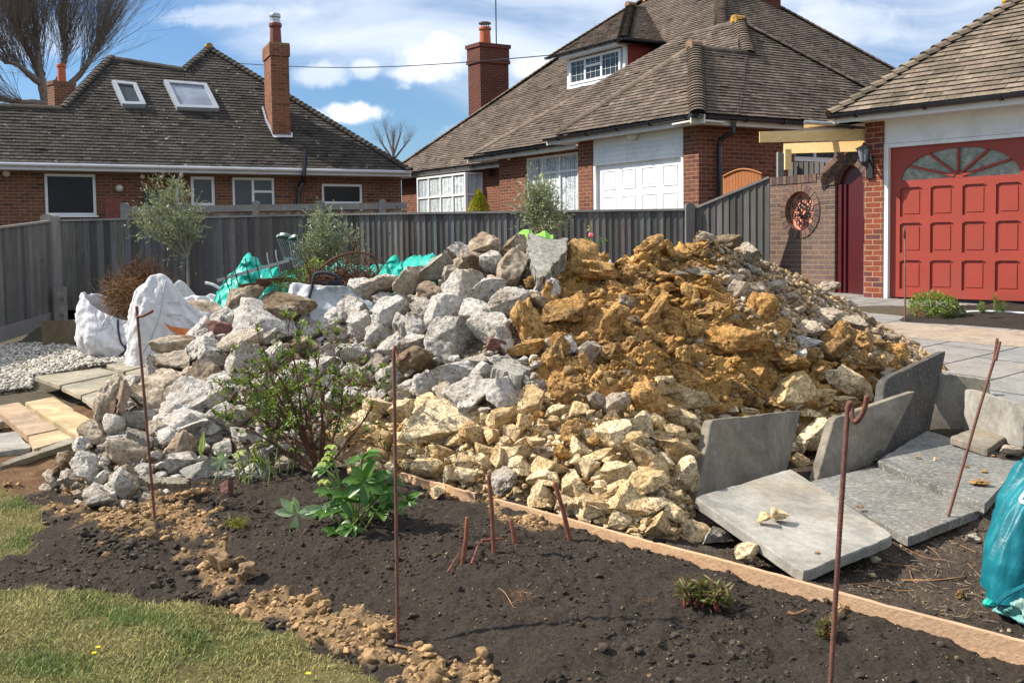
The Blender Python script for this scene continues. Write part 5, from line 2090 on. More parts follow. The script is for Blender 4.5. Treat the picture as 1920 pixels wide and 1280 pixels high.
# ============================================================ GARAGE (right)
def garage():
 q = P(1654, 558, 13.5)
 gz = .75
 Rd = Vector((.685, -.729, 0)).normalized()
 g = thing('brick_garage', 'brick garage with tan tiled hipped roof, white fascia and red panelled door', 'garage', (q.x, q.y, gz))
 w = Wall((q.x, q.y, 0), Rd)
 ul, ur = w.uz(1621, 400)[0], 0.0
 z_e = w.uz(1740, 212)[1]
 z_s = z_e - .0
 dt = w.uz(1740, 268)[1]
 uA = w.uz(1665, 400)[0]
 uB = w.uz(1932, 400)[0]
 back = -w.n * 6
 mb = MB()
 w.wall(mb, ul, ur, gz - .3, z_s)
 e = w.pt(ul, 0)
 e2 = w.pt(ul, 0) + back
 mb.poly([Vector((e.x, e.y, gz - .3)), Vector((e2.x, e2.y, gz - .3)), Vector((e2.x, e2.y, z_s)), Vector((e.x, e.y, z_s))])
 w.wall(mb, uB + .12, uB + 3.2, gz - .3, z_s)
 e, e2 = w.pt(uB + 3.2, 0), w.pt(uB + 3.2, 0) + back
 mb.poly([Vector((e.x, e.y, gz - .3)), Vector((e2.x, e2.y, gz - .3)), Vector((e2.x, e2.y, z_s)), Vector((e.x, e.y, z_s))])
 mb.poly([w.pt(0, gz - .3), w.pt(0, gz - .3, -.12), w.pt(0, z_s, -.12), w.pt(0, z_s)])
 mb.build('wall', BRICK4, g)
 m = MB()
 w.box(m, 0.003, uB + .12, dt + .035, z_s, -.12, -.03)
 m.build('white_header_board', WHITE, g)
 m = MB()
 w.box(m, .003, uA - .003, gz, dt + .03, -.12, -.015)
 w.box(m, uA - .035, uA - .003, gz, dt, -.012, -.002)
 w.box(m, uB, uB + .12, gz, dt + .03, -.12, -.015)
 w.box(m, uA, uB, dt - .02, dt + .03, -.12, -.017)
 df = m.build('garage_door', WHITE, g, label_fix) if False else m.build('garage_door', WHITE, g)
 # leaf
 m = MB()
 a, b = uA + .0, uB - .0
 z1 = dt - .025
 zf = w.uz(1800, 332)[1]       # foot of the fan light
 zc_top = w.uz(1799, 275)[1]
 H_ = zc_top - zf
 uc = (a + b) / 2
 rx = (b - a) / 2 - .15
 lo, hi = -.10, -.075            # panel depth, frame depth
 w.box(m, a, b, gz + .02, zf, -.12, lo)
 # frame members: rails and stiles around the 12 panels
 ua0 = a + .135
 pws = (b - a - .27 - 3 * .115) / 4
 zrows = [(w.uz(1700, 406)[1], w.uz(1700, 351)[1]), (w.uz(1700, 474)[1], w.uz(1700, 418)[1]), (w.uz(1700, 542)[1], w.uz(1700, 488)[1])]
 us = [a, ua0]
 for c in range(4):
  us += [ua0 + c * (pws + .115), ua0 + c * (pws + .115) + pws]
 edges = [a] + sum([[ua0 + c * (pws + .115), ua0 + c * (pws + .115) + pws] for c in range(4)], []) + [b]
 for i in range(0, len(edges), 2):
  w.box(m, edges[i], edges[i + 1], gz + .02, zf, lo + .001, hi)
 zed = [zf] + sum([[r[1], r[0]] for r in zrows], []) + [gz + .02]
 for i in range(0, len(zed), 2):
  for c in range(4):
   ux0 = ua0 + c * (pws + .115)
   w.box(m, ux0, ux0 + pws, zed[i + 1], zed[i], lo + .001, hi - .0005)
 for r0, r1 in zrows:
  for c in range(4):
   ux0 = ua0 + c * (pws + .115)
   w.box(m, ux0 + .045, ux0 + pws - .045, r0 + .04, r1 - .045, lo + .001, lo + .008)
   # slightly arched heads
   w.box(m, ux0, ux0 + .03, r1 - .016, r1, lo + .001, hi - .001)
   w.box(m, ux0 + pws - .03, ux0 + pws, r1 - .016, r1, lo + .001, hi - .001)
 # surround of the fan opening
 N = 48
 def ell(t, k=1.0):
  return uc - math.cos(t) * rx * k, zf + math.sin(t) * H_ * k
 for i in range(N):
  t0, t1 = math.pi * i / N, math.pi * (i + 1) / N
  (xa, za), (xb, zb) = ell(t0), ell(t1)
  p = [w.pt(xa, za, hi), w.pt(xb, zb, hi), w.pt(xb, z1, hi), w.pt(xa, z1, hi)]
  if (p[1] - p[0]).cross(p[2] - p[0]).dot(w.n) < 0: p.reverse()
  m.poly(p)
  m.poly([w.pt(xa, za, hi), w.pt(xb, zb, hi), w.pt(xb, zb, lo - .01), w.pt(xa, za, lo - .01)])
  (xc, zc_), (xd, zd) = ell(t0, 1.0), ell(t1, 1.0)
 w.box(m, a, uc - rx, zf, z1, lo, hi)
 w.box(m, uc + rx, b, zf, z1, lo, hi)
 # shallow routed line of the spandrels
 for t in (30, 60, 90, 120, 150):
  th = math.radians(t)
  x_, z_ = ell(th, .985)
  m.bar(w.pt(uc + -math.cos(th) * .06, zf + math.sin(th) * .06, lo + .02), w.pt(x_, z_, lo + .02), .032, .035, w.n)
 for i in range(10):
  t0, t1 = math.pi * i / 10, math.pi * (i + 1) / 10
  pts = [w.pt(uc, zf, hi + .002), w.pt(uc - math.cos(t1) * .11, zf + math.sin(t1) * .09, hi + .002), w.pt(uc - math.cos(t0) * .11, zf + math.sin(t0) * .09, hi + .002)]
  if (pts[1] - pts[0]).cross(pts[2] - pts[0]).dot(w.n) < 0: pts.reverse()
  m.poly(pts)
 m.build('door_leaf', REDPAINT, df)
 m = MB()
 for i in range(24):
  t0, t1 = math.pi * i / 24, math.pi * (i + 1) / 24
  (xa, za), (xb, zb) = ell(t0), ell(t1)
  m.poly([w.pt(uc, zf, lo), w.pt(xa, za, lo), w.pt(xb, zb, lo)])
 m.build('fan_light', OBSCURE, df)
 # fascia & soffit
 eo = w.n * .5
 m = MB()
 of = .40
 zfa = onp(1740, 197, w.pt(0, 0, of), w.n).z
 zfb = onp(1740, 213, w.pt(0, 0, of), w.n).z
 U0 = (onp(1562, 232, w.pt(0, 0, of), w.n) - w.o).dot(w.d)
 w.box(m, U0, uB + 2.5, zfb, zfa, of - .03, of)
 m.build('fascia', WHITE, g)
 m = MB()
 w.box(m, U0 + .02, uB + 2.5, zfb + .015, zfb + .045, -.05, of - .032)
 m.obox(w.pt(U0 + .02, zfb + .015, of - .03), w.d * (ul - U0 - .02), back - w.n * .1, Vector((0, 0, .03)))
 m.build('soffit', SOFFIT, g)
 m = MB()
 gutter(m, [w.pt(U0 - .03, zfa + .0, of + .07), w.pt(uB + 2.5, zfa + .03, of + .07)], r=.06, brackets=.95)
 m.build('gutter', GUTTER, g)
 # roof
 el = w.pt(U0 - .05, zfa + .02, of + .03)
 pit = math.radians(38)
 n = (w.n * math.sin(pit) + Vector((0, 0, math.cos(pit)))).normalized()
 R = lambda x, y: onp(x, y, el, n)
 T = R(1912, -2)
 er = w.pt(uB + 3.5, el.z, of + .03)
 bl = el - w.n * 8
 mb = MB()
 roof_face(mb, [el, er, T + w.d * 2.2, T], .12, .2, seed=61)
 roof_face(mb, [el, T, T - w.n * 1.5, bl], .12, .2, seed=62)
 roof_face(mb, [T, T + w.d * 2.2, er - w.n * 8, bl], .12, .2, seed=63)
 nl = (-w.d * math.sin(pit) + Vector((0, 0, math.cos(pit)))).normalized()
 hip(mb, el, T, n, nl, .17, .13, 64, .035, 1.05, L=.2)
 rf = mb.build('roof', TILE3, g)
 m = MB()
 m.tube([T - w.d * .2 - Vector((0, 0, .02)), T + w.d * .25], [.11, .12], 10)
 m.build('ridge_end', LICHEN, rf)
 # coach lamp on the pier
 c = onp(1620, 290, w.pt(0, 0, .22), w.n)
 lamp = thing('wall_lantern', 'black lantern on a bracket fixed to the brick pier by the arched gate', 'lamp', tuple(c))
 m = MB()
 m.tube([c + Vector((0, 0, .17)), c + Vector((0, 0, .13)), c + Vector((0, 0, .09)), c + Vector((0, 0, .075))], [.01, .03, .115, .115], 6)
 m.tube([c - Vector((0, 0, .1)), c - Vector((0, 0, .13)), c - Vector((0, 0, .16))], [.06, .04, .015], 6)
 for k in range(6):
  t = k * math.pi / 3
  m.tube([c + Vector((math.cos(t) * .1, math.sin(t) * .1, .08)), c + Vector((math.cos(t) * .058, math.sin(t) * .058, -.1))], .007, 4)
 m.build('lamp_frame', BLACKIRON, lamp)
 m = MB()
 m.tube([c + Vector((0, 0, .075)), c - Vector((0, 0, .1))], [.09, .05], 6)
 m.build('lamp_glass', GLASSB, lamp)
 m = MB()
 k = onp(1632, 300, w.pt(0, 0, .0), w.n)
 k2 = k - Vector((0, 0, .12))
 m.tube([c - Vector((0, 0, .13)), c - Vector((0, 0, .2)) + w.d * .05, k + w.n * .1 - Vector((0, 0, .05)), k + w.n * .03], .016, 6)
 m.tube([k + w.n * .0 - Vector((0, 0, .22)), k + w.n * .03 - Vector((0, 0, .22))], [.001, .001], 4)
 w.box(m, (k - w.o).dot(w.d) - .05, (k - w.o).dot(w.d) + .05, k.z - .26, k.z + .06, .0, .035)
 m.build('lamp_bracket', BLACKIRON, lamp)
 # ---------------- gate wall
 c0 = w.pt(ul, 0, -.12)
 Gd = Vector((-.47, .88, 0)).normalized()
 gw = thing('brick_gate_wall', 'brown brick garden wall with a round iron-work opening beside an arched gate', 'wall', (c0.x, c0.y, gz))
 W = Wall((c0.x, c0.y, 0), Gd)
 U1 = W.uz(1441, 400)[0]
 ztop = W.uz(1510, 340)[1]
 ga, gb = W.uz(1619, 450)[0], W.uz(1565, 450)[0]
 gc, gr = (ga + gb) / 2, abs(gb - ga) / 2
 gtop = W.uz(1598, 309)[1]
 gs = gtop - gr
 cu, cz = W.uz(1500, 396)
 cr = (W.uz(1500, 359)[1] - W.uz(1500, 433)[1]) / 2
 arch_c = W.uz(1602, 309)
 otop = W.uz(1603, 281)[1]
 def top(u):
  # coping rises round the arch
  d_ = abs(u - gc)
  R_ = gr + .32
  if d_ < R_:
   return max(ztop, gs + math.sqrt(max(0, R_ * R_ - d_ * d_)) * (otop - gs) / R_)
  return ztop + max(0, .10 - (d_ - R_) * .4)
 mb = MB()
 th = .09
 us = sorted(set([0.0, U1, ga, gb, gc] + list(np.linspace(0, U1, 60)) + list(np.linspace(cu - cr, cu + cr, 33)) + list(np.linspace(ga, gb, 24))))
 us = [u for u in us if 0 <= u <= U1]
 zb = gz - .3
 def ghole(u):
  d_ = abs(u - gc)
  return gs + math.sqrt(max(0, gr * gr - d_ * d_)) if d_ <= gr + 1e-6 else None
 for a_, b_ in zip(us[:-1], us[1:]):
  m_ = (a_ + b_) / 2
  ta, tb = top(a_), top(b_)
  def quad(za0, zb0, za1, zb1):
   for out, fl in ((0, 0), (-th, 1)):
    p = [W.pt(a_, za0, out), W.pt(b_, zb0, out), W.pt(b_, zb1, out), W.pt(a_, za1, out)]
    nn = (p[1] - p[0]).cross(p[2] - p[0]).dot(W.n)
    if (nn < 0) != bool(fl): p.reverse()
    mb.poly(p)
  mb.poly([W.pt(a_, ta), W.pt(b_, tb), W.pt(b_, tb, -th), W.pt(a_, ta, -th)])
  if min(ga, gb) < m_ < max(ga, gb):
   quad(ghole(a_), ghole(b_), ta, tb)
   mb.poly([W.pt(a_, ghole(a_)), W.pt(b_, ghole(b_)), W.pt(b_, ghole(b_), -th), W.pt(a_, ghole(a_), -th)])
  elif abs(m_ - cu) < cr:
   fa = math.sqrt(max(0, cr * cr - (a_ - cu) ** 2))
   fb = math.sqrt(max(0, cr * cr - (b_ - cu) ** 2))
   quad(zb, zb, cz - fa, cz - fb)
   quad(cz + fa, cz + fb, ta, tb)
   for sg in (-1, 1):
    mb.poly([W.pt(a_, cz + sg * fa), W.pt(b_, cz + sg * fb), W.pt(b_, cz + sg * fb, -th), W.pt(a_, cz + sg * fa, -th)])
  else:
   quad(zb, zb, ta, tb)
 gm = max(ga, gb)
 mb.poly([W.pt(gm, zb), W.pt(gm, gs), W.pt(gm, gs, -th), W.pt(gm, zb, -th)])
 mb.build('wall_body', BRICK3, gw)
 # brick rings
 def ring(u, z, r0, r1, n, t0, t1, name, out=.012, zs=1.0):
  m = MB()
  rs = random.Random(n)
  for k in range(n):
   a0 = t0 + (t1 - t0) * (k + .06) / n
   a1 = t0 + (t1 - t0) * (k + .94) / n
   j = rs.random() * .006
   f = lambda r, t: W.pt(u + r * math.cos(t), z + r * math.sin(t) * zs, out + j)
   bk = lambda r, t: W.pt(u + r * math.cos(t), z + r * math.sin(t) * zs, -.02)
   c = rs.choice([(.13, .085, .075), (.17, .115, .09), (.085, .065, .065), (.2, .12, .085)])
   A = [f(r0, a0), f(r1, a0), f(r1, a1), f(r0, a1)]
   B = [bk(r0, a0), bk(r1, a0), bk(r1, a1), bk(r0, a1)]
   m.hexa(B + A, c)
  return m.build(name, RINGM, gw)
 ring(cu, cz, cr + .002, cr + .115, 26, 0, 2 * math.pi, 'brick_ring')
 ring(gc, gs, gr + .002, gr + .13, 22, 0, math.pi, 'brick_arch')
 ring(gc, gs, gr + .145, gr + .27, 26, .1, math.pi, 'brick_arch', .02, (otop - gs) / (gr + .30))
 m = MB()
 rs = random.Random(4)
 n_ = int((U1 - (gc + gr + .3)) / .078)
 for k in range(n_):
  u_ = gc + gr + .36 + k * .078
  W.box(m, u_ + .004, u_ + .074, ztop - .02, ztop + .1 + rs.random() * .004, -th - .01, .012 + rs.random() * .005, rs.choice([(.13, .085, .075), (.17, .115, .09), (.085, .065, .065)]))
 m.build('coping', RINGM, gw)
 # iron scroll work
 m = MB()
 for k in range(16):
  t0, t1 = 2 * math.pi * k / 16, 2 * math.pi * (k + 1) / 16
  m.tube([W.pt(cu + .07 * math.cos(t0), cz + .07 * math.sin(t0), -.06), W.pt(cu + .07 * math.cos(t1), cz + .07 * math.sin(t1), -.06)], .012, 5)
 for k in range(8):
  t = 2 * math.pi * k / 8 + .2
  pts = []
  for i in range(34):
   s_ = i / 33
   if s_ < .55:
    r_ = .09 + s_ / .55 * (cr * .62 - .09)
    tt_ = t + math.sin(s_ / .55 * math.pi) * .38
    x_, z_ = r_ * math.cos(tt_), r_ * math.sin(tt_)
   else:
    q_ = (s_ - .55) / .45
    rr = .055 * (1 - q_ * .75)
    cx_, cz_ = (cr * .62) * math.cos(t) , (cr * .62) * math.sin(t)
    ang = t - math.pi / 2 + q_ * 7.5
    cx_ += .055 * math.cos(t + math.pi / 2)
    cz_ += .055 * math.sin(t + math.pi / 2)
    x_, z_ = cx_ + rr * math.cos(ang), cz_ + rr * math.sin(ang)
   pts.append(W.pt(cu + x_, cz + z_, -.06))
  m.tube(pts, .009, 5)
  c_ = W.pt(cu + .105 * math.cos(t), cz + .105 * math.sin(t), -.06)
  m.tube([c_ - W.n * .01, c_ + W.n * .012], [.026, .02], 8)
 m.tube([W.pt(cu - cr, cz, -.06), W.pt(cu - .1, cz, -.06)], .006, 4)
 m.build('iron_scrolls', BLACKIRON, gw)
 m = MB()
 W.box(m, cu - cr - .1, cu + cr + .1, cz - cr - .1, min(cz + cr + .1, ztop - .05), -th - .03, -th - .003)
 m.build('pink_backboard', PINK, gw)
 # gate
 gt = thing('arched_gate', 'maroon painted arched side gate set in the brown brick wall', 'gate', tuple(W.pt(gc, gz, -.2)))
 m = MB()
 nb = 14
 g0, g1 = min(ga, gb) + .0, max(ga, gb) - .0
 for k in range(nb):
  ua, ub = g0 + (g1 - g0) * k / nb, g0 + (g1 - g0) * (k + 1) / nb - .0
  za, zb_ = ghole(max(g0 + .001, ua)), ghole(min(g1 - .001, ub))
  A = [W.pt(ua, gz + .01, -.10), W.pt(ub, gz + .01, -.10), W.pt(ub, zb_, -.10), W.pt(ua, za, -.10)]
  B = [p - W.n * .045 for p in A]
  m.hexa(B + A)
 m.build('gate_leaf', MAROON, gt)
 m = MB()
 W.box(m, g1 - .09, g1, gz, gs, -.098, -.04)
 W.box(m, g1 - .15, g1 - .095, gz, gs, -.098, -.07)
 m.build('gate_frame', MAROON, gt)
 # ---------------- timber pergola pieces
 def beam(a_, b_, wd, ht, label, mat=PINE, name='timber_beam'):
  m = MB()
  m.bar(a_, b_, wd, ht)
  o = m.build(name, mat)
  return tag(o, label, 'timber beam', None if mat != PINE else 'fresh timber beams over the side gate')
 a_ = P(1424, 266, 13.9)
 b_ = w.pt(ul - .01, 0, .0)
 b2 = onp(1621, 244, w.pt(0, 0, -.06), w.n)
 b2.z = a_.z = (a_.z + b2.z) / 2
 beam(a_, b2, .05, .155, 'long new pine beam from the garage pier, its sawn end over the fence')
 a2 = P(1426, 281, 14.2)
 b3 = P(1624, 272, 13.75)
 a2.z = b3.z = (a2.z + b3.z) / 2
 beam(P(1470, 279, 14.6), P(1626, 274, 13.8), .05, .15, 'second new pine beam, lower and behind the long one')
 m = MB()
 p = P(1477, 296, 13.95)
 m.box(p.x - .045, p.x + .045, p.y - .03, p.y + .03, p.z - .17, p.z + .12)
 tag(m.build('timber_post_stub', PINE), 'short pine stub hanging under the long beam', 'timber beam')
 m = MB()
 p = P(1463, 300, 16.0)
 m.box(p.x - .05, p.x + .05, p.y - .05, p.y + .05, .7, p.z + .13)
 tag(m.build('grey_post', FENCEP), 'pale grey wooden post behind the wall below the pine beam', 'post')
 m = MB()
 m.bar(P(1508, 238, 14.3), P(1572, 229, 14.1), .1, .05)
 tag(m.build('timber_offcut', PINE), 'short pine board under the metal pipe at the garage eave', 'timber beam')
 m = MB()
 m.tube([P(1508, 229, 14.1), P(1566, 233, 14.1)], .03, 10)
 tag(m.build('metal_pipe', ALU), 'grey metal pipe lying on the short pine board at the eave', 'pipe')


RINGM = mat_rock('ring_brick', (1, 1, 1), (.9, .9, .9), (1, 1, 1), pits=.2, dirt=(.8, .7, .6), dirt_amt=.2, bd=.003)


def _ringmat():
 nt = RINGM.node_tree
 b = nt.nodes['Principled BSDF']
 src = b.inputs['Base Color'].links[0].from_socket
 a = nd(nt, 'VertexColor', layer_name='col').outputs[0]
 nt.links.new(mix(nt, 1.0, src, a, 'MULTIPLY'), b.inputs['Base Color'])


_ringmat()
garage()


# ============================================================ FENCES
def boards(mb, a, b, z0a, z0b, z1a, z1b, bw=.1, seed=0, tone=1.0):
 """feather-edge boards from a to b (xy), bottom/top heights at both ends"""
 rs = random.Random(seed)
 a, b = Vector((a[0], a[1], 0)), Vector((b[0], b[1], 0))
 d = b - a
 Lh = d.length
 d.normalize()
 n = Vector((d.y, -d.x, 0))
 if n.dot(a - CAM) > 0: n = -n
 k = int(Lh / bw)
 for i in range(k):
  t0, t1 = i / k, (i + 1) / k
  jit = (rs.random() - .5) * .012
  u0 = a + d * (Lh * t0)
  u1 = a + d * (Lh * t1 + .012)
  za0, za1 = z0a + (z0b - z0a) * t0, z1a + (z1b - z1a) * t0
  zb0, zb1 = z0a + (z0b - z0a) * t1, z1a + (z1b - z1a) * t1
  g = tone * (.62 + rs.random() * .75)
  c = (g * (1 + rs.gauss(0, .05)), g, g * (1 + rs.gauss(0, .05)))
  o0, o1 = .004 + jit * .3, .022 + jit * .3
  V = lambda p, z, o: Vector((p.x, p.y, z)) + n * o
  mb.hexa([V(u0, za0, -.01), V(u1, zb0, -.01), V(u1, zb0, o1), V(u0, za0, o0),
                 V(u0, za1, -.01), V(u1, zb1, -.01), V(u1, zb1, o1), V(u0, za1, o0)], c)
 return n


def post(mb, p, z0, z1, w=.11, n=Vector((0, -1, 0)), round_=True):
 x, y = p
 mb.obox(Vector((x, y, z0)) - Vector((w / 2, 0, 0)) + n * -.02, Vector((w, 0, 0)), n * w, Vector((0, 0, z1 - z0 - .05)))
 if round_:
  N = 8
  c = Vector((x, y, z1 - .05)) + n * (-.02)
  for k in range(N):
   t0, t1 = math.pi * k / N, math.pi * (k + 1) / N
   A = [c, c + Vector((w / 2 * math.cos(t0), 0, .05 * math.sin(t0))), c + Vector((w / 2 * math.cos(t1), 0, .05 * math.sin(t1)))]
   mb.poly(A)
   B = [q + n * w for q in A]
   mb.poly(B[::-1])
   mb.poly([A[1], A[2], B[2], B[1]])


def fences():
 P0, P1, P2, P3 = P(-120, 440, 12.9), P(100, 412, 16), P(600, 401, 17.4), P(1292, 391, 15.6)
 P4 = P(1442, 331, 15.0)
 f = thing('board_fence', 'long weathered grey close-board fence behind the rubble heap', 'fence', (P2.x, P2.y, .35))
 z = lambda p: float(H0(np.array([p.x]), np.array([p.y]))[0])
 PL_ = P0 + (P0 - P1) * 3
 PL_.z = P0.z
 segs = [(PL_, P0, P0.z, P0.z, 1.0, 0), (P0, P1, P0.z, P1.z, 1.0, 1), (P1, P2, P1.z, P2.z, .92, 2), (P2, P3, P2.z, P3.z, .88, 3), (P3, P4, P3.z - .02, P4.z, .95, 4)]
 for a, b, za, zb, tone, s in segs:
  m = MB()
  n = boards(m, a, b, z(a) + .0, z(b) + .0, za - .03, zb - .03, .105, s, tone)
  m.build('board_panel', FENCEW, f)
  m = MB()
  A, B = Vector((a.x, a.y, za)), Vector((b.x, b.y, zb))
  m.bar(A - Vector((0, 0, .015)) + n * .01, B - Vector((0, 0, .015)) + n * .01, .06, .035)
  m.build('cap_rail', FENCEP, f)
  m = MB()
  if s < 4:
   m.bar(Vector((a.x, a.y, z(a) + .05)) + n * .03, Vector((b.x, b.y, z(b) + .05)) + n * .03, .03, .22)
   m.build('gravel_board', FENCEW if s != 1 else FENCEP, f)
 for p, n, ww in ((P1, Vector((-.2, -1, 0)).normalized(), .2), (P2, Vector((0, -1, 0)), .16), (P3, Vector((0, -1, 0)), .14)):
  m = MB()
  post(m, (p.x, p.y), z(p) - .1, p.z + .09, ww, n)
  m.build('fence_post', FENCEP if ww > .17 else FENCEQ, f)
 # concrete repair spur with bolts in front of the first post
 sp = MB()
 q = P(113, 530, 15.75)
 sp.box(q.x - .09, q.x + .09, q.y - .06, q.y + .03, z(q) - .1, P(113, 538, 15.7).z)
 o = sp.build('concrete_spur', CONCG)
 tag(o, 'grey concrete post spur bolted to the first fence post', 'post')
 for y in (562, 592):
  sp = MB()
  b_ = P(117, y - 3, 15.68)
  sp.tube([b_, b_ - Vector((0, .03, 0))], .022, 8)
  sp.build('bolt', ALU, o)
 # lower brown fence between this one and the bungalow
 g = thing('picket_fence', 'lower brown board fence in front of the bungalow windows', 'fence', tuple(P(480, 400, 19)))
 a, b = P(232, 391, 18.6), P(762, 383, 20.5)
 m = MB()
 n = boards(m, a, b, .5, .5, a.z - .12, b.z - .12, .1, 9, 1.0)
 m.build('board_panel', FENCEF, g)
 m = MB()
 m.bar(Vector((a.x, a.y, a.z - .03)) + n * .02, Vector((b.x, b.y, b.z - .03)) + n * .02, .05, .13)
 m.build('cap_rail', FENCEP, g)
 for px in (236, 345, 481, 602, 718):
  q = P(px, 388, 18.6 + (px - 232) / 530 * 1.9)
  m = MB()
  post(m, (q.x, q.y), .5, a.z + (b.z - a.z) * (px - 232) / 530 + .11, .13, Vector((0, -1, 0)))
  m.build('fence_post', FENCEP, g)
 # curved wooden gate behind the sloping panel
 w = thing('wooden_gate', 'curved-top orange wooden gate beside the brick house corner', 'gate', tuple(P(1390, 350, 16.2)))
 m = MB()
 a, b = P(1356, 350, 16.6), P(1428, 350, 16.0)
 N = 12
 for i in range(N):
  t0, t1 = i / N, (i + 1) / N - .008
  z_ = lambda t: P(1390, 330, 16.3).z + math.sin(math.pi * t) * .1
  A, B = a.lerp(b, t0), a.lerp(b, t1)
  m.obox(Vector((A.x, A.y, .8)), B - A - Vector((0, 0, (B - A).z)), Vector((0, .03, 0)), Vector((0, 0, z_(t0) - .8)))
 m.build('board_panel', GATEW, w)
 m = MB()
 pts = [Vector((a.lerp(b, i / 12).x, a.lerp(b, i / 12).y - .01, P(1390, 330, 16.3).z + math.sin(math.pi * i / 12) * .1 + .01)) for i in range(13)]
 m.tube(pts, .02, 5)
 m.build('top_rail', GATEW, w)
 # dark fence section seen above the gate wall
 m = MB()
 a, b = P(1478, 304, 16.2), P(1566, 304, 15.4)
 boards(m, a, b, .8, .8, a.z, b.z, .1, 13, .75)
 o = m.build('dark_fence_panel', FENCEW)
 tag(o, 'short dark board fence panel above the brown brick wall', 'fence')
 # low concrete block leaning on the fence
 blk = [P(75, 602, 13.9), P(177, 594, 13.6), P(183, 640, 13.5), P(80, 655, 13.8)]
 me = slab_mesh(blk, .12, 'concrete_block', GBOARD, .8, 31, down=Vector((0, 1, 0)))
 o = link_mesh('concrete_block', me, GBOARD, origin=tuple(blk[3]))
 tag(o, 'brown weathered concrete board lying against the fence by the pebbles', 'concrete block')


fences()
# ------------------------------------------------------------ the heap
ST = [  # crest px, py, depth | front foot px, py, z
 (100, 880, 6.1, 92, 898, .05), (160, 808, 6.4, 165, 948, .04), (215, 762, 6.7, 235, 952, .05), (280, 680, 7.0, 330, 925, .10), (345, 645, 7.3, 440, 888, .2),
 (420, 590, 7.4, 520, 888, .24), (500, 590, 7.4, 620, 888, .25), (580, 622, 7.4, 700, 888, .25), (650, 598, 7.4, 760, 893, .24), (720, 550, 7.4, 850, 922, .22),
 (790, 515, 7.3, 930, 950, .21), (850, 485, 7.2, 1010, 972, .2), (920, 470, 7.1, 1090, 995, .19), (1000, 470, 7.1, 1160, 1008, .17), (1070, 488, 7.1, 1240, 1020, .16),
 (1140, 495, 7.1, 1296, 1012, .15), (1200, 478, 7.2, 1330, 925, .16), (1260, 470, 7.3, 1440, 878, .18), (1340, 452, 7.5, 1540, 852, .2), (1400, 472, 7.7, 1610, 820, .22),
 (1470, 500, 8.0, 1660, 785, .27), (1540, 538, 8.3, 1710, 750, .38), (1600, 570, 8.6, 1745, 712, .46), (1660, 612, 8.7, 1762, 690, .50), (1722, 648, 8.5, 1775, 684, .50)]
CLAYP = [(985, 640), (1010, 560), (1035, 490), (1070, 455), (1200, 450), (1330, 448), (1340, 515), (1400, 600), (1480, 660), (1560, 660), (1650, 670), (1740, 700), (1650, 760), (1560, 790), (1480, 780), (1330, 762), (1200, 730), (1120, 745), (1040, 730), (1000, 690)]
GRAVP = [(1330, 420), (1450, 470), (1560, 540), (1650, 600), (1760, 670), (1700, 680), (1620, 665), (1560, 665), (1480, 665), (1400, 600), (1340, 520)]
WHITP = [(60, 870), (160, 760), (330, 620), (420, 550), (700, 540), (900, 430), (1050, 430), (1030, 500), (985, 600), (1020, 740), (820, 800), (740, 790), (660, 740), (560, 880), (440, 905), (250, 980), (60, 960)]


def catmull(a, k):
 a = np.array(a, dtype=float)
 n = len(a)
 out = []
 for i in range(n - 1):
  p0, p1, p2, p3 = a[max(i - 1, 0)], a[i], a[i + 1], a[min(i + 2, n - 1)]
  for j in range(k):
   t = j / k
   out.append(.5 * ((2 * p1) + (-p0 + p2) * t + (2 * p0 - 5 * p1 + 4 * p2 - p3) * t * t + (-p0 + 3 * p1 - 3 * p2 + p3) * t ** 3))
 out.append(a[-1])
 return np.array(out)


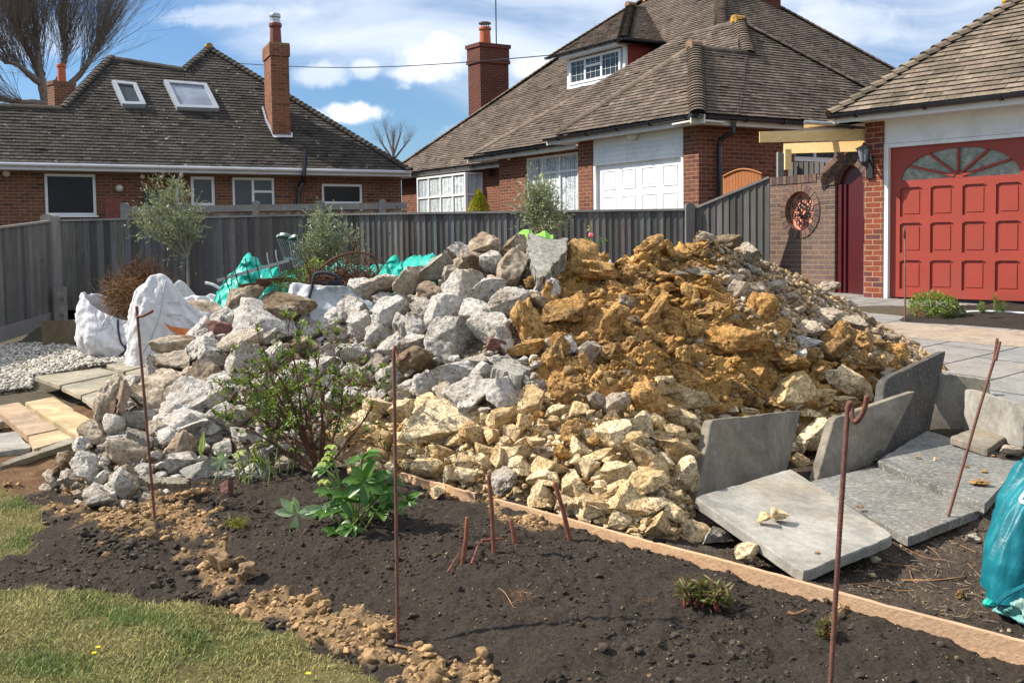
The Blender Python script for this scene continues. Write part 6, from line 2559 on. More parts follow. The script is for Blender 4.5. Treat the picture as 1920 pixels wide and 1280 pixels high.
def heap():
 cr, ft = [], []
 for cx, cy, d, fx, fy, fz in ST:
  cr.append(tuple(P(cx, cy + 8, d)))
  ft.append(tuple(G(fx, fy, fz)))
 K = 32
 cr, ft = catmull(cr, K), catmull(ft, K)
 U = len(cr)
 NV, NB = 230, 60
 rows = []
 back = cr + np.array([0.15, 1.5, 0])[None]
 back[:, 2] = H0(back[:, 0], back[:, 1]) - .05
 ft[:, 2] -= .06
 for j in range(NV + NB + 1):
  if j <= NV:
   t = j / NV
   s = t ** .92
   bulge = math.sin(math.pi * t) * .07
   p = ft * (1 - t) + cr * t
   p[:, 2] = ft[:, 2] + (cr[:, 2] - ft[:, 2]) * (s + bulge * (1 - t) * 1.2)
  else:
   t = (j - NV) / NB
   p = cr * (1 - t) + back * t
   p[:, 2] = cr[:, 2] + (back[:, 2] - cr[:, 2]) * (t ** 1.25)
  rows.append(p)
 V = np.array(rows)                    # (rows, U, 3)
 dU = np.gradient(V, axis=1)
 dV = np.gradient(V, axis=0)
 N = np.cross(dU, dV)
 N /= np.maximum(np.linalg.norm(N, axis=2), 1e-9)[..., None]
 N *= np.sign(N[..., 2:3] + 1e-9)
 px, py = proj(V)
 wob = fbm(V[..., 0] * 3 + 9, V[..., 2] * 4 + V[..., 1] * 2, 4, 3) * 34
 clay = inpoly(px + wob, py + wob * .6, CLAYP)
 grav = inpoly(px + wob * .4, py + wob * .3, GRAVP) & ~clay
 whit = inpoly(px + wob * .6, py, WHITP) & ~clay
 a, b, c = V[..., 0], V[..., 1] * 1.0, V[..., 2] * 1.3
 edge = np.minimum(1, np.minimum(np.arange(U), U - 1 - np.arange(U)) / 40.0)[None, :]
 base = fbm(a * 2.2, (b + c) * 2.2, 3, 11) * .05
 rub = fbm(a * 9, (b + c) * 9, 4, 12, .6) * .035
 rid = fbm(a * 5 + c * 3, (b + c) * 7 - a * 2, 5, 13, .62, ridged=True) * .075
 rid += np.maximum(0, fbm(a * 2.3, (b + c) * 3.1, 3, 19)) * .12
 # stepped, torn look of the clay
 q = fbm(a * 3.3 + 5, (b + c) * 6.5, 4, 15, .55) * 5
 step = (np.floor(q) + np.clip((q - np.floor(q)) * 4 - 1.5, 0, 1)) * .026
 h = np.where(clay, base + rid + step + rub * .4, base + rub)
 h = np.where(grav, base + rub * .35, h)
 h = h - np.where(clay, .05, np.where(grav, .0, .06))
 V2 = V + N * (h * edge)[..., None]
 n1 = fbm(a * 8, (b + c) * 8, 4, 23)[..., None]
 n2 = fbm(a * 2.5, (b + c) * 2.5, 3, 24)[..., None]
 cc = np.array([.56, .325, .11]) * (1 + .35 * n1) + np.clip(n2 * 1.2, 0, .6) * np.array([.10, .10, .09])
 cg = np.array([.33, .235, .14]) * (1 + .4 * n1)
 cw = np.array([.25, .20, .145]) * (1 + .5 * n1)
 cl = np.array([.56, .40, .20]) * (1 + .3 * n1) + np.clip(n2, -.3, .4) * np.array([.15, .12, .06])
 col = np.where(clay[..., None], cc, np.where(grav[..., None], cg, np.where(whit[..., None], cw, cl)))
 col = np.clip(col, .01, 1)
 nr = V.shape[0]
 i = np.arange(nr * U).reshape(nr, U)
 f = np.stack([i[:-1, :-1], i[:-1, 1:], i[1:, 1:], i[1:, :-1]], -1).reshape(-1, 4)
 verts = V2.reshape(-1, 3)
 bvh = BVHTree.FromPolygons([tuple(v) for v in V.reshape(-1, 3)[::1]], [tuple(q) for q in f[::1]])
 bvh2 = BVHTree.FromPolygons([tuple(v) for v in verts], [tuple(q) for q in f])
 me = np_mesh('earth_mound', verts, f, True, col.reshape(-1, 3))
 o = link_mesh('earth_mound', me, HEAPM, origin=(0.4, 6.6, .2))
 tag(o, 'loose earth, ochre clay and stone fines making up the body of the heap', 'rubble heap', kind='stuff')
 return bvh, bvh2, V2, N


BVH, BVH2, HV, HN = heap()


def hit(px, py, fine=False):
 d = ray(px, py).normalized()
 loc, n, i, dist = (BVH2 if fine else BVH).ray_cast(CAM, d, 30)
 if loc is None:
  return None, None
 if n.dot(d) > 0:
  n = -n
 return loc, n


def variants(name, n, sub, seed, **kw):
 out = []
 for i in range(n):
  v, f = rock_shape(sub, seed + i, **kw)
  me = np_mesh(name, v, f, False)
  out.append(me)
 return out


def with_mat(ms, mat):
 r = []
 for m in ms:
  k = m.copy()
  k.materials.append(mat)
  r.append(k)
 return r


_rw = variants('rubble_rock', 14, 4, 500, cuts=13, depth=.42, nz=.13, fine=.085, pock=.07)
_rl = variants('lime_rock', 14, 4, 540, cuts=14, depth=.45, nz=.10, fine=.05, pock=.0)
_rc = variants('clay_rock', 12, 4, 580, cuts=12, depth=.42, nz=.26, fine=.12, pock=.08)
VAR = {'W': with_mat(_rw, CONC), 'B': with_mat(_rw, CONCB), 'L': with_mat(_rl, LIME), 'C': with_mat(_rc, CLAYM), 'R': with_mat(_rl, BRRED), 'G': with_mat(_rl, CONCG), 'M': with_mat(_rw, MORT)}
NAMES = {'W': ('concrete_lump', 'concrete lump'), 'B': ('soiled_lump', 'soil-caked lump'), 'L': ('limestone_rock', 'yellow limestone rock'), 'C': ('clay_lump', 'ochre clay lump'),
         'R': ('brick_fragment', 'red brick fragment'), 'G': ('grey_stone', 'flat grey concrete piece'), 'M': ('mortar_lump', 'mortar lump')}
GRP = {'W': 'white concrete rubble of the heap', 'B': 'soil-caked lumps of the heap', 'L': 'yellow limestone rocks of the heap', 'C': 'ochre clay lumps of the heap', 'R': None, 'G': 'grey concrete pieces of the heap', 'M': 'soil-caked lumps of the heap'}
ROCKS = []
rr = random.Random(99)


def add_rock(px, py, w, h, kind, tilt=None, loc=None, push=.12, depth=None, lab=None):
 if loc is None:
  loc, n = hit(px, py)
  if loc is None:
   # above the crest: use the crest depth of the nearest point on the silhouette
   for k in range(1, 14):
    loc, n = hit(px, py + 5 * k)
    if loc is not None:
     loc = P(px, py, loc.y + .02)
     break
  if loc is None:
   return None
 else:
  n = Vector((0, -.3, .95))
 d = loc.y
 W, Hh = w * d / F, h * d / F
 D = depth or (W * .45 + Hh * .45) * (.85 + rr.random() * .3)
 if kind == 'C': push += .04
 c = loc + n * (push * min(W, Hh, D))
 o = bpy.data.objects.new(NAMES[kind][0], rr.choice(VAR[kind]))
 COL.objects.link(o)
 o.location = c
 o.scale = (W * rr.choice((-1, 1)), D * rr.choice((-1, 1)), Hh * rr.choice((-1, 1)))
 t = tilt if tilt is not None else rr.uniform(-14, 14)
 o.rotation_euler = (rr.uniform(-.2, .2), math.radians(-t), rr.uniform(-.25, .25))
 ROCKS.append(dict(o=o, px=px, py=py, w=w, h=h, k=kind, lab=lab))
 return o


def lst(txt, ox, oy, s, k=1.27):
 if s in (5.333, 4.923) and oy == 700: k = 1.3
 for ln in txt.strip().split(';'):
  t = ln.strip().split(',')
  if len(t) < 4: continue
  x, y, w, h = map(float, t[:4])
  kind = t[4] if len(t) > 4 else 'L'
  tilt = float(t[5]) if len(t) > 5 else None
  add_rock(ox + x / s, oy + y / s, w / s * k, h / s * k, kind, tilt)


lst("""90,570,140,160,W;130,430,140,100,W;230,430,190,120,W;290,400,90,80,B;405,390,160,150,B;550,310,190,150,G,8;670,230,110,100,W;750,290,190,130,B;850,290,130,120,W;800,195,150,125,M;
950,205,150,110,B;965,340,170,200,M,10;970,265,110,80,B;1140,440,130,110,W;700,420,210,160,W;730,380,180,80,B;816,450,190,120,W;940,520,200,150,W,35;768,570,180,130,W;590,580,190,190,W,12;855,680,240,180,W;
640,730,250,230,W,8;450,620,140,130,W;460,530,110,90,W;290,590,210,180,W,20;350,640,90,130,W;120,660,130,170,W;230,700,140,130,W,25;185,620,100,80,W;430,730,140,100,W;300,745,160,120,W;
91,810,180,135,W;210,870,95,150,W;435,830,240,130,B;300,920,160,140,W;150,905,115,105,W;380,990,160,115,W;480,980,140,150,W,30;650,910,230,150,W;790,890,120,90,W;735,1025,250,170,W,18;935,1020,200,160,W;
750,840,150,80,W;600,1005,120,100,M;1260,750,110,120,W;1090,510,150,90,B;1060,395,70,60,C;530,440,160,90,M;480,470,120,80,W;1035,640,160,220,C;500,700,70,90,R;240,500,130,90,W;1180,760,120,100,M;20,560,70,120,W;
1080,470,80,60,W;620,350,80,90,B;880,740,110,60,R;1030,760,180,80,C;860,400,110,70,M;580,470,90,60,W;1205,300,90,130,W,-15;1185,830,110,200,C,5""", 640, 400, 2.977)
lst("""970,750,190,105,B;940,860,210,140,B;930,945,230,110,M;850,900,70,180,W;1140,770,220,140,W,42;1222,790,170,150,W;1120,670,130,150,W;1240,655,120,80,R;1440,645,350,200,W,-12;1350,500,220,120,B,18;
1590,550,270,150,B,-5;1730,650,170,130,W;1840,600,140,100,W;1350,730,220,120,B;1390,860,180,180,W,-20;1150,930,130,170,M;1080,910,100,80,B;1280,940,180,110,W;1250,1040,200,120,W;1290,1140,190,130,W;
1050,1070,250,220,W,25;1060,1200,340,150,W;860,1050,240,140,B;800,1160,220,110,G;1690,760,180,100,B;1520,810,100,140,W;1810,790,140,100,W;1800,860,160,110,W;1450,1010,160,130,W;1340,560,120,70,W;1250,590,130,90,W;
1510,690,120,90,W;1880,680,110,90,W;1640,820,120,90,B;1700,900,150,120,W;1600,950,140,110,W;1400,1120,140,120,W;1500,1150,130,110,B;1850,960,120,90,W;1290,600,90,110,W""", 0, 400, 2.977)
lst("""400,1090,320,230,W,15;660,960,330,300,B;600,520,260,170,W;250,790,220,320,W;160,680,180,170,B;190,520,170,130,W;680,640,340,300,M;620,430,240,180,G;1190,580,360,300,M;1240,730,330,190,W;1440,820,330,240,G,8;
1280,170,480,380,W,10;1330,380,480,200,W;1700,270,290,230,W;1530,390,210,170,W;1020,360,240,200,B;1660,560,200,150,G;860,230,340,150,B;780,500,240,200,B;1560,150,180,150,W;60,700,200,200,B;370,420,330,200,M;1840,420,200,150,W""", 120, 740, 5.565)
lst("""1280,900,1,1""", 0, 0, 1)
lst("""250,590,220,150;330,630,260,120,L,38;380,460,130,120;500,470,200,130;590,350,260,170;850,370,240,190;1080,310,270,150;1290,490,640,310;1170,640,230,150;960,610,210,160;900,700,250,180;
830,800,190,180;630,700,210,200;590,820,190,120;1560,650,190,300,L,35;1340,690,150,110;1220,790,210,120;1700,460,150,110;1800,440,230,140,L,25;1740,550,100,80;1720,650,140,170;1840,700,160,120;1660,770,160,130;
1840,860,190,190;1650,880,210,130;1470,890,170,120;1340,930,140,110;1140,980,340,200;900,940,210,130;1500,1030,190,160;1340,1040,150,160;980,800,170,80;1860,1090,210,240,W;610,530,120,90;700,950,140,160;
560,960,160,120;1040,860,130,90;480,560,120,90;200,690,130,110""", 600, 700, 5.333)
lst("""290,270,200,230;560,180,210,270,C;60,400,240,170,L,25;510,350,200,90;720,330,160,110;230,460,140,130;100,750,350,160,L,18;650,560,210,170,C,35;870,260,160,130,B;1060,290,250,160,B;1340,290,280,280,C;1500,110,230,160;
1740,240,400,180,L,-4;1520,360,210,100;1620,410,280,180;1790,500,130,200,L,15;1420,450,140,120;1230,500,250,200;1020,620,260,260;870,630,130,80,C;750,700,190,150;1240,680,210,210;1320,770,150,280,L,32;
1500,570,310,160;1590,720,390,230;1640,940,230,270;1440,900,170,200;860,790,330,90,L,10;1000,820,180,100,L,15;1090,940,270,210;1340,1050,340,250;900,930,140,160;790,890,190,180;1110,1150,340,230;930,1110,160,110;
640,1060,190,190;400,1110,170,190;380,980,230,130;200,860,210,160;430,860,340,150;680,1220,170,130;860,1210,270,130;1460,1240,210,130;1590,1150,140,120;400,730,150,110,B;560,740,130,140,C;120,560,170,120;
350,540,150,110;330,640,140,100;200,640,180,90;480,460,130,100;1720,620,160,110;1500,800,140,110""", 940, 700, 4.923)
lst("""380,380,540,430,C,5;1050,170,270,170,C,25;1220,170,190,170,C;1360,230,210,110,C;1440,335,190,90,C;1150,290,260,100,C;940,265,170,110,C,30;740,330,160,130,C;1230,540,210,90,C;1010,580,180,120,C;230,850,480,340,C,30;
620,950,430,300,C,15;1060,850,170,480,C,-30;1300,930,240,290,C;1660,630,340,130,C,-30;1440,960,210,150,C;1700,830,270,210,C;1450,620,170,180,C;130,1170,210,270,C,5;860,1120,170,130,C;450,1200,230,190,B;650,1190,210,170,C;
1190,1150,240,110,C,25;1760,1100,340,260,C;1560,800,270,110,C;850,480,200,150,C;700,560,170,140,C;1150,430,230,110,C,-10;1330,420,180,100,B;620,780,200,160,C;820,720,180,170,B;1150,700,150,200,C,-25;500,640,150,110,C;
1610,70,200,140,B;1790,100,280,160,B;1560,400,260,110,B;1780,385,170,110,B;1000,430,180,90,C;560,280,160,120,C;300,190,200,90,C,10""", 1020, 440, 5.333)
lst("""275,215,200,190,B,-30;310,320,170,60,G,-25;240,380,140,90,B;110,430,240,80,B;200,540,210,180,B;340,520,190,140,B,-20;130,590,90,80,C;370,740,320,290,C;430,910,140,130,C;680,605,140,110,M;1030,490,180,90,M;
1020,790,240,160,M;860,885,230,150,M;820,1000,240,130,W,20;1230,650,120,140,M;1240,850,210,170,B;1060,1030,350,330,C;820,1120,170,130,C;740,1160,80,220,G,-35;560,1035,110,90,C;1320,1010,210,170,C;1480,1050,150,110,C;1620,980,180,120,B;
1640,1120,230,180,C;1820,1030,120,90,B;1440,1220,190,140,C;1550,1165,190,110,L;1300,1150,160,130,C;560,910,210,190,C;200,1030,390,310,C,20;60,780,170,210,C;600,1180,290,110,C;1490,920,120,90,M;1200,1210,180,120,C;1000,1230,200,110,C;
950,640,110,80,B;640,760,120,90,B""", 1340, 440, 4.923)
lst("""1120,210,330,190,C,-5;1110,470,410,240,L;1700,390,370,240,L;1600,570,230,110,L;1400,540,190,160,L;800,330,190,170,C;560,420,290,140,C,-10;200,340,310,150,C,-25;720,540,170,120,C;1300,660,180,70,L;1280,850,230,250,L;
1400,720,110,80,L;1220,1120,150,140,L;100,180,190,210,C;980,580,190,110,C;1330,330,200,120,C;1250,980,130,120,L;1500,330,160,130,L""", 1250, 640, 4.923)
lst("""1236,985,64,46;1300,1003,74,58;1160,975,52,36;1105,958,58,42;1060,945,44,34;1190,948,60,46;1140,930,50,36;1012,940,44,32;1266,962,50,38;1222,955,40,32;1085,925,44,36;1030,905,46,34;985,880,44,30;1262,1000,30,24""", 0, 0, 1, 1.0)
# the two big flat broken slab pieces
def prism(pts, d, th, mat, name, label, cat, lean=.2, seed=0):
 """broken slab: irregular outline with its own distance, real size and thickness, edges roughened"""
 rs = random.Random(seed)
 A = [P(x, y, d + lean * (pts[0][1] - y) / 150) for x, y in pts]
 c = sum(A, Vector()) / len(A)
 n = (A[0] - c).cross(A[len(A) // 3] - c).normalized()
 if n.dot(c - CAM) > 0: n = -n
 ring = []
 for i in range(len(A)):
  for k in range(7):
   t = k / 7
   p = A[i].lerp(A[(i + 1) % len(A)], t)
   ring.append(p + (p - c).normalized() * rs.gauss(0, .006))
 mb = MB()
 off = [0, .01, .4, .75, 1.0]
 R = []
 for o_ in off:
  R.append([p - n * th * o_ + (c - p) * (.03 if o_ in (0,) else 0) + Vector((rs.gauss(0, .006), rs.gauss(0, .006), rs.gauss(0, .006))) * (1 if o_ else 0) for p in ring])
 K = len(ring)
 for a, b in zip(R[:-1], R[1:]):
  for i in range(K):
   mb.poly([a[i], b[i], b[(i + 1) % K], a[(i + 1) % K]])
 # inner rings give the face a little relief
 prev = R[0]
 for s in (.75, .5, .25):
  cur = [c + (p - c) * s for p in ring]
  for i in range(K):
   mb.poly([prev[i], prev[(i + 1) % K], cur[(i + 1) % K], cur[i]])
  prev = cur
 cc = c
 for i in range(K):
  mb.poly([prev[i], prev[(i + 1) % K], cc])
 mb.poly(R[-1][::-1])
 import bmesh
 me = mb.mesh(name)
 bm = bmesh.new()
 bm.from_mesh(me)
 bmesh.ops.remove_doubles(bm, verts=bm.verts, dist=1e-5)
 bmesh.ops.recalc_face_normals(bm, faces=bm.faces)
 bm.to_mesh(me)
 bm.free()
 o = link_mesh(name, me, mat, origin=tuple(c))
 tag(o, label, cat)
 return o


def zz(l, ox=640, oy=400, s=2.977):
 return [(ox + x / s, oy + y / s) for x, y in l]


prism(zz([(1045, 108), (1095, 118), (1150, 142), (1205, 145), (1262, 132), (1255, 215), (1185, 275), (1160, 330), (1105, 362), (1068, 300), (1035, 210)]), 6.95, .16, CONCG, 'slab_piece', 'tall grey broken slab piece standing on top of the rubble', 'concrete piece', .75, 1)
c = [hit(*zz([(812, 858)])[0]), hit(*zz([(1140, 930)])[0])]
q = zz([(815, 860), (955, 752), (1130, 838), (1000, 912)])
d0 = c[0][0].y - .22
me = slab_mesh([P(*q[0], d0), P(*q[1], d0 + .35), P(*q[2], d0 + .22), P(*q[3], d0 - .12)], .17, 'slab_piece', CONCG, 1.2, 5, down=Vector((.2, .2, -1)))
tag(link_mesh('slab_piece', me, CONCG, origin=tuple(P(*q[0], d0))), 'tilted flat grey broken slab piece halfway down the rubble', 'concrete piece')
# curved clay shell
# upright chunk of render with red bricks, far end of the heap
ch = thing('brick_chunk', 'upright chunk of rough mortar with red bricks at the terrace end', 'masonry chunk', tuple(P(205, 805, 6.5)))
v, f = rock_shape(4, 900, cuts=9, depth=.2, nz=.2, fine=.12, pock=.05)
me = np_mesh('mortar_core', v * np.array([.20, .17, .44]), f, True)
o = bpy.data.objects.new('mortar_core', me)
me.materials.append(MORT)
COL.objects.link(o)
o.parent = ch
o.location = P(203, 755, 6.5) - ch.location
o.rotation_euler = (0.1, math.radians(22), .2)
zq = lambda x, y: (x / 4, 640 + y / 4)
me = slab_mesh([P(*zq(935, 255), 6.42), P(*zq(1003, 360), 6.42), P(*zq(935, 560), 6.34), P(*zq(865, 545), 6.30)], .10, 'red_brick', BRRED, .8, 6, down=Vector((0, 1, 0)))
link_mesh('red_brick', me, BRRED, ch, origin=tuple(P(*zq(935, 450), 6.4)))
me = slab_mesh([P(*zq(820, 425), 6.36), P(*zq(880, 420), 6.36), P(*zq(865, 545), 6.32), P(*zq(800, 560), 6.32)], .10, 'red_brick', BRRED, .8, 7, down=Vector((0, 1, 0)))
link_mesh('red_brick', me, BRRED, ch, origin=tuple(P(*zq(840, 480), 6.4)))
v, f = rock_shape(3, 903, cuts=9, depth=.2, nz=.15, fine=.06)
me = np_mesh('white_mortar', v * np.array([.17, .15, .15]), f, True)
o = bpy.data.objects.new('white_mortar', me)
me.materials.append(CONC)
COL.objects.link(o)
o.parent = ch
o.location = P(215, 793, 6.36) - ch.location
# narrow concrete strips
for cs, d, th, lab in (([(655, 318), (960, 440), (935, 505), (650, 385)], 5.95, .05, 'narrow greenish concrete strip wedged between rubble lumps'),
                       ([(740, 838), (1325, 852), (1310, 935), (860, 930)], 5.55, .05, 'flat concrete strip lying at the foot of the rubble behind the thin hooked bar')):
 c4 = [P(120 + x / 5.565, 740 + y / 5.565, d + (.06 if i < 2 else 0)) for i, (x, y) in enumerate(cs)]
 me = slab_mesh(c4, th, 'concrete_strip', CONCG, 1, 8, down=Vector((0, 1, -.3)))
 tag(link_mesh('concrete_strip', me, CONCG, origin=tuple(c4[0])), lab, 'concrete strip')
# loose pieces on the ground before the heap
for px, py, w, h, k, lab in ((190, 932, 62, 44, 'W', 'white concrete lump lying on bare soil at the lawn end of the heap'), (240, 912, 66, 66, 'W', 'rounded ochre-stained concrete lump beside the thin hooked bar'),
                             (1402, 1040, 52, 40, 'L', 'yellow limestone rock between the timber edging and the first lying slab'), (1640, 1049, 22, 15, 'L', 'small yellow stone on the soil close to the first lying slab'),
                             (1635, 1080, 15, 12, 'L', 'tiny yellow stone on the soil by the edging board'), (1802, 1116, 26, 18, 'C', 'small orange clay lump on the yard soil near the blue bag'),
                             (1235, 1022, 26, 24, 'S', 'dark soil ball resting against the timber edging'), (820, 925, 28, 26, 'L', 'small pale stone in front of the timber edging start'), (785, 928, 20, 12, 'L', 'little tan stone on the bed by the timber edging start'),
                             (1820, 1010, 34, 20, 'M', 'brown stone on the yard soil below the second lying slab'), (1345, 1006, 60, 34, 'G', 'grey stone under the raised edge of the first lying slab'), (1697, 1020, 22, 16, 'L', 'pale chip at the corner of the second lying slab'),
                             (425, 915, 24, 30, 'R', 'crumbly reddish lump on the dark bed below the white-leaved plant'), (430, 946, 34, 24, 'M', 'pale mortar bit on the dark bed slope'), (408, 1050, 52, 60, 'T', 'large tan clay clod standing on the bed near the lawn'),
                             (465, 1075, 40, 40, 'T', 'second tan clay clod beside the large one on the bed'), (358, 1068, 26, 18, 'T', 'small tan clod alone on the dark soil'), (1895, 846, 60, 22, 'M', 'brown sandstone piece low at the foot of the upright end slab')):
 g = on_ground(px, py + h * .4)
 kk = {'S': 'B', 'T': 'M'}.get(k, k)
 o = add_rock(px, py, w, h, kk, loc=P(px, py, g.y + .02), lab=lab)
 if k == 'S':
  o.data = o.data.copy()
  o.data.materials[0] = bpy.data.materials['soil']
 if k == 'T':
  o.data = o.data.copy()
  o.data.materials[0] = mat_rock('tan_clod', (.37, .25, .14), (.30, .19, .10), (.4, .29, .17), dirt=(.2, .13, .08), dirt_amt=.4, bd=.02)


def fill(poly, n, smin, smax, kinds, sep=.62, seed=0, zone=None):
 rs = random.Random(seed)
 xs, ys = [p[0] for p in poly], [p[1] for p in poly]
 k = 0
 for _ in range(n * 60):
  if k >= n: break
  x, y = rs.uniform(min(xs), max(xs)), rs.uniform(min(ys), max(ys))
  if not bool(inpoly(np.array([x]), np.array([y]), poly)[0]): continue
  s = smin + (smax - smin) * rs.random() ** 1.7
  if any(abs(r['px'] - x) < sep * (r['w'] + s) / 2 and abs(r['py'] - y) < sep * (r['h'] + s * .8) / 2 for r in ROCKS): continue
  if hit(x, y)[0] is None: continue
  if add_rock(x, y, s * rs.uniform(.9, 1.3), s * rs.uniform(.65, 1.0), rs.choice(kinds), push=.1): k += 1


fill(WHITP, 120, 18, 50, 'WWWWWWM', .6, 1)
fill(WHITP, 85, 11, 24, 'WWWM', .5, 11)
LIMEP = [(560, 880), (640, 800), (740, 790), (830, 795), (1010, 740), (1100, 740), (1250, 760), (1340, 765), (1310, 900), (1290, 1015), (1100, 1000), (940, 955), (760, 895)]
fill(LIMEP, 120, 11, 30, 'LLLLLLC', .6, 2)
fill([(1340, 765), (1500, 775), (1620, 770), (1560, 840), (1500, 860), (1320, 900)], 22, 16, 36, 'LLC', .6, 3)
fill([(1340, 765), (1500, 775), (1640, 740), (1740, 690), (1760, 700), (1620, 830), (1500, 860), (1320, 900)], 40, 20, 46, 'LLCB', .6, 33)
fill(CLAYP, 95, 14, 42, 'CCCCB', .6, 4)
fill(GRAVP, 90, 10, 44, 'BBMCBLC', .8, 5)

# -------- labels: every rock is located from a landmark of the heap
LM = [('the tall grey slab piece', 1025, 475), ('the orange-marked bag', 330, 600), ('the middle hooked bar', 742, 700), ('the leafy shrub', 575, 740), ('the upright brick chunk', 215, 770),
      ('the tilted slab piece', 965, 695), ('the first leaning slab', 1390, 850), ('the spotted leaning slab', 1680, 720), ('the heap summit', 1345, 450), ('the big yellow boulder', 842, 792),
      ('the tallest bed cane', 916, 900), ('the pink rosebud', 1108, 450), ('the largest clay block', 1555, 650), ('the thin hooked bar', 262, 700), ('the black-strapped bag', 570, 560), ('the round wall opening', 1500, 480), ('the slanting cane', 1045, 930)]
SZ = {'W': ('small rough', 'pitted white', 'large pitted white'), 'B': ('small brown', 'brown', 'large brown'), 'L': ('small', 'angular', 'large angular'), 'C': ('small torn', 'crumbly', 'large torn'),
      'R': ('dull', 'dull', 'dull'), 'G': ('small', 'broken', 'large broken'), 'M': ('small pale', 'pale brown', 'large pale brown')}
ORD = ['nearest', 'second', 'third', 'fourth', 'fifth', 'sixth', 'seventh', 'eighth', 'ninth', 'tenth', 'eleventh', 'twelfth'] + ['%dth' % i for i in range(13, 60)]
cell = {}
for r in ROCKS:
 if r['lab']:
  continue
 d, nm, x, y = min((math.hypot(r['px'] - x, r['py'] - y), nm, x, y) for nm, x, y in LM)
 a = math.degrees(math.atan2(y - r['py'], r['px'] - x)) % 360
 if d < 12: dr = 'at'
 else: dr = ['garage-side of', 'above, garage-side of', 'above', 'above, lawn-side of', 'lawn-side of', 'below, lawn-side of', 'below', 'below, garage-side of'][int(((a + 22.5) % 360) // 45)]
 cell.setdefault((r['k'], nm, dr), []).append((d, r))
for (k, nm, dr), l in cell.items():
 l.sort(key=lambda t: t[0])
 for i, (d, r) in enumerate(l):
  s = max(r['w'], r['h'])
  ad = SZ[k][0 if s < 26 else 1 if s < 52 else 2]
  r['lab'] = f"{ad} {NAMES[k][1]}, {ORD[i]} one {dr} {nm}"
CATS = {'W': 'concrete lump', 'B': 'rubble lump', 'L': 'rock', 'C': 'clay lump', 'R': 'brick', 'G': 'concrete piece', 'M': 'mortar lump'}
for r in ROCKS:
 tag(r['o'], r['lab'], CATS[r['k']], GRP[r['k']])


# -------- loose fines on the heap
def heap_scatter(name, poly, n, smin, smax, cols, label, cat, T, seed, mat=CLODM, dens=None, sig=.5):
 rs = np.random.RandomState(seed)
 nr, U = HV.shape[:2]
 # world-space sampling on the front of the surface
 i = rs.randint(0, 240, n * 5)
 j = rs.randint(2, U - 2, n * 5)
 p = HV[i, j] + (HV[i + 1, j] - HV[i, j]) * rs.rand(len(i), 1) + (HV[i, j - 1] - HV[i, j]) * rs.rand(len(i), 1)
 nn = HN[i, j]
 px, py = proj(p)
 w = fbm(p[:, 0] * 4, p[:, 1] * 4 + p[:, 2] * 4, 3, seed) * 22
 ok = inpoly(px + w, py + w * .5, poly)
 if dens is not None:
  ok &= fbm(p[:, 0] * 5, (p[:, 1] + p[:, 2]) * 5, 3, seed + 1) > dens
 k = np.nonzero(ok)[0][:n]
 s = np.clip(np.exp(rs.normal(math.log(smin * 1.5), sig, len(k))), smin, smax)
 ci = rs.randint(0, len(cols), len(k))
 c = np.array(cols)[ci] * (.65 + .6 * rs.rand(len(k), 1))
 scatter(name, T, p[k], s, mat, rs, c, norms=nn[k], label=label, cat=cat, sink=.1, flat=.9)


heap_scatter('gravel_fines', [(1300, 430), (1400, 420), (1560, 520), (1660, 600), (1790, 690), (1720, 700), (1600, 680), (1480, 670), (1400, 610), (1340, 530)], 8500, .018, .06,
             [(.47, .35, .22), (.36, .26, .155), (.56, .45, .32), (.30, .215, .13), (.50, .33, .16)], 'brown gravel and small stones running down the garage side of the heap', 'gravel', T1, 41)
heap_scatter('rubble_fines', WHITP, 7000, .012, .065, [(.50, .45, .38), (.34, .26, .18), (.25, .185, .12)], 'crumbs and chips filling the gaps between the concrete lumps', 'rubble crumbs', T1, 42)
heap_scatter('limestone_fines', LIMEP, 8000, .014, .065, [(.70, .53, .30), (.60, .42, .20), (.76, .65, .46)], 'yellow chips filling the gaps between the limestone rocks', 'stone chips', T1, 43)
heap_scatter('clay_fines', CLAYP, 4200, .014, .07, [(.44, .25, .075), (.36, .19, .05), (.30, .2, .1)], 'broken clay crumbs lying over the ochre clay', 'clay crumbs', T1, 44)
# ------------------------------------------------------------ concrete slabs at the garage side
def slab4(c4, th, mat, label, jag=.28, seed=0, down=None, group=None):
 me = slab_mesh(c4, th, 'concrete_slab', mat, jag, seed, down)
 lo = min(c4, key=lambda p: p.z)
 o = link_mesh('concrete_slab', me, mat, origin=tuple(lo))
 return tag(o, label, 'concrete slab', group)


GL, GY = 'slabs leaning against the heap', 'slabs lying on the yard soil'
AW = Vector((-.7, .7, -.2))
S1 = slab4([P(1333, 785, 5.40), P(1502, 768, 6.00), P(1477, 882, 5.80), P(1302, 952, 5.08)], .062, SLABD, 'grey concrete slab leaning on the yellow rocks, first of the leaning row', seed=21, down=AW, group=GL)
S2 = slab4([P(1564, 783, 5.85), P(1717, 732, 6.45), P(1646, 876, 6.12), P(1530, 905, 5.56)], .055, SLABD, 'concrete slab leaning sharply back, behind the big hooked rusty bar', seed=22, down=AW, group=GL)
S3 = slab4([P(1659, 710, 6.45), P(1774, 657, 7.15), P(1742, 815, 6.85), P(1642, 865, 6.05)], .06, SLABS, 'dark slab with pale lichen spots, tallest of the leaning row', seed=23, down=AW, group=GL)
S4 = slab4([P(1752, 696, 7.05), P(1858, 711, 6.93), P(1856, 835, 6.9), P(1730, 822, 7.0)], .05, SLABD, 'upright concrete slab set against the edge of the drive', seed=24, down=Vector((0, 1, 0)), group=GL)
S5 = slab4([P(1808, 727, 6.75), P(1922, 758, 6.1), P(1920, 840, 6.08), P(1806, 810, 6.7)], .06, SLAB, 'pale concrete slab on edge catching the sun beside the drive', seed=25, down=Vector((.3, 1, 0)), group=GL)
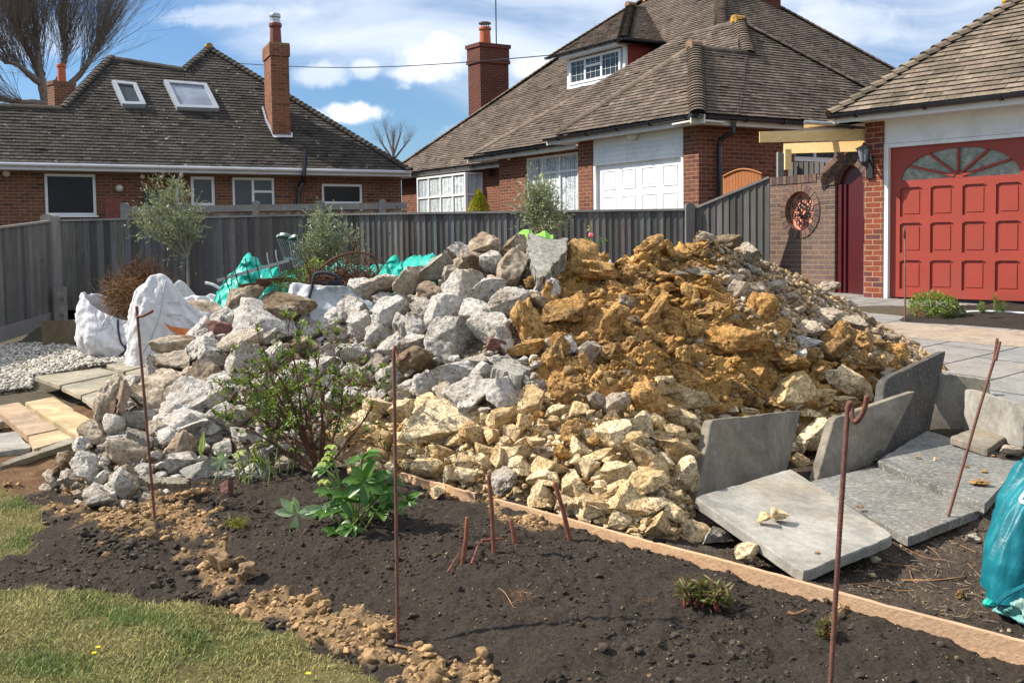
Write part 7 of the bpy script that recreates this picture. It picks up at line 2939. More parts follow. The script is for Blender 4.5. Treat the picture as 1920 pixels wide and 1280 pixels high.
L4 = slab4([G(1780, 818, .29), G(1823, 802, .29), G(1893, 815, .28), G(1852, 842, .27)], .05, SLABD, 'small dark slab lying in front of the two upright ones', seed=26, group=GY)
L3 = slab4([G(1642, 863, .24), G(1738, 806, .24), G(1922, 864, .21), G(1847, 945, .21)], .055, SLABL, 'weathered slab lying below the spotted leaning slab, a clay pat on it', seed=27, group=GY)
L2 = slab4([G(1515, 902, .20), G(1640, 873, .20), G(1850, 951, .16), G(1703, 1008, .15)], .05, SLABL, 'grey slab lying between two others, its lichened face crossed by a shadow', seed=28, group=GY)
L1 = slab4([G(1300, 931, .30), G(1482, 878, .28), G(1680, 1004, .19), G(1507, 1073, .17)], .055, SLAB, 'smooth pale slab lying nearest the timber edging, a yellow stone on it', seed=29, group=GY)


def small_on(px, py, w, h, z, k, label, flat=.6):
 c = G(px, py, z)
 d = c.y
 o = bpy.data.objects.new({'L': 'limestone_piece', 'C': 'clay_pat'}[k], rr.choice(VAR[k]))
 COL.objects.link(o)
 o.location = c + Vector((0, 0, h * d / F * .35))
 o.scale = (w * d / F, w * d / F * .8, h * d / F * (1.1 if k == 'L' else .55))
 o.rotation_euler = (0, rr.uniform(-.1, .1), rr.uniform(-1, 1))
 tag(o, label, {'L': 'stone', 'C': 'clay'}[k])


small_on(1462, 972, 38, 26, .25, 'L', 'pale yellow stone lying on the smooth slab')
small_on(1432, 975, 28, 18, .255, 'L', 'flat brownish stone flake touching the yellow stone on the smooth slab')
small_on(1532, 1038, 14, 7, .185, 'C', 'thin ochre crumb near the front corner of the smooth slab')
small_on(1614, 953, 16, 10, .185, 'C', 'ochre crumb on the joint of the first two lying slabs')
small_on(1835, 911, 40, 20, .21, 'C', 'wide ochre clay pat on the weathered slab')
small_on(1846, 886, 16, 9, .215, 'C', 'small clay crumb above the wide clay pat')
small_on(1812, 876, 10, 8, .22, 'C', 'brown crumb in the middle of the weathered slab')
small_on(1753, 862, 8, 6, .235, 'L', 'tiny pale crumb on the shaded part of the weathered slab')
small_on(1721, 859, 13, 11, .235, 'C', 'brown clay crumb at the shaded side of the weathered slab')
small_on(1863, 856, 10, 7, .22, 'C', 'little brown crumb by the far edge of the weathered slab')

# ------------------------------------------------------------ timber edging
for a, b, lab, sd in ((G(752, 886, .285), G(892, 925, .262), 'short start of the timber edging board near the hellebore', 1), (G(928, 935, .258), G(1935, 1206, .165), 'long timber edging board between the dark bed and the bare yard', 2)):
 mb = MB()
 n = 40
 pr = None
 rs = random.Random(sd)
 dv = (b - a)
 dv.z = 0
 sdv = Vector((-dv.y, dv.x, 0)).normalized()
 pts = []
 for i in range(n + 1):
  p = a.lerp(b, i / n) + sdv * (math.sin(i * .35) * .006) + Vector((0, 0, rs.gauss(0, .0008)))
  pts.append(p)
 for p, q in zip(pts[:-1], pts[1:]):
  A = [p + sdv * .012, p - sdv * .012, q - sdv * .012, q + sdv * .012]
  lo = [x - Vector((0, 0, .13)) for x in A]
  mb.poly(A[::-1] if (A[1] - A[0]).cross(A[2] - A[0]).z < 0 else A)
  mb.poly([A[0], lo[0], lo[3], A[3]])
  mb.poly([A[1], A[2], lo[2], lo[1]])
 mb.poly([pts[0] + sdv * .012, pts[0] - sdv * .012, pts[0] - sdv * .012 - Vector((0, 0, .13)), pts[0] + sdv * .012 - Vector((0, 0, .13))])
 o = mb.build('edging_board', PLANKW)
 tag(o, lab, 'timber edging')
for px, py, w, lab in ((803, 908, .035, 'dark wooden stake in front of the short edging board'),):
 g = G(px, py, .2)
 mb = MB()
 mb.box(g.x - w / 2, g.x + w / 2, g.y - .035, g.y - .005, g.z - .16, g.z + .02)
 o = mb.build('edging_stake', PLANKW if px > 1000 else BRRED)
 tag(o, lab, 'stake')


# ------------------------------------------------------------ rusty bars
def ribbed(mb, pts, r, step=.012):
 """reinforcing bar: resampled tube whose radius swells at every rib"""
 out, rad = [], []
 for a, b in zip(pts[:-1], pts[1:]):
  L = (b - a).length
  n = max(2, int(L / step * 2))
  for i in range(n):
   out.append(a.lerp(b, i / n))
   rad.append(r * (1.12 if len(out) % 2 else .94))
 out.append(pts[-1])
 rad.append(r)
 mb.tube(out, rad, 8)


def bar(pxs, label, r, ribs=True, mat=RUST, name='rusty_bar', group=None, grp2=None):
 mb = MB()
 for pts in pxs:
  if ribs: ribbed(mb, pts, r)
  else: mb.tube(pts, r, 8)
 o = mb.build(name, mat, origin=tuple(pxs[0][0]), smooth=True)
 return tag(o, label, 'metal bar', group)


def bez(pts, n=8):
 return [Vector(p) for p in catmull([tuple(p) for p in pts], n)]


RG = 'rusty bars standing round the heap'
b0 = on_ground(290, 976)
t0 = P(256, 574, b0.y + .05)
bar([[b0 - Vector((0, 0, .15)), b0, t0]] + [[P(258, 594, b0.y + .04), P(268, 592, b0.y + .02), P(286, 583, b0.y - .06)]], 'thin rusty bar with a stubby side hook before the white bags', .0080, group=RG)
b0 = on_ground(746, 1206)
dd = b0.y
bar([[b0 - Vector((0, 0, .2)), b0] + bez([P(742, 900, dd + .02), P(739, 700, dd + .03), P(739, 652, dd + .03)], 4)] + [bez([P(740, 649, dd + .03), P(743, 655, dd + .03), P(745, 668, dd + .02), P(752, 674, dd), P(761, 670, dd - .02), P(767, 659, dd - .03)], 5)],
 'smooth rusty bar with an open hook, upright in the middle of the bed', .0068, ribs=False, group=RG)
b0 = on_ground(1556, 1300)
dd = b0.y
bar([[b0 - Vector((0, 0, .2)), b0, P(1574, 1000, dd + .03), P(1589, 775, dd + .05)] + bez([P(1589, 765, dd + .05), P(1593, 755, dd + .05), P(1597, 762, dd + .05), P(1597, 780, dd + .04), P(1603, 790, dd + .03), P(1612, 783, dd + .01), P(1621, 765, dd), P(1626, 742, dd - .01)], 5)],
 'thick ribbed rusty bar with a bent-over hook, closest to the lying slabs', .0086, group=RG)
b0 = on_ground(1770, 998)
dd = b0.y
bar([[b0 - Vector((0, 0, .15)), b0, P(1838, 760, dd + .06), P(1866, 668, dd + .08)], [P(1864, 674, dd + .08), P(1870, 634, dd + .09)], [P(1867, 676, dd + .07), P(1875, 640, dd + .08)]],
 'slanting ribbed rusty bar standing in front of the pale upright slab', .0076, group=RG)
b0 = on_drive(1697, 603)
bar([[b0 - Vector((0, 0, .1)), b0, P(1697, 424, b0.y + .02)], [P(1696, 446, b0.y + .01), P(1695, 428, b0.y)]], 'slim rusty bar standing before the red garage door', .010, ribs=False, group=RG)

for a, b, r, lab in (((868, 1058), (876, 969), .011, 'short orange-brown cane on the dark bed'), ((926, 1034), (916, 888), .0105, 'tall dark red cane on the dark bed, a stick crossing its foot'),
                     ((1069, 1014), (1040, 903), .012, 'slanting red-brown cane beside the timber edging'), ((965, 1016), (957, 974), .012, 'broken curled cane stub behind the tall one')):
 g = on_ground(*a)
 t = P(*b, g.y + .01)
 mb = MB()
 m_ = g.lerp(t, .5) + Vector((.004, 0, 0))
 mb.tube([g - Vector((0, 0, .06)), g, m_, t - (t - g) * .03, t], [r, r, r * .92, r * .85, r * .7], 8)
 o = mb.build('cane', CANE, smooth=True, origin=tuple(g))
 tag(o, lab, 'cane', 'canes left in the bed')


def stick(pts, r, label, mat=DRYTWIG, name='dry_stick', lift=.01):
 q = []
 for x, y in pts:
  g = on_ground(x, y)
  q.append(g + Vector((0, 0, lift)))
 mb = MB()
 q = bez(q, 4)
 mb.tube(q, [r * (1 - .5 * i / len(q)) for i in range(len(q))], 6)
 tag(mb.build(name, mat, smooth=True), label, 'stick')


stick([(902, 1024), (925, 1022), (948, 1021)], .007, 'dark stick lying across the foot of the tall cane', CANE, lift=.03)
stick([(840, 1082), (850, 1062), (862, 1045)], .006, 'dark curled stick left of the short orange cane', CANE, lift=.02)
stick([(884, 1060), (892, 1045), (898, 1030), (905, 1028)], .006, 'dead curled leaf stalk between the two canes', CANE, lift=.03)
stick([(648, 1216), (668, 1217), (690, 1224)], .004, 'pale curved dead stem on the lawn edge of the bed')
stick([(742, 1214), (765, 1220), (792, 1227)], .006, 'pale straw stem at the foot of the middle hooked bar')
stick([(1478, 1169), (1492, 1160), (1513, 1156)], .008, 'brown bent stalk beside the smaller peony clump', lift=.03)
stick([(935, 1097), (950, 1120), (975, 1155)], .003, 'thin pale stem lying by the dried plant on the bed')
for i, (pts, lab) in enumerate([([(1700, 1030), (1730, 1045), (1765, 1052)], 'long dry twig on the yard soil under the second slab corner'), ([(1735, 1025), (1752, 1040), (1768, 1052)], 'short straight dry twig on the yard soil'),
        ([(1590, 1098), (1620, 1096), (1660, 1090)], 'flat dry stem near the edging board, low yard side'), ([(1690, 1090), (1750, 1085), (1812, 1086)], 'pale thick dry stem on the yard soil before the blue bag'),
        ([(1780, 1015), (1810, 1030), (1830, 1038)], 'forked dry twig by the slanting bar'), ([(1650, 1065), (1690, 1068), (1725, 1063)], 'thin dry twig level on the bare yard'),
        ([(1630, 1105), (1680, 1108), (1720, 1112)], 'straw stem on the yard close to the timber edging'), ([(1815, 1060), (1830, 1070), (1850, 1095)], 'crooked dry twig near the blue bag'),
        ([(1600, 1075), (1615, 1060), (1625, 1045)], 'twig pointing at the corner of the smooth slab'), ([(1705, 1075), (1712, 1090), (1722, 1100)], 'small curled dry stem in the middle of the yard')]):
 stick(pts, .0035 if i != 3 else .006, lab, lift=.006)

# litter of tiny straws on the yard, uncountable
def straw():
 rs = np.random.RandomState(8)
 V, Fc = [], []
 k = 0
 for _ in range(260):
  px, py = rs.uniform(1520, 1900), rs.uniform(1010, 1170)
  if not bool(inpoly(np.array([px]), np.array([py]), [(1530, 1085), (1700, 1020), (1860, 960), (1900, 1190), (1740, 1150)])[0]): continue
  g = on_ground(px, py)
  a = rs.rand() * 6.28
  L = .015 + rs.rand() * .05
  d = np.array([math.cos(a) * L, math.sin(a) * L, rs.rand() * .008])
  s = np.array([-math.sin(a), math.cos(a), 0]) * .0013
  p = np.array(g) + np.array([0, 0, .006])
  V += [p - s, p + s, p + d + s, p + d - s, p + d * .5 + np.array([0, 0, .003])]
  Fc += [(k, k + 1, k + 4), (k + 1, k + 2, k + 4), (k + 2, k + 3, k + 4), (k + 3, k, k + 4)]
  k += 5
 me = np_mesh('straw_litter', np.array(V), np.array(Fc), False, np.tile(np.array([[.30, .23, .15]]), (len(V), 1)))
 tag(link_mesh('straw_litter', me, CLODM, origin=(1.6, 4.4, .08)), 'bits of straw and dead stems littering the bare yard soil', 'straw', kind='stuff')


straw()


# ------------------------------------------------------------ cloth-like bags
def bag_surface(name, cx, cy, z0, rx, ry, topf, mat, parent, rot=0.0, bulge=.08, folds=.03, seed=0, N=150, M=90, power=3.2, base=.9, foldk=7, origin=None, lean=(0, 0), vk=2.6, taper=0.0):
 """open-topped soft bag: squarish rings rising to an uneven rim"""
 rs = np.random.RandomState(seed)
 th = np.linspace(0, 2 * np.pi, N, endpoint=False)
 ct, st = np.cos(th), np.sin(th)
 sq = (np.abs(ct) ** power + np.abs(st) ** power) ** (-1 / power)
 rim = np.array([topf(t) for t in th])
 V = []
 for j in range(M + 1):
  v = j / M
  z = z0 + rim * v
  prof = base + (1 - base) * np.minimum(1, v * 3) + bulge * np.sin(np.pi * min(1, v * 1.1)) - .10 * v ** 6 - taper * v
  k = np.stack([ct * 2, st * 2, np.full(N, v * 2.2)], 1)
  fo = fbm(ct * foldk + seed, st * foldk + v * vk, 4, seed + 5) * folds + fbm(ct * 2.1 + v * vk * .8 + seed, st * 2.1 - v * vk * .8, 3, seed + 9, .5, ridged=True) * folds * .9
  fo = fo + fbm(ct * 5 + seed, st * 5 + v * vk * 1.7, 3, seed + 12, .55, ridged=True) * folds * .5
  pl = np.sin(th * 23 + seed + 4 * fbm(ct * 3, st * 3 + v, 2, seed)) * folds * .25 * (v ** 1.5)
  r = sq * (prof + (fo + pl) / max(rx, ry))
  x, y = ct * r * rx, st * r * ry
  V.append(np.stack([x * math.cos(rot) - y * math.sin(rot) + cx + lean[0] * v, x * math.sin(rot) + y * math.cos(rot) + cy + lean[1] * v, z + fo * .4 * v], 1))
 # rim folds inward
 rim0 = V[-1]
 c = rim0.mean(0)
 for s, dz_ in ((.97, .0), (.95, -.03), (.93, -.12), (.9, -.25)):
  p = rim0.copy()
  p[:, :2] = c[:2] + (rim0[:, :2] - c[:2]) * s
  p[:, 2] = rim0[:, 2] + dz_
  V.append(p)
 V = np.array(V)
 nr = V.shape[0]
 i = np.arange(nr * N).reshape(nr, N)
 f = np.stack([i[:-1], np.roll(i[:-1], -1, 1), np.roll(i[1:], -1, 1), i[1:]], -1).reshape(-1, 4)
 me = np_mesh(name, V.reshape(-1, 3), f, True)
 return link_mesh(name, me, mat, parent), V


def peaks(base, lst_):
 def f(t):
  z = base
  for c, w, h in lst_:
   d = (t - c + math.pi) % (2 * math.pi) - math.pi
   z += h * math.exp(-(d / w) ** 2)
  return z
 return f


def crumple(name, outline, d, dep, mat, seed, parent=None, amp=.07, nx=70, ny=50, fold=5.0):
 """crumpled sheet heap: footprint ellipse following an outline's height, a real 3D mound of folded plastic"""
 xs = [p[0] for p in outline]
 x0, x1 = min(xs), max(xs)
 yb = max(p[1] for p in outline)
 top = sorted([p for p in outline if p[1] < yb - 1] or outline)
 tx = np.array([p[0] for p in top])
 ty = np.array([p[1] for p in top])
 V = np.zeros((ny, nx, 3))
 for i in range(nx):
  u = i / (nx - 1)
  px = x0 + (x1 - x0) * u
  pt = np.interp(px, tx, ty)
  A, B = P(px, pt, d), P(px, yb, d)
  h = A.z - B.z
  for j in range(ny):
   v = j / (ny - 1) * 2 - 1
   V[j, i] = (A.x, d + v * dep, B.z + h * max(0, 1 - abs(v) ** 1.8))
 X, Y, Z = V[..., 0], V[..., 1], V[..., 2]
 k = np.clip(1 - np.abs(np.linspace(-1, 1, ny))[:, None] ** 4, 0, 1)
 r = fbm(X * fold + seed, Y * fold + Z * fold, 3, seed, .5, ridged=True)
 r2 = fbm(X * fold * 1.7 + Z * 3, Y * fold - Z * fold, 3, seed + 4, .5)
 V[..., 1] += (r - .2) * amp * 1.4 * k
 V[..., 2] += (r2 * amp + (r - .5) * amp * .7) * k
 V[..., 0] += r2 * amp * k
 i = np.arange(nx * ny).reshape(ny, nx)
 f = np.stack([i[:-1, :-1], i[:-1, 1:], i[1:, 1:], i[1:, :-1]], -1).reshape(-1, 4)
 me = np_mesh(name, V.reshape(-1, 3), f, False)
 return link_mesh(name, me, mat, parent, origin=None if parent else (float(X.mean()), d, float(Z.min())))


def twig_mess(name, c, rad, n, mat, parent, seed, L=.25, r=.004, curl=.5, sides=4):
 rs = random.Random(seed)
 mb = MB()
 for _ in range(n):
  while True:
   p = Vector((rs.uniform(-1, 1), rs.uniform(-1, 1), rs.uniform(-.9, 1)))
   if p.length < 1: break
  p = Vector((p.x * rad[0], p.y * rad[1], p.z * rad[2])) + Vector(c)
  d = Vector((rs.gauss(0, 1), rs.gauss(0, 1), rs.gauss(.25, .7))).normalized()
  pts = [p]
  l = L * rs.uniform(.3, 1.2)
  for k in range(5):
   d = (d + Vector((rs.gauss(0, curl), rs.gauss(0, curl), rs.gauss(0, curl))) * .5).normalized()
   p = p + d * l / 5
   pts.append(p)
  rr_ = r * rs.uniform(.5, 1.4)
  mb.tube(pts, [rr_, rr_, rr_ * .8, rr_ * .7, rr_ * .5, rr_ * .3], sides, cap=False)
 return mb.build(name, mat, parent)


def drape(V, pxs, r, name, mat, parent, extra=()):
 """strap laid on a sack: points found on the sack's own surface"""
 n, N = V.shape[0] - 4, V.shape[1]
 ii = np.arange(n * N).reshape(n, N)
 fq = np.stack([ii[:-1], np.roll(ii[:-1], -1, 1), np.roll(ii[1:], -1, 1), ii[1:]], -1).reshape(-1, 4)
 bb = BVHTree.FromPolygons([tuple(q) for q in V[:n].reshape(-1, 3)], [tuple(q) for q in fq])
 pts = []
 for x, y in catmull(pxs, 5):
  d = ray(x, y).normalized()
  loc, nn, _, _ = bb.ray_cast(CAM, d, 40)
  if loc is not None: pts.append(loc - d * r * .5)
 pts += bez(list(extra), 5) if extra else []
 if len(pts) < 3: return
 m = MB()
 m.tube(pts, r, 6)
 m.build(name, mat, parent, smooth=True)


def bags():
 # left bag with dead plants
 g = P(243, 664, 12.2)
 gz = .2
 b = thing('bulk_bag', 'slumped white bulk bag full of dead brown twigs by the fence', 'bulk bag', (g.x, g.y, gz), 'open bulk bags of garden waste')
 ax = g.x
 o, V = bag_surface('bag_sack', ax - .02, 12.2, gz, .50, .40, peaks(.58, [(math.pi * 1.12, .55, .24), (math.pi * .8, .6, .22), (math.pi * 1.6, .5, -.08)]), BAGW, b, rot=.12, bulge=.11, folds=.042, seed=3, foldk=3, base=.82)
 twig_mess('dead_twigs', (ax + .12, 12.15, gz + .78), (.40, .34, .30), 1500, DRYTWIG, b, 5, L=.28, r=.0045)
 twig_mess('twig_top', (ax + .22, 12.15, gz + 1.06), (.22, .2, .22), 380, TWIG, b, 6, L=.2, r=.0035)
 drape(V, [(217, 582), (221, 600), (222, 620), (227, 642), (236, 655), (224, 668)], .014, 'seam_band', STRAP, b)
 drape(V, [(214, 580), (203, 592), (190, 612), (187, 619), (194, 616), (206, 602), (216, 586)], .009, 'lifting_loop', PRINTG, b)
 drape(V, [(236, 646), (246, 650), (252, 654)], .022, 'printed_mark', NAVY, b)
 drape(V, [(178, 556), (176, 580), (182, 612), (178, 650)], .006, 'seam', PRINTG, b)
 # tall peaked bag
 g = P(352, 680, 11.4)
 b = thing('bulk_bag', 'tall peaked white bulk bag with an orange flash on its side', 'bulk bag', (g.x, g.y, gz), 'open bulk bags of garden waste')
 ax = g.x
 o, V = bag_surface('bag_sack', ax + .0, 11.4, gz, .62, .46, peaks(.60, [(math.pi * 1.38, .52, .50), (math.pi * 1.1, .5, .06), (math.pi * .5, .6, .2)]), BAGW, b, rot=.1, bulge=.03, folds=.042, seed=9, foldk=3, base=1.04, lean=(.02, 0))
 v, f_ = rock_shape(3, 77, nz=.3, fine=.15)
 me = np_mesh('earth_filling', v * np.array([.9, .75, .5]) + np.array([ax + .12, 11.42, gz + .52]), f_, True)
 link_mesh('earth_filling', me, MORT, b)
 # orange crescent laid on the sack (follows it with real thickness)
 Vf = V[:-4].reshape(-1, 3)
 tri = []
 nr, N = V.shape[0] - 4, V.shape[1]
 ii = np.arange(nr * N).reshape(nr, N)
 fq = np.stack([ii[:-1], np.roll(ii[:-1], -1, 1), np.roll(ii[1:], -1, 1), ii[1:]], -1).reshape(-1, 4)
 bb = BVHTree.FromPolygons([tuple(q) for q in Vf], [tuple(q) for q in fq])
 def decal(poly_top, poly_bot, name, mat, lift=.012, rows=6):
  m = MB()
  n = 30
  gd = []
  for i in range(n + 1):
   t = i / n
   x = poly_top[0][0] + (poly_top[-1][0] - poly_top[0][0]) * t
   ya = np.interp(x, [p[0] for p in poly_top], [p[1] for p in poly_top])
   yb = np.interp(x, [p[0] for p in poly_bot], [p[1] for p in poly_bot])
   col = []
   for k in range(rows + 1):
    d_ = ray(x, ya + (yb - ya) * k / rows).normalized()
    loc, nn, _, _ = bb.ray_cast(CAM, d_, 40)
    if loc is None: col = None; break
    if nn.dot(d_) > 0: nn = -nn
    col.append(loc + nn * lift)
   gd.append(col)
  for a_, b_ in zip(gd[:-1], gd[1:]):
   if a_ is None or b_ is None: continue
   for k in range(rows):
    m.poly([a_[k], a_[k + 1], b_[k + 1], b_[k]])
  if m.v: m.build(name, mat, b)
 decal([(307, 604), (320, 611), (340, 615), (360, 618)], [(307, 604.5), (322, 621), (340, 628), (360, 632)], 'orange_flash', ORANGE)
 decal([(314, 566), (336, 566)], [(314, 568), (336, 568)], 'faded_print', PRINTG, rows=2)
 decal([(312, 588), (342, 590)], [(312, 590.5), (342, 592.5)], 'faded_print', PRINTG, rows=2)
 decal([(326, 596), (338, 597)], [(326, 598), (338, 599)], 'faded_print', PRINTG, rows=2)
 drape(V, [(311, 525), (306, 550), (302, 580), (292, 612), (280, 640), (266, 664)], .007, 'side_seam', PRINTG, b)
 drape(V, [(326, 528), (350, 552), (378, 578), (400, 592)], .006, 'rim_seam', PRINTG, b)
 # third white bag behind, open with strap handle
 g = P(400, 640, 12.6)
 b = thing('bulk_bag', 'half-hidden white bulk bag with a raised handle and brown earth inside', 'bulk bag', (g.x, g.y, .28), 'open bulk bags of garden waste')
 o, V = bag_surface('bag_sack', g.x - .1, 12.6, .28, .55, .40, peaks(.50, [(math.pi * .75, .35, .36), (math.pi * .5, .3, .18), (math.pi * .2, .3, .2), (math.pi * 1.5, .6, -.10)]), BAGW, b, rot=0, bulge=.05, folds=.06, seed=21, foldk=3)
 m = MB()
 f = lambda x, y: P(x, y, 12.5)
 m.tube(bez([f(385, 530), f(400, 534), f(418, 545), f(432, 556), f(438, 566)], 5), .022, 6)
 m.build('lifting_loop', BAGW, b)
 v, f_ = rock_shape(4, 78, nz=.3, fine=.2)
 me = np_mesh('earth_filling', v * np.array([.95, .7, .4]) + np.array([g.x + .05, 12.45, .66]), f_, True)
 link_mesh('earth_filling', me, MORT, b)
 # grey-white bag with black straps
 g = P(648, 590, 10.8)
 b = thing('bulk_bag', 'grey-white bulk bag with black straps holding twiggy cuttings', 'bulk bag', (g.x, g.y, .3), 'open bulk bags of garden waste')
 o, V = bag_surface('bag_sack', g.x + .02, 10.8, .3, .66, .46, peaks(.84, [(math.pi * 1.25, .5, .04), (math.pi * 1.75, .4, -.02)]), BAGG, b, rot=.05, bulge=.08, folds=.04, seed=31, foldk=3)
 f = lambda x, y: P(x, y, 10.32)
 drape(V, [(582, 610), (577, 585), (579, 560), (585, 538)], .018, 'black_strap', STRAP, b, [f(587, 528), f(591, 514), f(608, 511), f(628, 516), f(636, 524), f(630, 530), f(618, 524)])
 m = MB()
 m.tube(bez([f(592, 527), f(620, 533), f(660, 534), f(700, 532), f(712, 530)], 6), .010, 5)
 m.build('rim_cord', STRAP, b)
 m = MB()
 m.tube(bez([P(598, 505, 10.6), P(625, 485, 10.6), P(660, 474, 10.6), P(695, 478, 10.6), P(708, 500, 10.6), P(714, 530, 10.55)], 6), .015, 6)
 m.build('bent_branch', TWIG, b)
 twig_mess('cuttings', (g.x + .0, 10.85, 1.18), (.46, .35, .13), 420, TWIG, b, 8, L=.45, r=.006, curl=.35)
 # teal sheets
 def teal(outl, d, dep, lab, seed, mat=TEAL, amp=.08):
  o = crumple('teal_sheet', outl, d, dep, mat, seed, amp=amp)
  tag(o, lab, 'plastic sheet', 'crumpled teal plastic sheets')
  return o
 teal([(412, 600), (416, 540), (425, 515), (445, 505), (460, 476), (476, 487), (490, 498), (510, 502), (530, 503), (545, 516), (547, 600)], 11.9, .45, 'peaked teal plastic sheet behind the pointed white bag', 2)
 teal([(610, 560), (622, 500), (640, 480), (660, 488), (690, 500), (720, 502), (726, 560)], 11.6, .35, 'teal plastic sheet behind the black-strapped bag', 4)
 teal([(712, 590), (715, 508), (728, 484), (745, 494), (760, 490), (790, 482), (812, 474), (835, 486), (850, 468), (870, 476), (880, 590)], 9.6, .5, 'rumpled teal plastic sheet running behind the concrete lumps', 6)
 # lime green bag
 o = crumple('green_bag', [(950, 500), (955, 452), (975, 434), (990, 432), (1000, 440), (1022, 432), (1034, 440), (1038, 500)], 8.6, .22, LIMEG, 8, amp=.04)
 tag(o, 'bright lime green plastic bag behind the tall grey slab piece', 'plastic bag')
 # white dish
 m = MB()
 c = P(1118, 486, 8.0)
 for k in range(24):
  t0, t1 = 2 * math.pi * k / 24, 2 * math.pi * (k + 1) / 24
  for (r0, z0_), (r1, z1_) in (((0, .05), (.07, .045)), ((.07, .045), (.12, .02)), ((.12, .02), (.135, -.01)), ((.135, -.01), (.13, -.05))):
   q = lambda r, z, t: c + Vector((r * math.cos(t), r * math.sin(t) * .8, z + r * math.sin(t) * .2 - r * math.cos(t) * .25))
   m.poly([q(r0, z0_, t0), q(r0, z0_, t1), q(r1, z1_, t1), q(r1, z1_, t0)])
 tag(m.build('white_tub', WHITE, smooth=True), 'white upturned plastic tub poking up behind the ochre clay', 'tub')
 # blue-teal sack, right edge of the yard
 g = G(1998, 1168, .08)
 b = thing('tied_sack', 'blue-teal plastic sack with white rope, tied at its foot, in the yard', 'sack', (g.x, g.y, .07))
 o, V = bag_surface('sack_body', g.x + .02, g.y + .15, .14, .27, .27, peaks(.44, [(math.pi * .6, .6, .1)]), TEALD, b, rot=.3, bulge=.06, folds=.04, seed=43, foldk=4, base=.88, power=2.2, lean=(.10, .05), vk=.5, taper=.42)
 drape(V, [(1934, 905), (1922, 925), (1914, 938), (1926, 944)], .009, 'white_rope', WHITE, b)
 o, V = bag_surface('sack_foot', g.x + .04, g.y + .10, .045, .22, .22, lambda t: .14, mat_sheet('pale_plastic', (.35, .42, .34), (.12, .35, .34), .35, .5, .1, 20), b, rot=.3, bulge=.12, folds=.022, seed=44, foldk=5, base=.75, power=2.2)
 m = MB()
 f = lambda x, y, o_=0: P(x, y, g.y - .16 + o_)
 m.tube(bez([f(1850, 1128), f(1862, 1136), f(1880, 1120), f(1905, 1105), f(1935, 1092)], 5), .008, 5)
 m.build('tie_cord', TEALD, b)
 v, f_ = rock_shape(3, 79, nz=.2, fine=.2)
 me = np_mesh('knot', v * np.array([.05, .04, .035]) + np.array(P(1854, 1131, g.y - .16)), f_, True)
 link_mesh('knot', me, TEAL, b)
 # leaning metal rack with curved tines
 rk = thing('metal_rack', 'grey metal rail with curved prongs lying across the teal sheet', 'metal rack', tuple(P(480, 510, 11.3)))
 m = MB()
 a, c = P(407, 526, 11.2), P(542, 488, 11.4)
 m.bar(a, c, .03, .035)
 m.build('rail', ALU, rk)
 for t in (.12, .26, .42, .56, .72, .84):
  m = MB()
  p = a.lerp(c, t)
  m.tube(bez([p + Vector((-.02, 0, .16)), p + Vector((-.01, -.02, .08)), p + Vector((.01, -.03, 0)), p + Vector((.03, -.02, -.10)), p + Vector((.06, 0, -.17))], 3), .007, 5)
  m.build('prong', ALU if t > .6 else BLACKIRON, rk)
 # spindle-back garden chair
 ch = thing('garden_chair', 'upturned spindle-back metal garden chair with dark green top rails', 'chair', tuple(P(548, 500, 12.6)))
 m = MB()
 m.tube(bez([P(519, 446, 12.6), P(532, 441, 12.55), P(547, 446, 12.5)], 4), [.02, .035, .035, .04, .04, .04, .035, .03, .02], 6)
 m.build('top_rail', mat_plain('dark_green_paint', (.015, .06, .045), .4), ch)
 m = MB()
 m.tube(bez([P(541, 457, 12.5), P(549, 447, 12.45), P(561, 444, 12.4)], 4), [.02, .035, .04, .045, .045, .045, .04, .03, .02], 6)
 m.build('top_rail', bpy.data.materials['dark_green_paint'], ch)
 for i in range(7):
  m = MB()
  m.tube([P(520 + i * 4.2, 447, 12.55), P(534 + i * 4.5, 484, 12.6)], .007, 5)
  m.build('spindle', ALU, ch)
 for i in range(6):
  m = MB()
  m.tube([P(542 + i * 3.6, 452 - i, 12.42), P(551 + i * 4, 500, 12.4)], .007, 5)
  m.build('spindle', ALU, ch)
 m = MB()
 m.bar(P(532, 484, 12.5), P(570, 487, 12.5), .03, .03)
 m.bar(P(552, 502, 12.4), P(575, 486, 12.5), .03, .03)
 m.build('seat_frame', ALU, ch)
 # broken timber on the teal sheet
 for (x0, y0, x1, y1), lab in (((450, 538, 494, 533), 'dark split board lying on the teal sheet'), ((486, 545, 506, 524), 'reddish batten standing askew on the teal sheet'), ((480, 528, 545, 524), 'thin brown batten across the teal sheet')):
  m = MB()
  m.bar(P(x0, y0, 11.3), P(x1, y1, 11.4), .05, .06)
  tag(m.build('timber_scrap', TWIG), lab, 'timber scrap')
 # white hose end in the garage bed
 m = MB()
 pts = bez([on_drive(1812, 592) + Vector((0, 0, .05)), on_drive(1850, 593) + Vector((0, 0, .06)), on_drive(1885, 594) + Vector((0, 0, .06)), on_drive(1930, 596) + Vector((0, 0, .05))], 5)
 m.tube(pts, .014, 6)
 tag(m.build('white_hose', WHITE, smooth=True), 'thin white hose lying on the small bed by the red garage', 'hose')


bags()


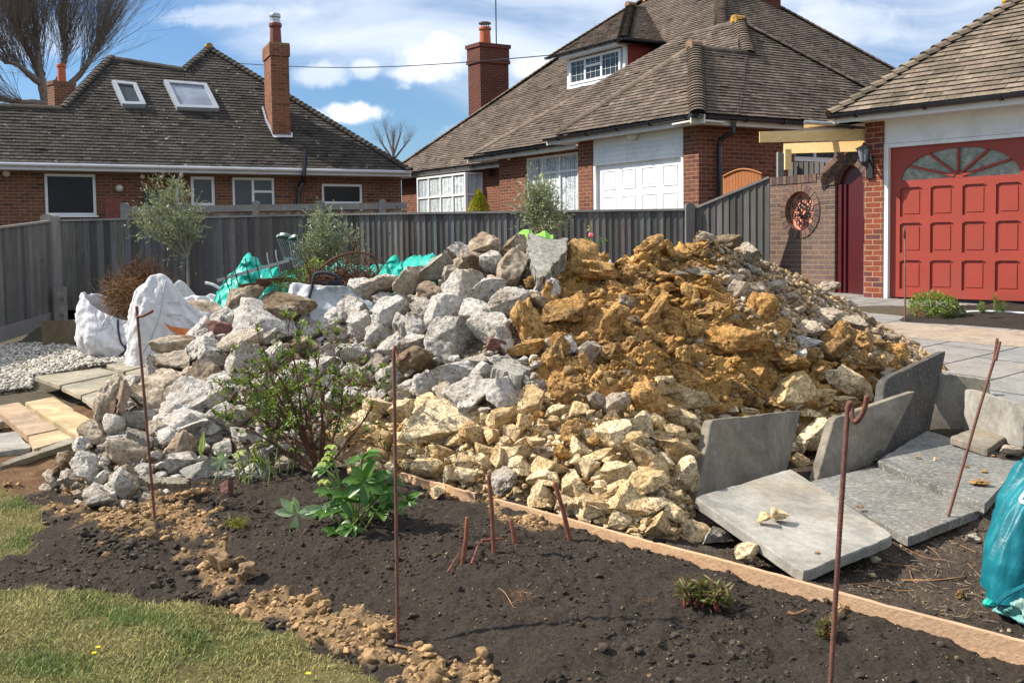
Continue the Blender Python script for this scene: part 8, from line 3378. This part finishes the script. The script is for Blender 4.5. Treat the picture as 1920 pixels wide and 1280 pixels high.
# ------------------------------------------------------------ plants
class Leaves:
 def __init__(s):
  s.V, s.F = [], []

 def leaf(s, p, d, up, L, w, droop=.15, seg=1):
  d = d.normalized()
  side = d.cross(up)
  if side.length < 1e-3: side = d.orthogonal()
  side.normalize()
  u = side.cross(d).normalized()
  k = len(s.V)
  m1 = p + d * L * .35 + u * L * .02
  m2 = p + d * L * .72 - u * L * droop * .4
  t = p + d * L - u * L * droop
  e = u * w * .25
  s.V += [p, m1 + side * w * .5 + e, m1, m1 - side * w * .5 + e, m2 + side * w * .42 + e, m2, m2 - side * w * .42 + e, t]
  s.F += [(k, k + 1, k + 2), (k, k + 2, k + 3), (k + 1, k + 4, k + 5), (k + 1, k + 5, k + 2), (k + 2, k + 5, k + 6), (k + 2, k + 6, k + 3), (k + 4, k + 7, k + 5), (k + 5, k + 7, k + 6)]

 def blade(s, p, d, up, L, w):
  d = d.normalized()
  side = d.cross(up)
  if side.length < 1e-3: side = d.orthogonal()
  side.normalize()
  k = len(s.V)
  s.V += [p, p + d * L * .5 + side * w * .5, p + d * L, p + d * L * .5 - side * w * .5]
  s.F += [(k, k + 1, k + 2), (k, k + 2, k + 3)]

 def build(s, name, mat, parent, smooth=True):
  me = np_mesh(name, np.array([tuple(v) for v in s.V]), np.array(s.F), smooth)
  return link_mesh(name, me, mat, parent)


def rv(rs, k=1.0):
 return Vector((rs.gauss(0, k), rs.gauss(0, k), rs.gauss(0, k)))


def grow(mb, rs, p, d, L, r, depth, spread, up=.1, nseg=4, kids=(2, 4), ends=None, wob=.12, ratio=.72, side=6, minr=.0012):
 pts, rad = [p], [r]
 for i in range(nseg):
  d = (d + rv(rs, wob) + Vector((0, 0, up * .3))).normalized()
  p = p + d * L / nseg
  pts.append(p)
  rad.append(max(minr, r * (1 - .45 * (i + 1) / nseg)))
 mb.tube(pts, rad, side if r > .006 else (4 if r > .003 else 3), cap=False)
 if depth == 0:
  if ends is not None: ends.append((pts, d))
  return
 for k in range(rs.randint(*kids)):
  i = rs.randint(max(1, nseg // 2), nseg)
  nd_ = (d + rv(rs, spread) + Vector((0, 0, up))).normalized()
  grow(mb, rs, pts[i], nd_, L * ratio * rs.uniform(.75, 1.2), rad[i] * .72, depth - 1, spread, up, nseg, kids, ends, wob, ratio, side, minr)
 if ends is not None: ends.append((pts, d))


def shrub_main():
 """the budding shrub in front of the heap"""
 rs = random.Random(12)
 g = on_ground(600, 890)
 t = thing('budding_shrub', 'open twiggy shrub with small fresh green leaves in front of the white rubble', 'shrub', tuple(g))
 mb = MB()
 ends = []
 d0 = g.y
 targets = [(470, 700), (500, 670), (545, 650), (600, 660), (640, 690), (520, 700), (470, 770), (455, 800), (560, 690), (680, 720), (700, 760), (610, 720), (500, 740), (640, 740), (540, 730), (560, 780), (440, 740)]
 base = g + Vector((0, 0, -.03))
 fork = P(585, 840, d0)
 for i, (x, y) in enumerate(targets):
  e = P(x, y, d0 + rs.uniform(-.35, .30))
  s_ = base if i % 3 else fork
  m1 = s_.lerp(e, .35) + Vector((rs.gauss(0, .02), rs.gauss(0, .02), .02))
  m2 = s_.lerp(e, .7) + Vector((rs.gauss(0, .025), rs.gauss(0, .02), .03))
  pts = bez([s_, m1, m2, e], 4)
  n = len(pts)
  mb.tube(pts, [.0085 * (1 - .78 * k / n) + .001 for k in range(n)], 6, cap=False)
  for k in range(4, n):
   if rs.random() < .8:
    dr = (pts[k] - pts[k - 1]).normalized()
    grow(mb, rs, pts[k], (dr + rv(rs, .55)).normalized(), .13 * rs.uniform(.6, 1.3), .0024, 2, .5, .12, 3, (2, 3), ends, .12, .72, 3)
 mb.build('branches', TWIG, t)
 A, B = Leaves(), Leaves()
 for pts, d in ends:
  if rs.random() < .56: continue
  p = pts[-1]
  for L_, n in ((A if rs.random() < .6 else B, rs.randint(4, 7)),):
   for k in range(n):
    dd_ = (d * .5 + rv(rs, .6) + Vector((0, 0, .3))).normalized()
    L_.leaf(p + rv(rs, .003), dd_, Vector((0, 0, 1)) + rv(rs, .3), rs.uniform(.022, .044), rs.uniform(.010, .017))
  for q in pts[1:-1]:
   if rs.random() < .38:
    B.leaf(q, (d + rv(rs, .8)).normalized(), Vector((0, 0, 1)), rs.uniform(.012, .024), .008)
 A.build('young_leaves', LAZA, t)
 B.build('older_leaves', LAZAD, t)


def palm_leaf(L, p, d, up, n, Ln, w, rs, spread=1.9):
 """hellebore leaf: leaflets fanning from one point"""
 d = d.normalized()
 s = d.cross(up).normalized()
 for i in range(n):
  a = (i / (n - 1) - .5) * spread
  dd_ = d * math.cos(a) + s * math.sin(a)
  L.leaf(p, dd_ + Vector((0, 0, rs.uniform(-.1, .2))), up, Ln * (1 - .25 * abs(a)) * rs.uniform(.85, 1.1), w * rs.uniform(.85, 1.15), .22)


def hellebore():
 rs = random.Random(5)
 g = on_ground(668, 985)
 t = thing('hellebore', 'glossy broad-leaved hellebore with pale green flowers in the dark bed', 'plant', tuple(g))
 st, A, Bp, Fl = MB(), Leaves(), Leaves(), Leaves()
 d0 = g.y
 spots = [(675, 885, 1), (640, 905, 0), (705, 900, 1), (655, 940, 1), (700, 935, 1), (725, 905, 0), (620, 925, 0), (735, 935, 0), (680, 860, 1), (640, 955, 1), (612, 880, 0), (660, 985, 0), (615, 960, 0), (720, 950, 1), (690, 915, 1), (630, 1000, 0), (765, 940, 0)]
 for x, y, big in spots:
  p = P(x, y, d0 - .05 + rs.uniform(-.12, .14))
  b = g + Vector((rs.gauss(0, .04), rs.gauss(0, .03), -.02))
  st.tube(bez([b, b.lerp(p, .6) + Vector((0, 0, .03)), p], 4), .004, 5, cap=False)
  d = Vector((p.x - g.x, -.25, .12)) + rv(rs, .12)
  up = Vector((0, -.35, 1)) + rv(rs, .15)
  palm_leaf(A, p, d, up, 6 if big else 5, .135 if big else .10, .060 if big else .042, rs, 4.2 if big else 2.8)
 for (x, y), n_, ln, w_, a0 in (((683, 902), 7, .125, .055, .3), ((718, 925), 6, .09, .04, -.5), ((648, 935), 5, .10, .042, 1.2)):
  c = P(x, y, d0 - .16)
  st.tube([g, g.lerp(c, .6) + Vector((0, 0, .02)), c], .004, 5, cap=False)
  for k in range(n_):
   a = a0 + k * 6.28 / n_
   A.leaf(c, Vector((math.cos(a), -.12 - .3 * max(0, -math.sin(a)), math.sin(a) * .8)), Vector((0, -.8, .6)), ln * rs.uniform(.8, 1.1), w_ * rs.uniform(.85, 1.1), .12)
 for x, y in ((620, 852), (606, 872), (610, 908), (620, 840), (607, 905), (614, 862)):
  p = P(x, y, d0 + .02)
  st.tube([g + Vector((-.03, .02, 0)), g.lerp(p, .6) + Vector((-.02, 0, .04)), p], .0035, 5, cap=False)
  for k in range(5):
   a = k * 1.256
   Fl.leaf(p, Vector((math.cos(a), math.sin(a) * .7 - .2, .25)), Vector((0, -.3, 1)), .034, .032, .3)
 st.build('stems', STEMG, t)
 A.build('leaves', LHEL, t)
 Fl.build('flowers', LFLOW, t)
 # pale drooping offset with mottled leaves
 g2 = on_ground(560, 985)
 t = thing('pale_hellebore', 'drooping hellebore shoot with pale mottled leaves on the dark soil', 'plant', tuple(g2))
 st, A = MB(), Leaves()
 c = P(557, 962, g2.y - .02)
 st.tube(bez([on_ground(640, 985), P(600, 950, g2.y), c], 5), .0045, 5)
 for a, ln in ((170, .115), (125, .12), (95, .09), (20, .15), (-5, .12), (262, .15)):
  r_ = math.radians(a)
  A.leaf(c, Vector((math.cos(r_), -.15, math.sin(r_) * .75)), Vector((0, -1, .45)), ln, .045, .12)
 A.leaf(P(600, 958, g2.y - .02), Vector((.8, -.1, .4)), Vector((0, -1, .6)), .12, .05, .2)
 st.build('stem', STEMG, t)
 A.build('leaves', LHELP, t)
 # second hellebore group behind the shrub
 g = on_ground(490, 895)
 t = thing('hellebore', 'cluster of upright green stems and small leaves at the foot of the shrub', 'plant', tuple(g))
 st, A, B = MB(), Leaves(), Leaves()
 for i in range(26):
  b = g + Vector((rs.uniform(-.14, .18), rs.gauss(0, .05), -.02))
  p = b + Vector((rs.gauss(-.02, .05), rs.gauss(0, .04), rs.uniform(.10, .22)))
  st.tube([b, b.lerp(p, .5) + Vector((.01, 0, 0)), p], .0035, 4, cap=False)
  if rs.random() < .6: palm_leaf(A, p, rv(rs, .6) + Vector((0, -.3, .3)), Vector((0, 0, 1)), 4, .055, .017, rs, 2.4)
 st.build('stems', STEMG, t)
 A.build('leaves', LBED, t)
 g = on_ground(400, 905)
 t = thing('silver_leaf_plant', 'silvery pale leaf rosette and yellowing leaves against the rubble foot', 'plant', tuple(g))
 A, B, st = Leaves(), Leaves(), MB()
 c = P(418, 862, g.y)
 st.tube([g, c], .004, 4)
 st.build('stem', STEMG, t)
 st = MB()
 for k in range(9):
  a = k * .7
  A.leaf(c, Vector((math.cos(a), -.3, math.sin(a))), Vector((0, -1, .2)), .085, .016, .1)
 c = P(445, 850, g.y)
 st.tube([on_ground(450, 900), c], .004, 4)
 palm_leaf(B, c, Vector((1, -.3, .2)), Vector((0, -.5, 1)), 6, .07, .02, rs, 3.5)
 st.build('stem', STEMG, t)
 A.build('leaves', LHELP, t)
 B.build('yellow_leaves', LFLOW, t)
 # yellow dead-ish leaf blade by the hellebore
 for px, py, tip, lab, m_ in ((628, 865, (695, 825), 'yellow-brown withering leaf rising above the glossy hellebore', LDEAD), (376, 860, (381, 806), 'small upright yellow-green sprig among the rubble', LFLOW), (760, 950, (785, 940), 'green lobed leaf on the soil beside the middle hooked bar', LHEL)):
  g = on_ground(px, min(py + 40, 985)) if px != 760 else on_ground(760, 952)
  L_ = Leaves()
  p = P(px, py, g.y - .08)
  q = P(*tip, g.y - .05)
  if px == 760:
   p, q = g + Vector((0, 0, .02)), P(*tip, g.y - .02)
   palm_leaf(L_, p, q - p, Vector((0, -.6, 1)), 5, .07, .022, rs, 1.5)
  else:
   L_.leaf(p, q - p, Vector((0, -1, .3)), (q - p).length, .030, .1)
   L_.leaf(p, (q - p) + Vector((.02, 0, -.03)), Vector((0, -1, .3)), (q - p).length * .7, .016, .1)
  o = L_.build('single_leaf', m_, None)
  o.data.transform(Matrix.Translation(-p))
  o.location = p
  tag(o, lab, 'leaf')


def peony(px, py, n, w, lab, seed, sc=1.0):
 rs = random.Random(seed)
 g = on_ground(px, py)
 t = thing('peony_clump', lab, 'plant', tuple(g), 'sprouting red peony clumps')
 A = Leaves()
 for i in range(n):
  b = g + Vector((rs.uniform(-w, w), rs.uniform(-w * .6, w * .6), -.015))
  h = rs.uniform(.035, .07) * sc
  p = b + Vector((rs.gauss(0, .008), rs.gauss(0, .008), h))
  m = MB()
  m.tube([b, b.lerp(p, .3), b.lerp(p, .7), p], [.005 * sc, .006 * sc, .005 * sc, .0025 * sc], 7)
  m.build('shoot', PEOSTEM, t, smooth=True)
  for k in range(26):
   d = Vector((rs.gauss(0, .7), rs.gauss(0, .7), rs.uniform(-.1, 1)))
   A.leaf(p - Vector((0, 0, rs.uniform(-.005, .045))), d, Vector((0, 0, 1)) + rv(rs, .4), rs.uniform(.026, .048) * sc, .0085 * sc, .2)
 A.build('leaves', LPEO, t)


def olive(px, base_d, gz, top, spread_px, crown_y, lab, seed, nb=16, leaves=26, trunk=True, name='olive_tree', trunk_px=None):
 rs = random.Random(seed)
 x0 = trunk_px or px
 b = P(x0, 500, base_d)
 b.z = gz
 t = thing(name, lab, 'tree', tuple(b))
 mb = MB()
 ends = []
 cb = P(x0, crown_y, base_d)
 mb.tube([b, b.lerp(cb, .5) + Vector((.01, 0, 0)), cb], [.022, .019, .016], 7)
 for i in range(nb):
  tx, ty = px + rs.uniform(-1, 1) * spread_px, top + (crown_y - top) * rs.random() ** 1.3 * .85
  tx = px + (tx - px) * (.35 + .65 * min(1, (ty - top) / 50.0))
  e = P(tx, ty, base_d + rs.uniform(-.3, .3))
  m_ = cb.lerp(e, .5) + Vector((rs.gauss(0, .04), rs.gauss(0, .04), .02))
  pts = bez([cb, m_, e], 5)
  n = len(pts)
  mb.tube(pts, [.010 * (1 - .8 * k / n) + .001 for k in range(n)], 5, cap=False)
  for k in range(3, n):
   for _ in range(2):
    grow(mb, rs, pts[k], ((pts[k] - pts[k - 1]).normalized() + rv(rs, .6)).normalized(), .2 * rs.uniform(.5, 1.2), .003, 1, .5, .15, 3, (2, 3), ends, .1, .7, 3)
 mb.build('branches', BARKT, t)
 A = Leaves()
 for pts, d in ends:
  for q, q2 in zip(pts[:-1], pts[1:]):
   for k in range(max(1, leaves // 8)):
    p = q.lerp(q2, rs.random())
    dd_ = (d * .8 + rv(rs, .6)).normalized()
    A.blade(p, dd_, rv(rs, 1), rs.uniform(.04, .08), rs.uniform(.010, .016))
 A.build('foliage', LOLIVE, t)


def bush(name, cx, cy, d, r, n, ln, w, mat, lab, cat, seed, stems=True, flat=.8, gz=None, grp=None, cone=False):
 rs = random.Random(seed)
 c = P(cx, cy, d)
 z0 = gz if gz is not None else c.z - r
 t = thing(name, lab, cat, (c.x, c.y, z0), grp)
 mb, A = MB(), Leaves()
 for i in range(n):
  while True:
   v = Vector((rs.uniform(-1, 1), rs.uniform(-1, 1), rs.uniform(-1, 1)))
   if v.length < 1: break
  v = v.normalized() * v.length ** .45
  if cone:
   v.x *= (1 - v.z) * .55 + .1
   v.y *= (1 - v.z) * .55 + .1
  p = c + Vector((v.x * r, v.y * r, v.z * r * flat))
  if stems and i % 9 == 0:
   mb.tube([Vector((c.x + v.x * .1 * r, c.y, z0)), c + (p - c) * .4, p], [.006, .004, .002], 3, cap=False)
  A.leaf(p, v + rv(rs, .5) + Vector((0, 0, .3)), Vector((0, 0, 1)) + rv(rs, .4), ln * rs.uniform(.6, 1.3), w * rs.uniform(.7, 1.2))
 if stems: mb.build('stems', STEMG, t)
 A.build('foliage', mat, t)


def plants():
 shrub_main()
 hellebore()
 peony(1318, 1130, 15, .09, 'larger clump of sprouting red peony shoots with ferny leaves', 1, 1.3)
 peony(1545, 1190, 5, .028, 'smaller clump of red peony shoots beside the thick hooked bar', 2, 1.0)
 olive(318, 13.2, .3, 352, 60, 485, 'slender olive tree with grey-green leaves before the dark fence', 3, 20, 8, trunk_px=351)
 olive(612, 12.4, .3, 408, 42, 520, 'small dense olive bush in front of the fence behind the garden chair', 4, 20, 8)
 olive(1010, 10.4, .4, 364, 42, 440, 'young olive tree showing above the tall grey slab piece', 5, 18, 8)
 bush('evergreen_cutting', 575, 540, 11.4, .42, 1500, .045, .016, LAZAD, 'dark green leafy cuttings between the teal sheet and the black-strapped bag', 'plant', 6, flat=.6)
 bush('bright_sprig', 590, 505, 11.0, .13, 160, .05, .022, LBED, 'bright green leafy sprig by the black strap', 'plant', 7)
 bush('yellow_conifer', 898, 385, 19.5, .28, 2200, .05, .02, LYEL, 'golden conical conifer peeping over the fence by the bay window', 'shrub', 8, cone=True, flat=1.1)
 d = on_drive(1755, 597).y
 bush('bed_perennial', 1748, 574, d, .26, 620, .06, .022, LBED, 'leafy yellow-green perennial in the small bed by the red garage', 'plant', 9, gz=dz(d), grp=None, flat=.55)
 bush('bed_perennial', 1790, 585, d - .1, .10, 120, .06, .016, LAZAD, 'small darker plant right beside the yellow-green perennial', 'plant', 10, flat=.8)
 for i, (x, y, h, lab) in enumerate(((1845, 592, .10, 'shortest lily shoot in the garage bed'), (1844, 580, .18, 'pale green lily shoot next to the shortest one'), (1866, 578, .24, 'tallest lily shoot of the garage bed'), (1884, 582, .17, 'bushy lily shoot at the far side of the garage bed'))):
  rs = random.Random(30 + i)
  g = on_drive(x, 594)
  t = thing('lily_shoot', lab, 'plant', tuple(g), 'lily shoots in the garage bed')
  A, m = Leaves(), MB()
  for s_ in range(3):
   b = g + Vector((rs.gauss(0, .03), rs.gauss(0, .02), 0))
   tp = b + Vector((rs.gauss(0, .02), 0, h * rs.uniform(.8, 1.1)))
   m.tube([b, tp], .004, 4)
   for k in range(26):
    p = b.lerp(tp, rs.uniform(.15, 1))
    A.leaf(p, Vector((rs.gauss(0, 1), rs.gauss(0, 1), .7)), Vector((0, 0, 1)), .05, .009)
  m.build('stems', STEMG, t)
  A.build('leaves', LBED, t)
 # dried plants
 for x, y, lab in ((1722, 592, 'dry grey twiggy tuft at the end of the garage bed'), (978, 1128, 'withered brown tuft on the dark bed'), (1218, 1130, 'thin dead sprout on the dark bed near the larger peony'), (445, 990, 'dry mossy tuft on the slope of the bed')):
  g = on_drive(x, y + 8) if x == 1722 else on_ground(x, y)
  if x == 1722: g.z += .02
  t = thing('dried_tuft', lab, 'dry plant', tuple(g))
  s_ = 2.2 if x == 1722 else (.35 if x == 1218 else 1)
  twig_mess('dry_stems', tuple(g + Vector((0, 0, .02 * s_))), (.05 * s_, .04 * s_, .03 * s_), 60 if x != 445 else 140, LDEAD if x != 445 else LYEL, t, x, L=.05 * s_, r=.0012 * s_)
 # rose sprig
 g = P(1110, 492, 8.3)
 t = thing('rose_sprig', 'thin rose sprig with one pink bud rising behind the clay', 'plant', tuple(g))
 m, A = MB(), Leaves()
 rs = random.Random(44)
 p0, p1 = P(1112, 500, 8.3), P(1107, 445, 8.3)
 m.tube(bez([p0, P(1116, 470, 8.3), P(1110, 455, 8.3), p1, P(1105, 425, 8.3)], 4), .004, 4)
 m.tube(bez([P(1116, 470, 8.3), P(1124, 455, 8.3), P(1130, 450, 8.3)], 3), .003, 4)
 m.tube(bez([P(1110, 455, 8.3), P(1098, 446, 8.3)], 3), .003, 4)
 m.build('stem', STEMG, t)
 for x, y in ((1108, 426), (1104, 432), (1110, 440), (1096, 446), (1100, 447), (1128, 450), (1133, 452), (1122, 456), (1112, 462), (1108, 470), (1104, 472), (1114, 472), (1120, 474), (1110, 478)):
  for k in range(3):
   A.leaf(P(x, y, 8.3), rv(rs, 1), Vector((0, -1, 1)), .035, .018)
 A.build('leaves', LBED, t)
 v, f = rock_shape(2, 5, 3)
 me = np_mesh('rose_bud', v * .045 + np.array(P(1108, 441, 8.28)), f, True)
 link_mesh('rose_bud', me, FLOWERP, t)
 # dandelions in the lawn
 for i, (x, y, lab) in enumerate(((177, 1238, 'yellow lawn flower in the greenest tuft of grass'), (184, 1227, 'smaller yellow lawn flower above its neighbour'), (578, 1277, 'yellow flower near the bottom edge of the lawn'))):
  g = on_ground(x, y)
  t = thing('yellow_flower', lab, 'flower', tuple(g))
  m = MB()
  m.tube([g, g + Vector((0, 0, .03))], .0015, 4)
  m.build('stalk', STEMG, t)
  A = Leaves()
  for k in range(10):
   a = k * .63
   A.leaf(g + Vector((0, 0, .03)), Vector((math.cos(a), math.sin(a), .3)), Vector((0, 0, 1)), .011, .005, .1)
  A.build('petals', FLOWERY, t)


plants()


# ------------------------------------------------------------ bare trees
def bare_tree(px, d, gz, lab, seed, limbs, twigs, tl, crown, name='bare_tree', trunk_r=.5):
 rs = random.Random(seed)
 b = P(px, 300, d)
 b.z = gz
 t = thing(name, lab, 'tree', tuple(b))
 tr, mb = MB(), MB()
 tops = []
 for k, path in enumerate(limbs):
  pts = bez([b if (x, y) == (0, 0) else P(x, y, d + o) for x, y, o in path], 4)
  n = len(pts)
  r0 = trunk_r * path_r[k] if False else trunk_r * (1 if k == 0 else .62)
  tr.tube(pts, [max(.045, r0 * (1 - .72 * i / n)) * rs.uniform(.88, 1.15) for i in range(n)], 8, cap=False)
  tops += [(p, (pts[min(i + 1, n - 1)] - pts[max(i - 1, 0)]).normalized()) for i, p in enumerate(pts) if i > n * .35]
 tr.build('trunk', BARK, t, smooth=True)
 cx, cy = crown
 for _ in range(twigs):
  p, dd_ = rs.choice(tops)
  out = P(cx, cy, d)
  dv = (p - out)
  dv.y *= .6
  dv = (dv.normalized() * .9 + Vector((0, 0, .42)) + rv(rs, .3)).normalized()
  grow(mb, rs, p, dv, tl * rs.uniform(.5, 1.1), tl * .005, 2, .25, .12, 4, (2, 4), None, .07, .78, 3, tl * .0016)
 mb.build('twigs', BARK, t)


bare_tree(95, 42, .9, 'large pollarded bare tree with fans of fine twigs behind the bungalow', 4,
          [[(90, 260, 0), (85, 190, 0), (78, 150, 0), (72, 110, 0), (68, 70, 0)], [(84, 185, 0), (110, 150, .5), (122, 105, .8), (118, 70, 1)], [(80, 160, 0), (55, 140, -.5), (30, 120, -1), (8, 118, -1)],
           [(88, 195, 0), (50, 192, -1), (20, 190, -1), (-30, 180, -1.5)], [(86, 190, 0), (140, 150, 1), (165, 120, 1), (180, 95, 1)], [(78, 140, 0), (50, 90, 1), (35, 60, 1.5)], [(-30, 260, 0), (-40, 150, 0), (-30, 90, 0), (-20, 50, 0)]],
          880, 2.5, (95, 190), trunk_r=.27)
bare_tree(738, 120, 1.0, 'small round-headed bare tree far behind the houses', 7,
          [[(738, 330, 0), (738, 300, 0), (737, 275, 0), (738, 258, 0)], [(738, 300, 0), (722, 278, 0), (712, 262, 0)], [(738, 300, 0), (755, 278, 0), (766, 264, 0)], [(738, 290, 0), (728, 262, 1), (724, 248, 1)], [(738, 290, 0), (748, 260, 1), (752, 248, 1)]],
          240, 1.1, (738, 300), trunk_r=.25)
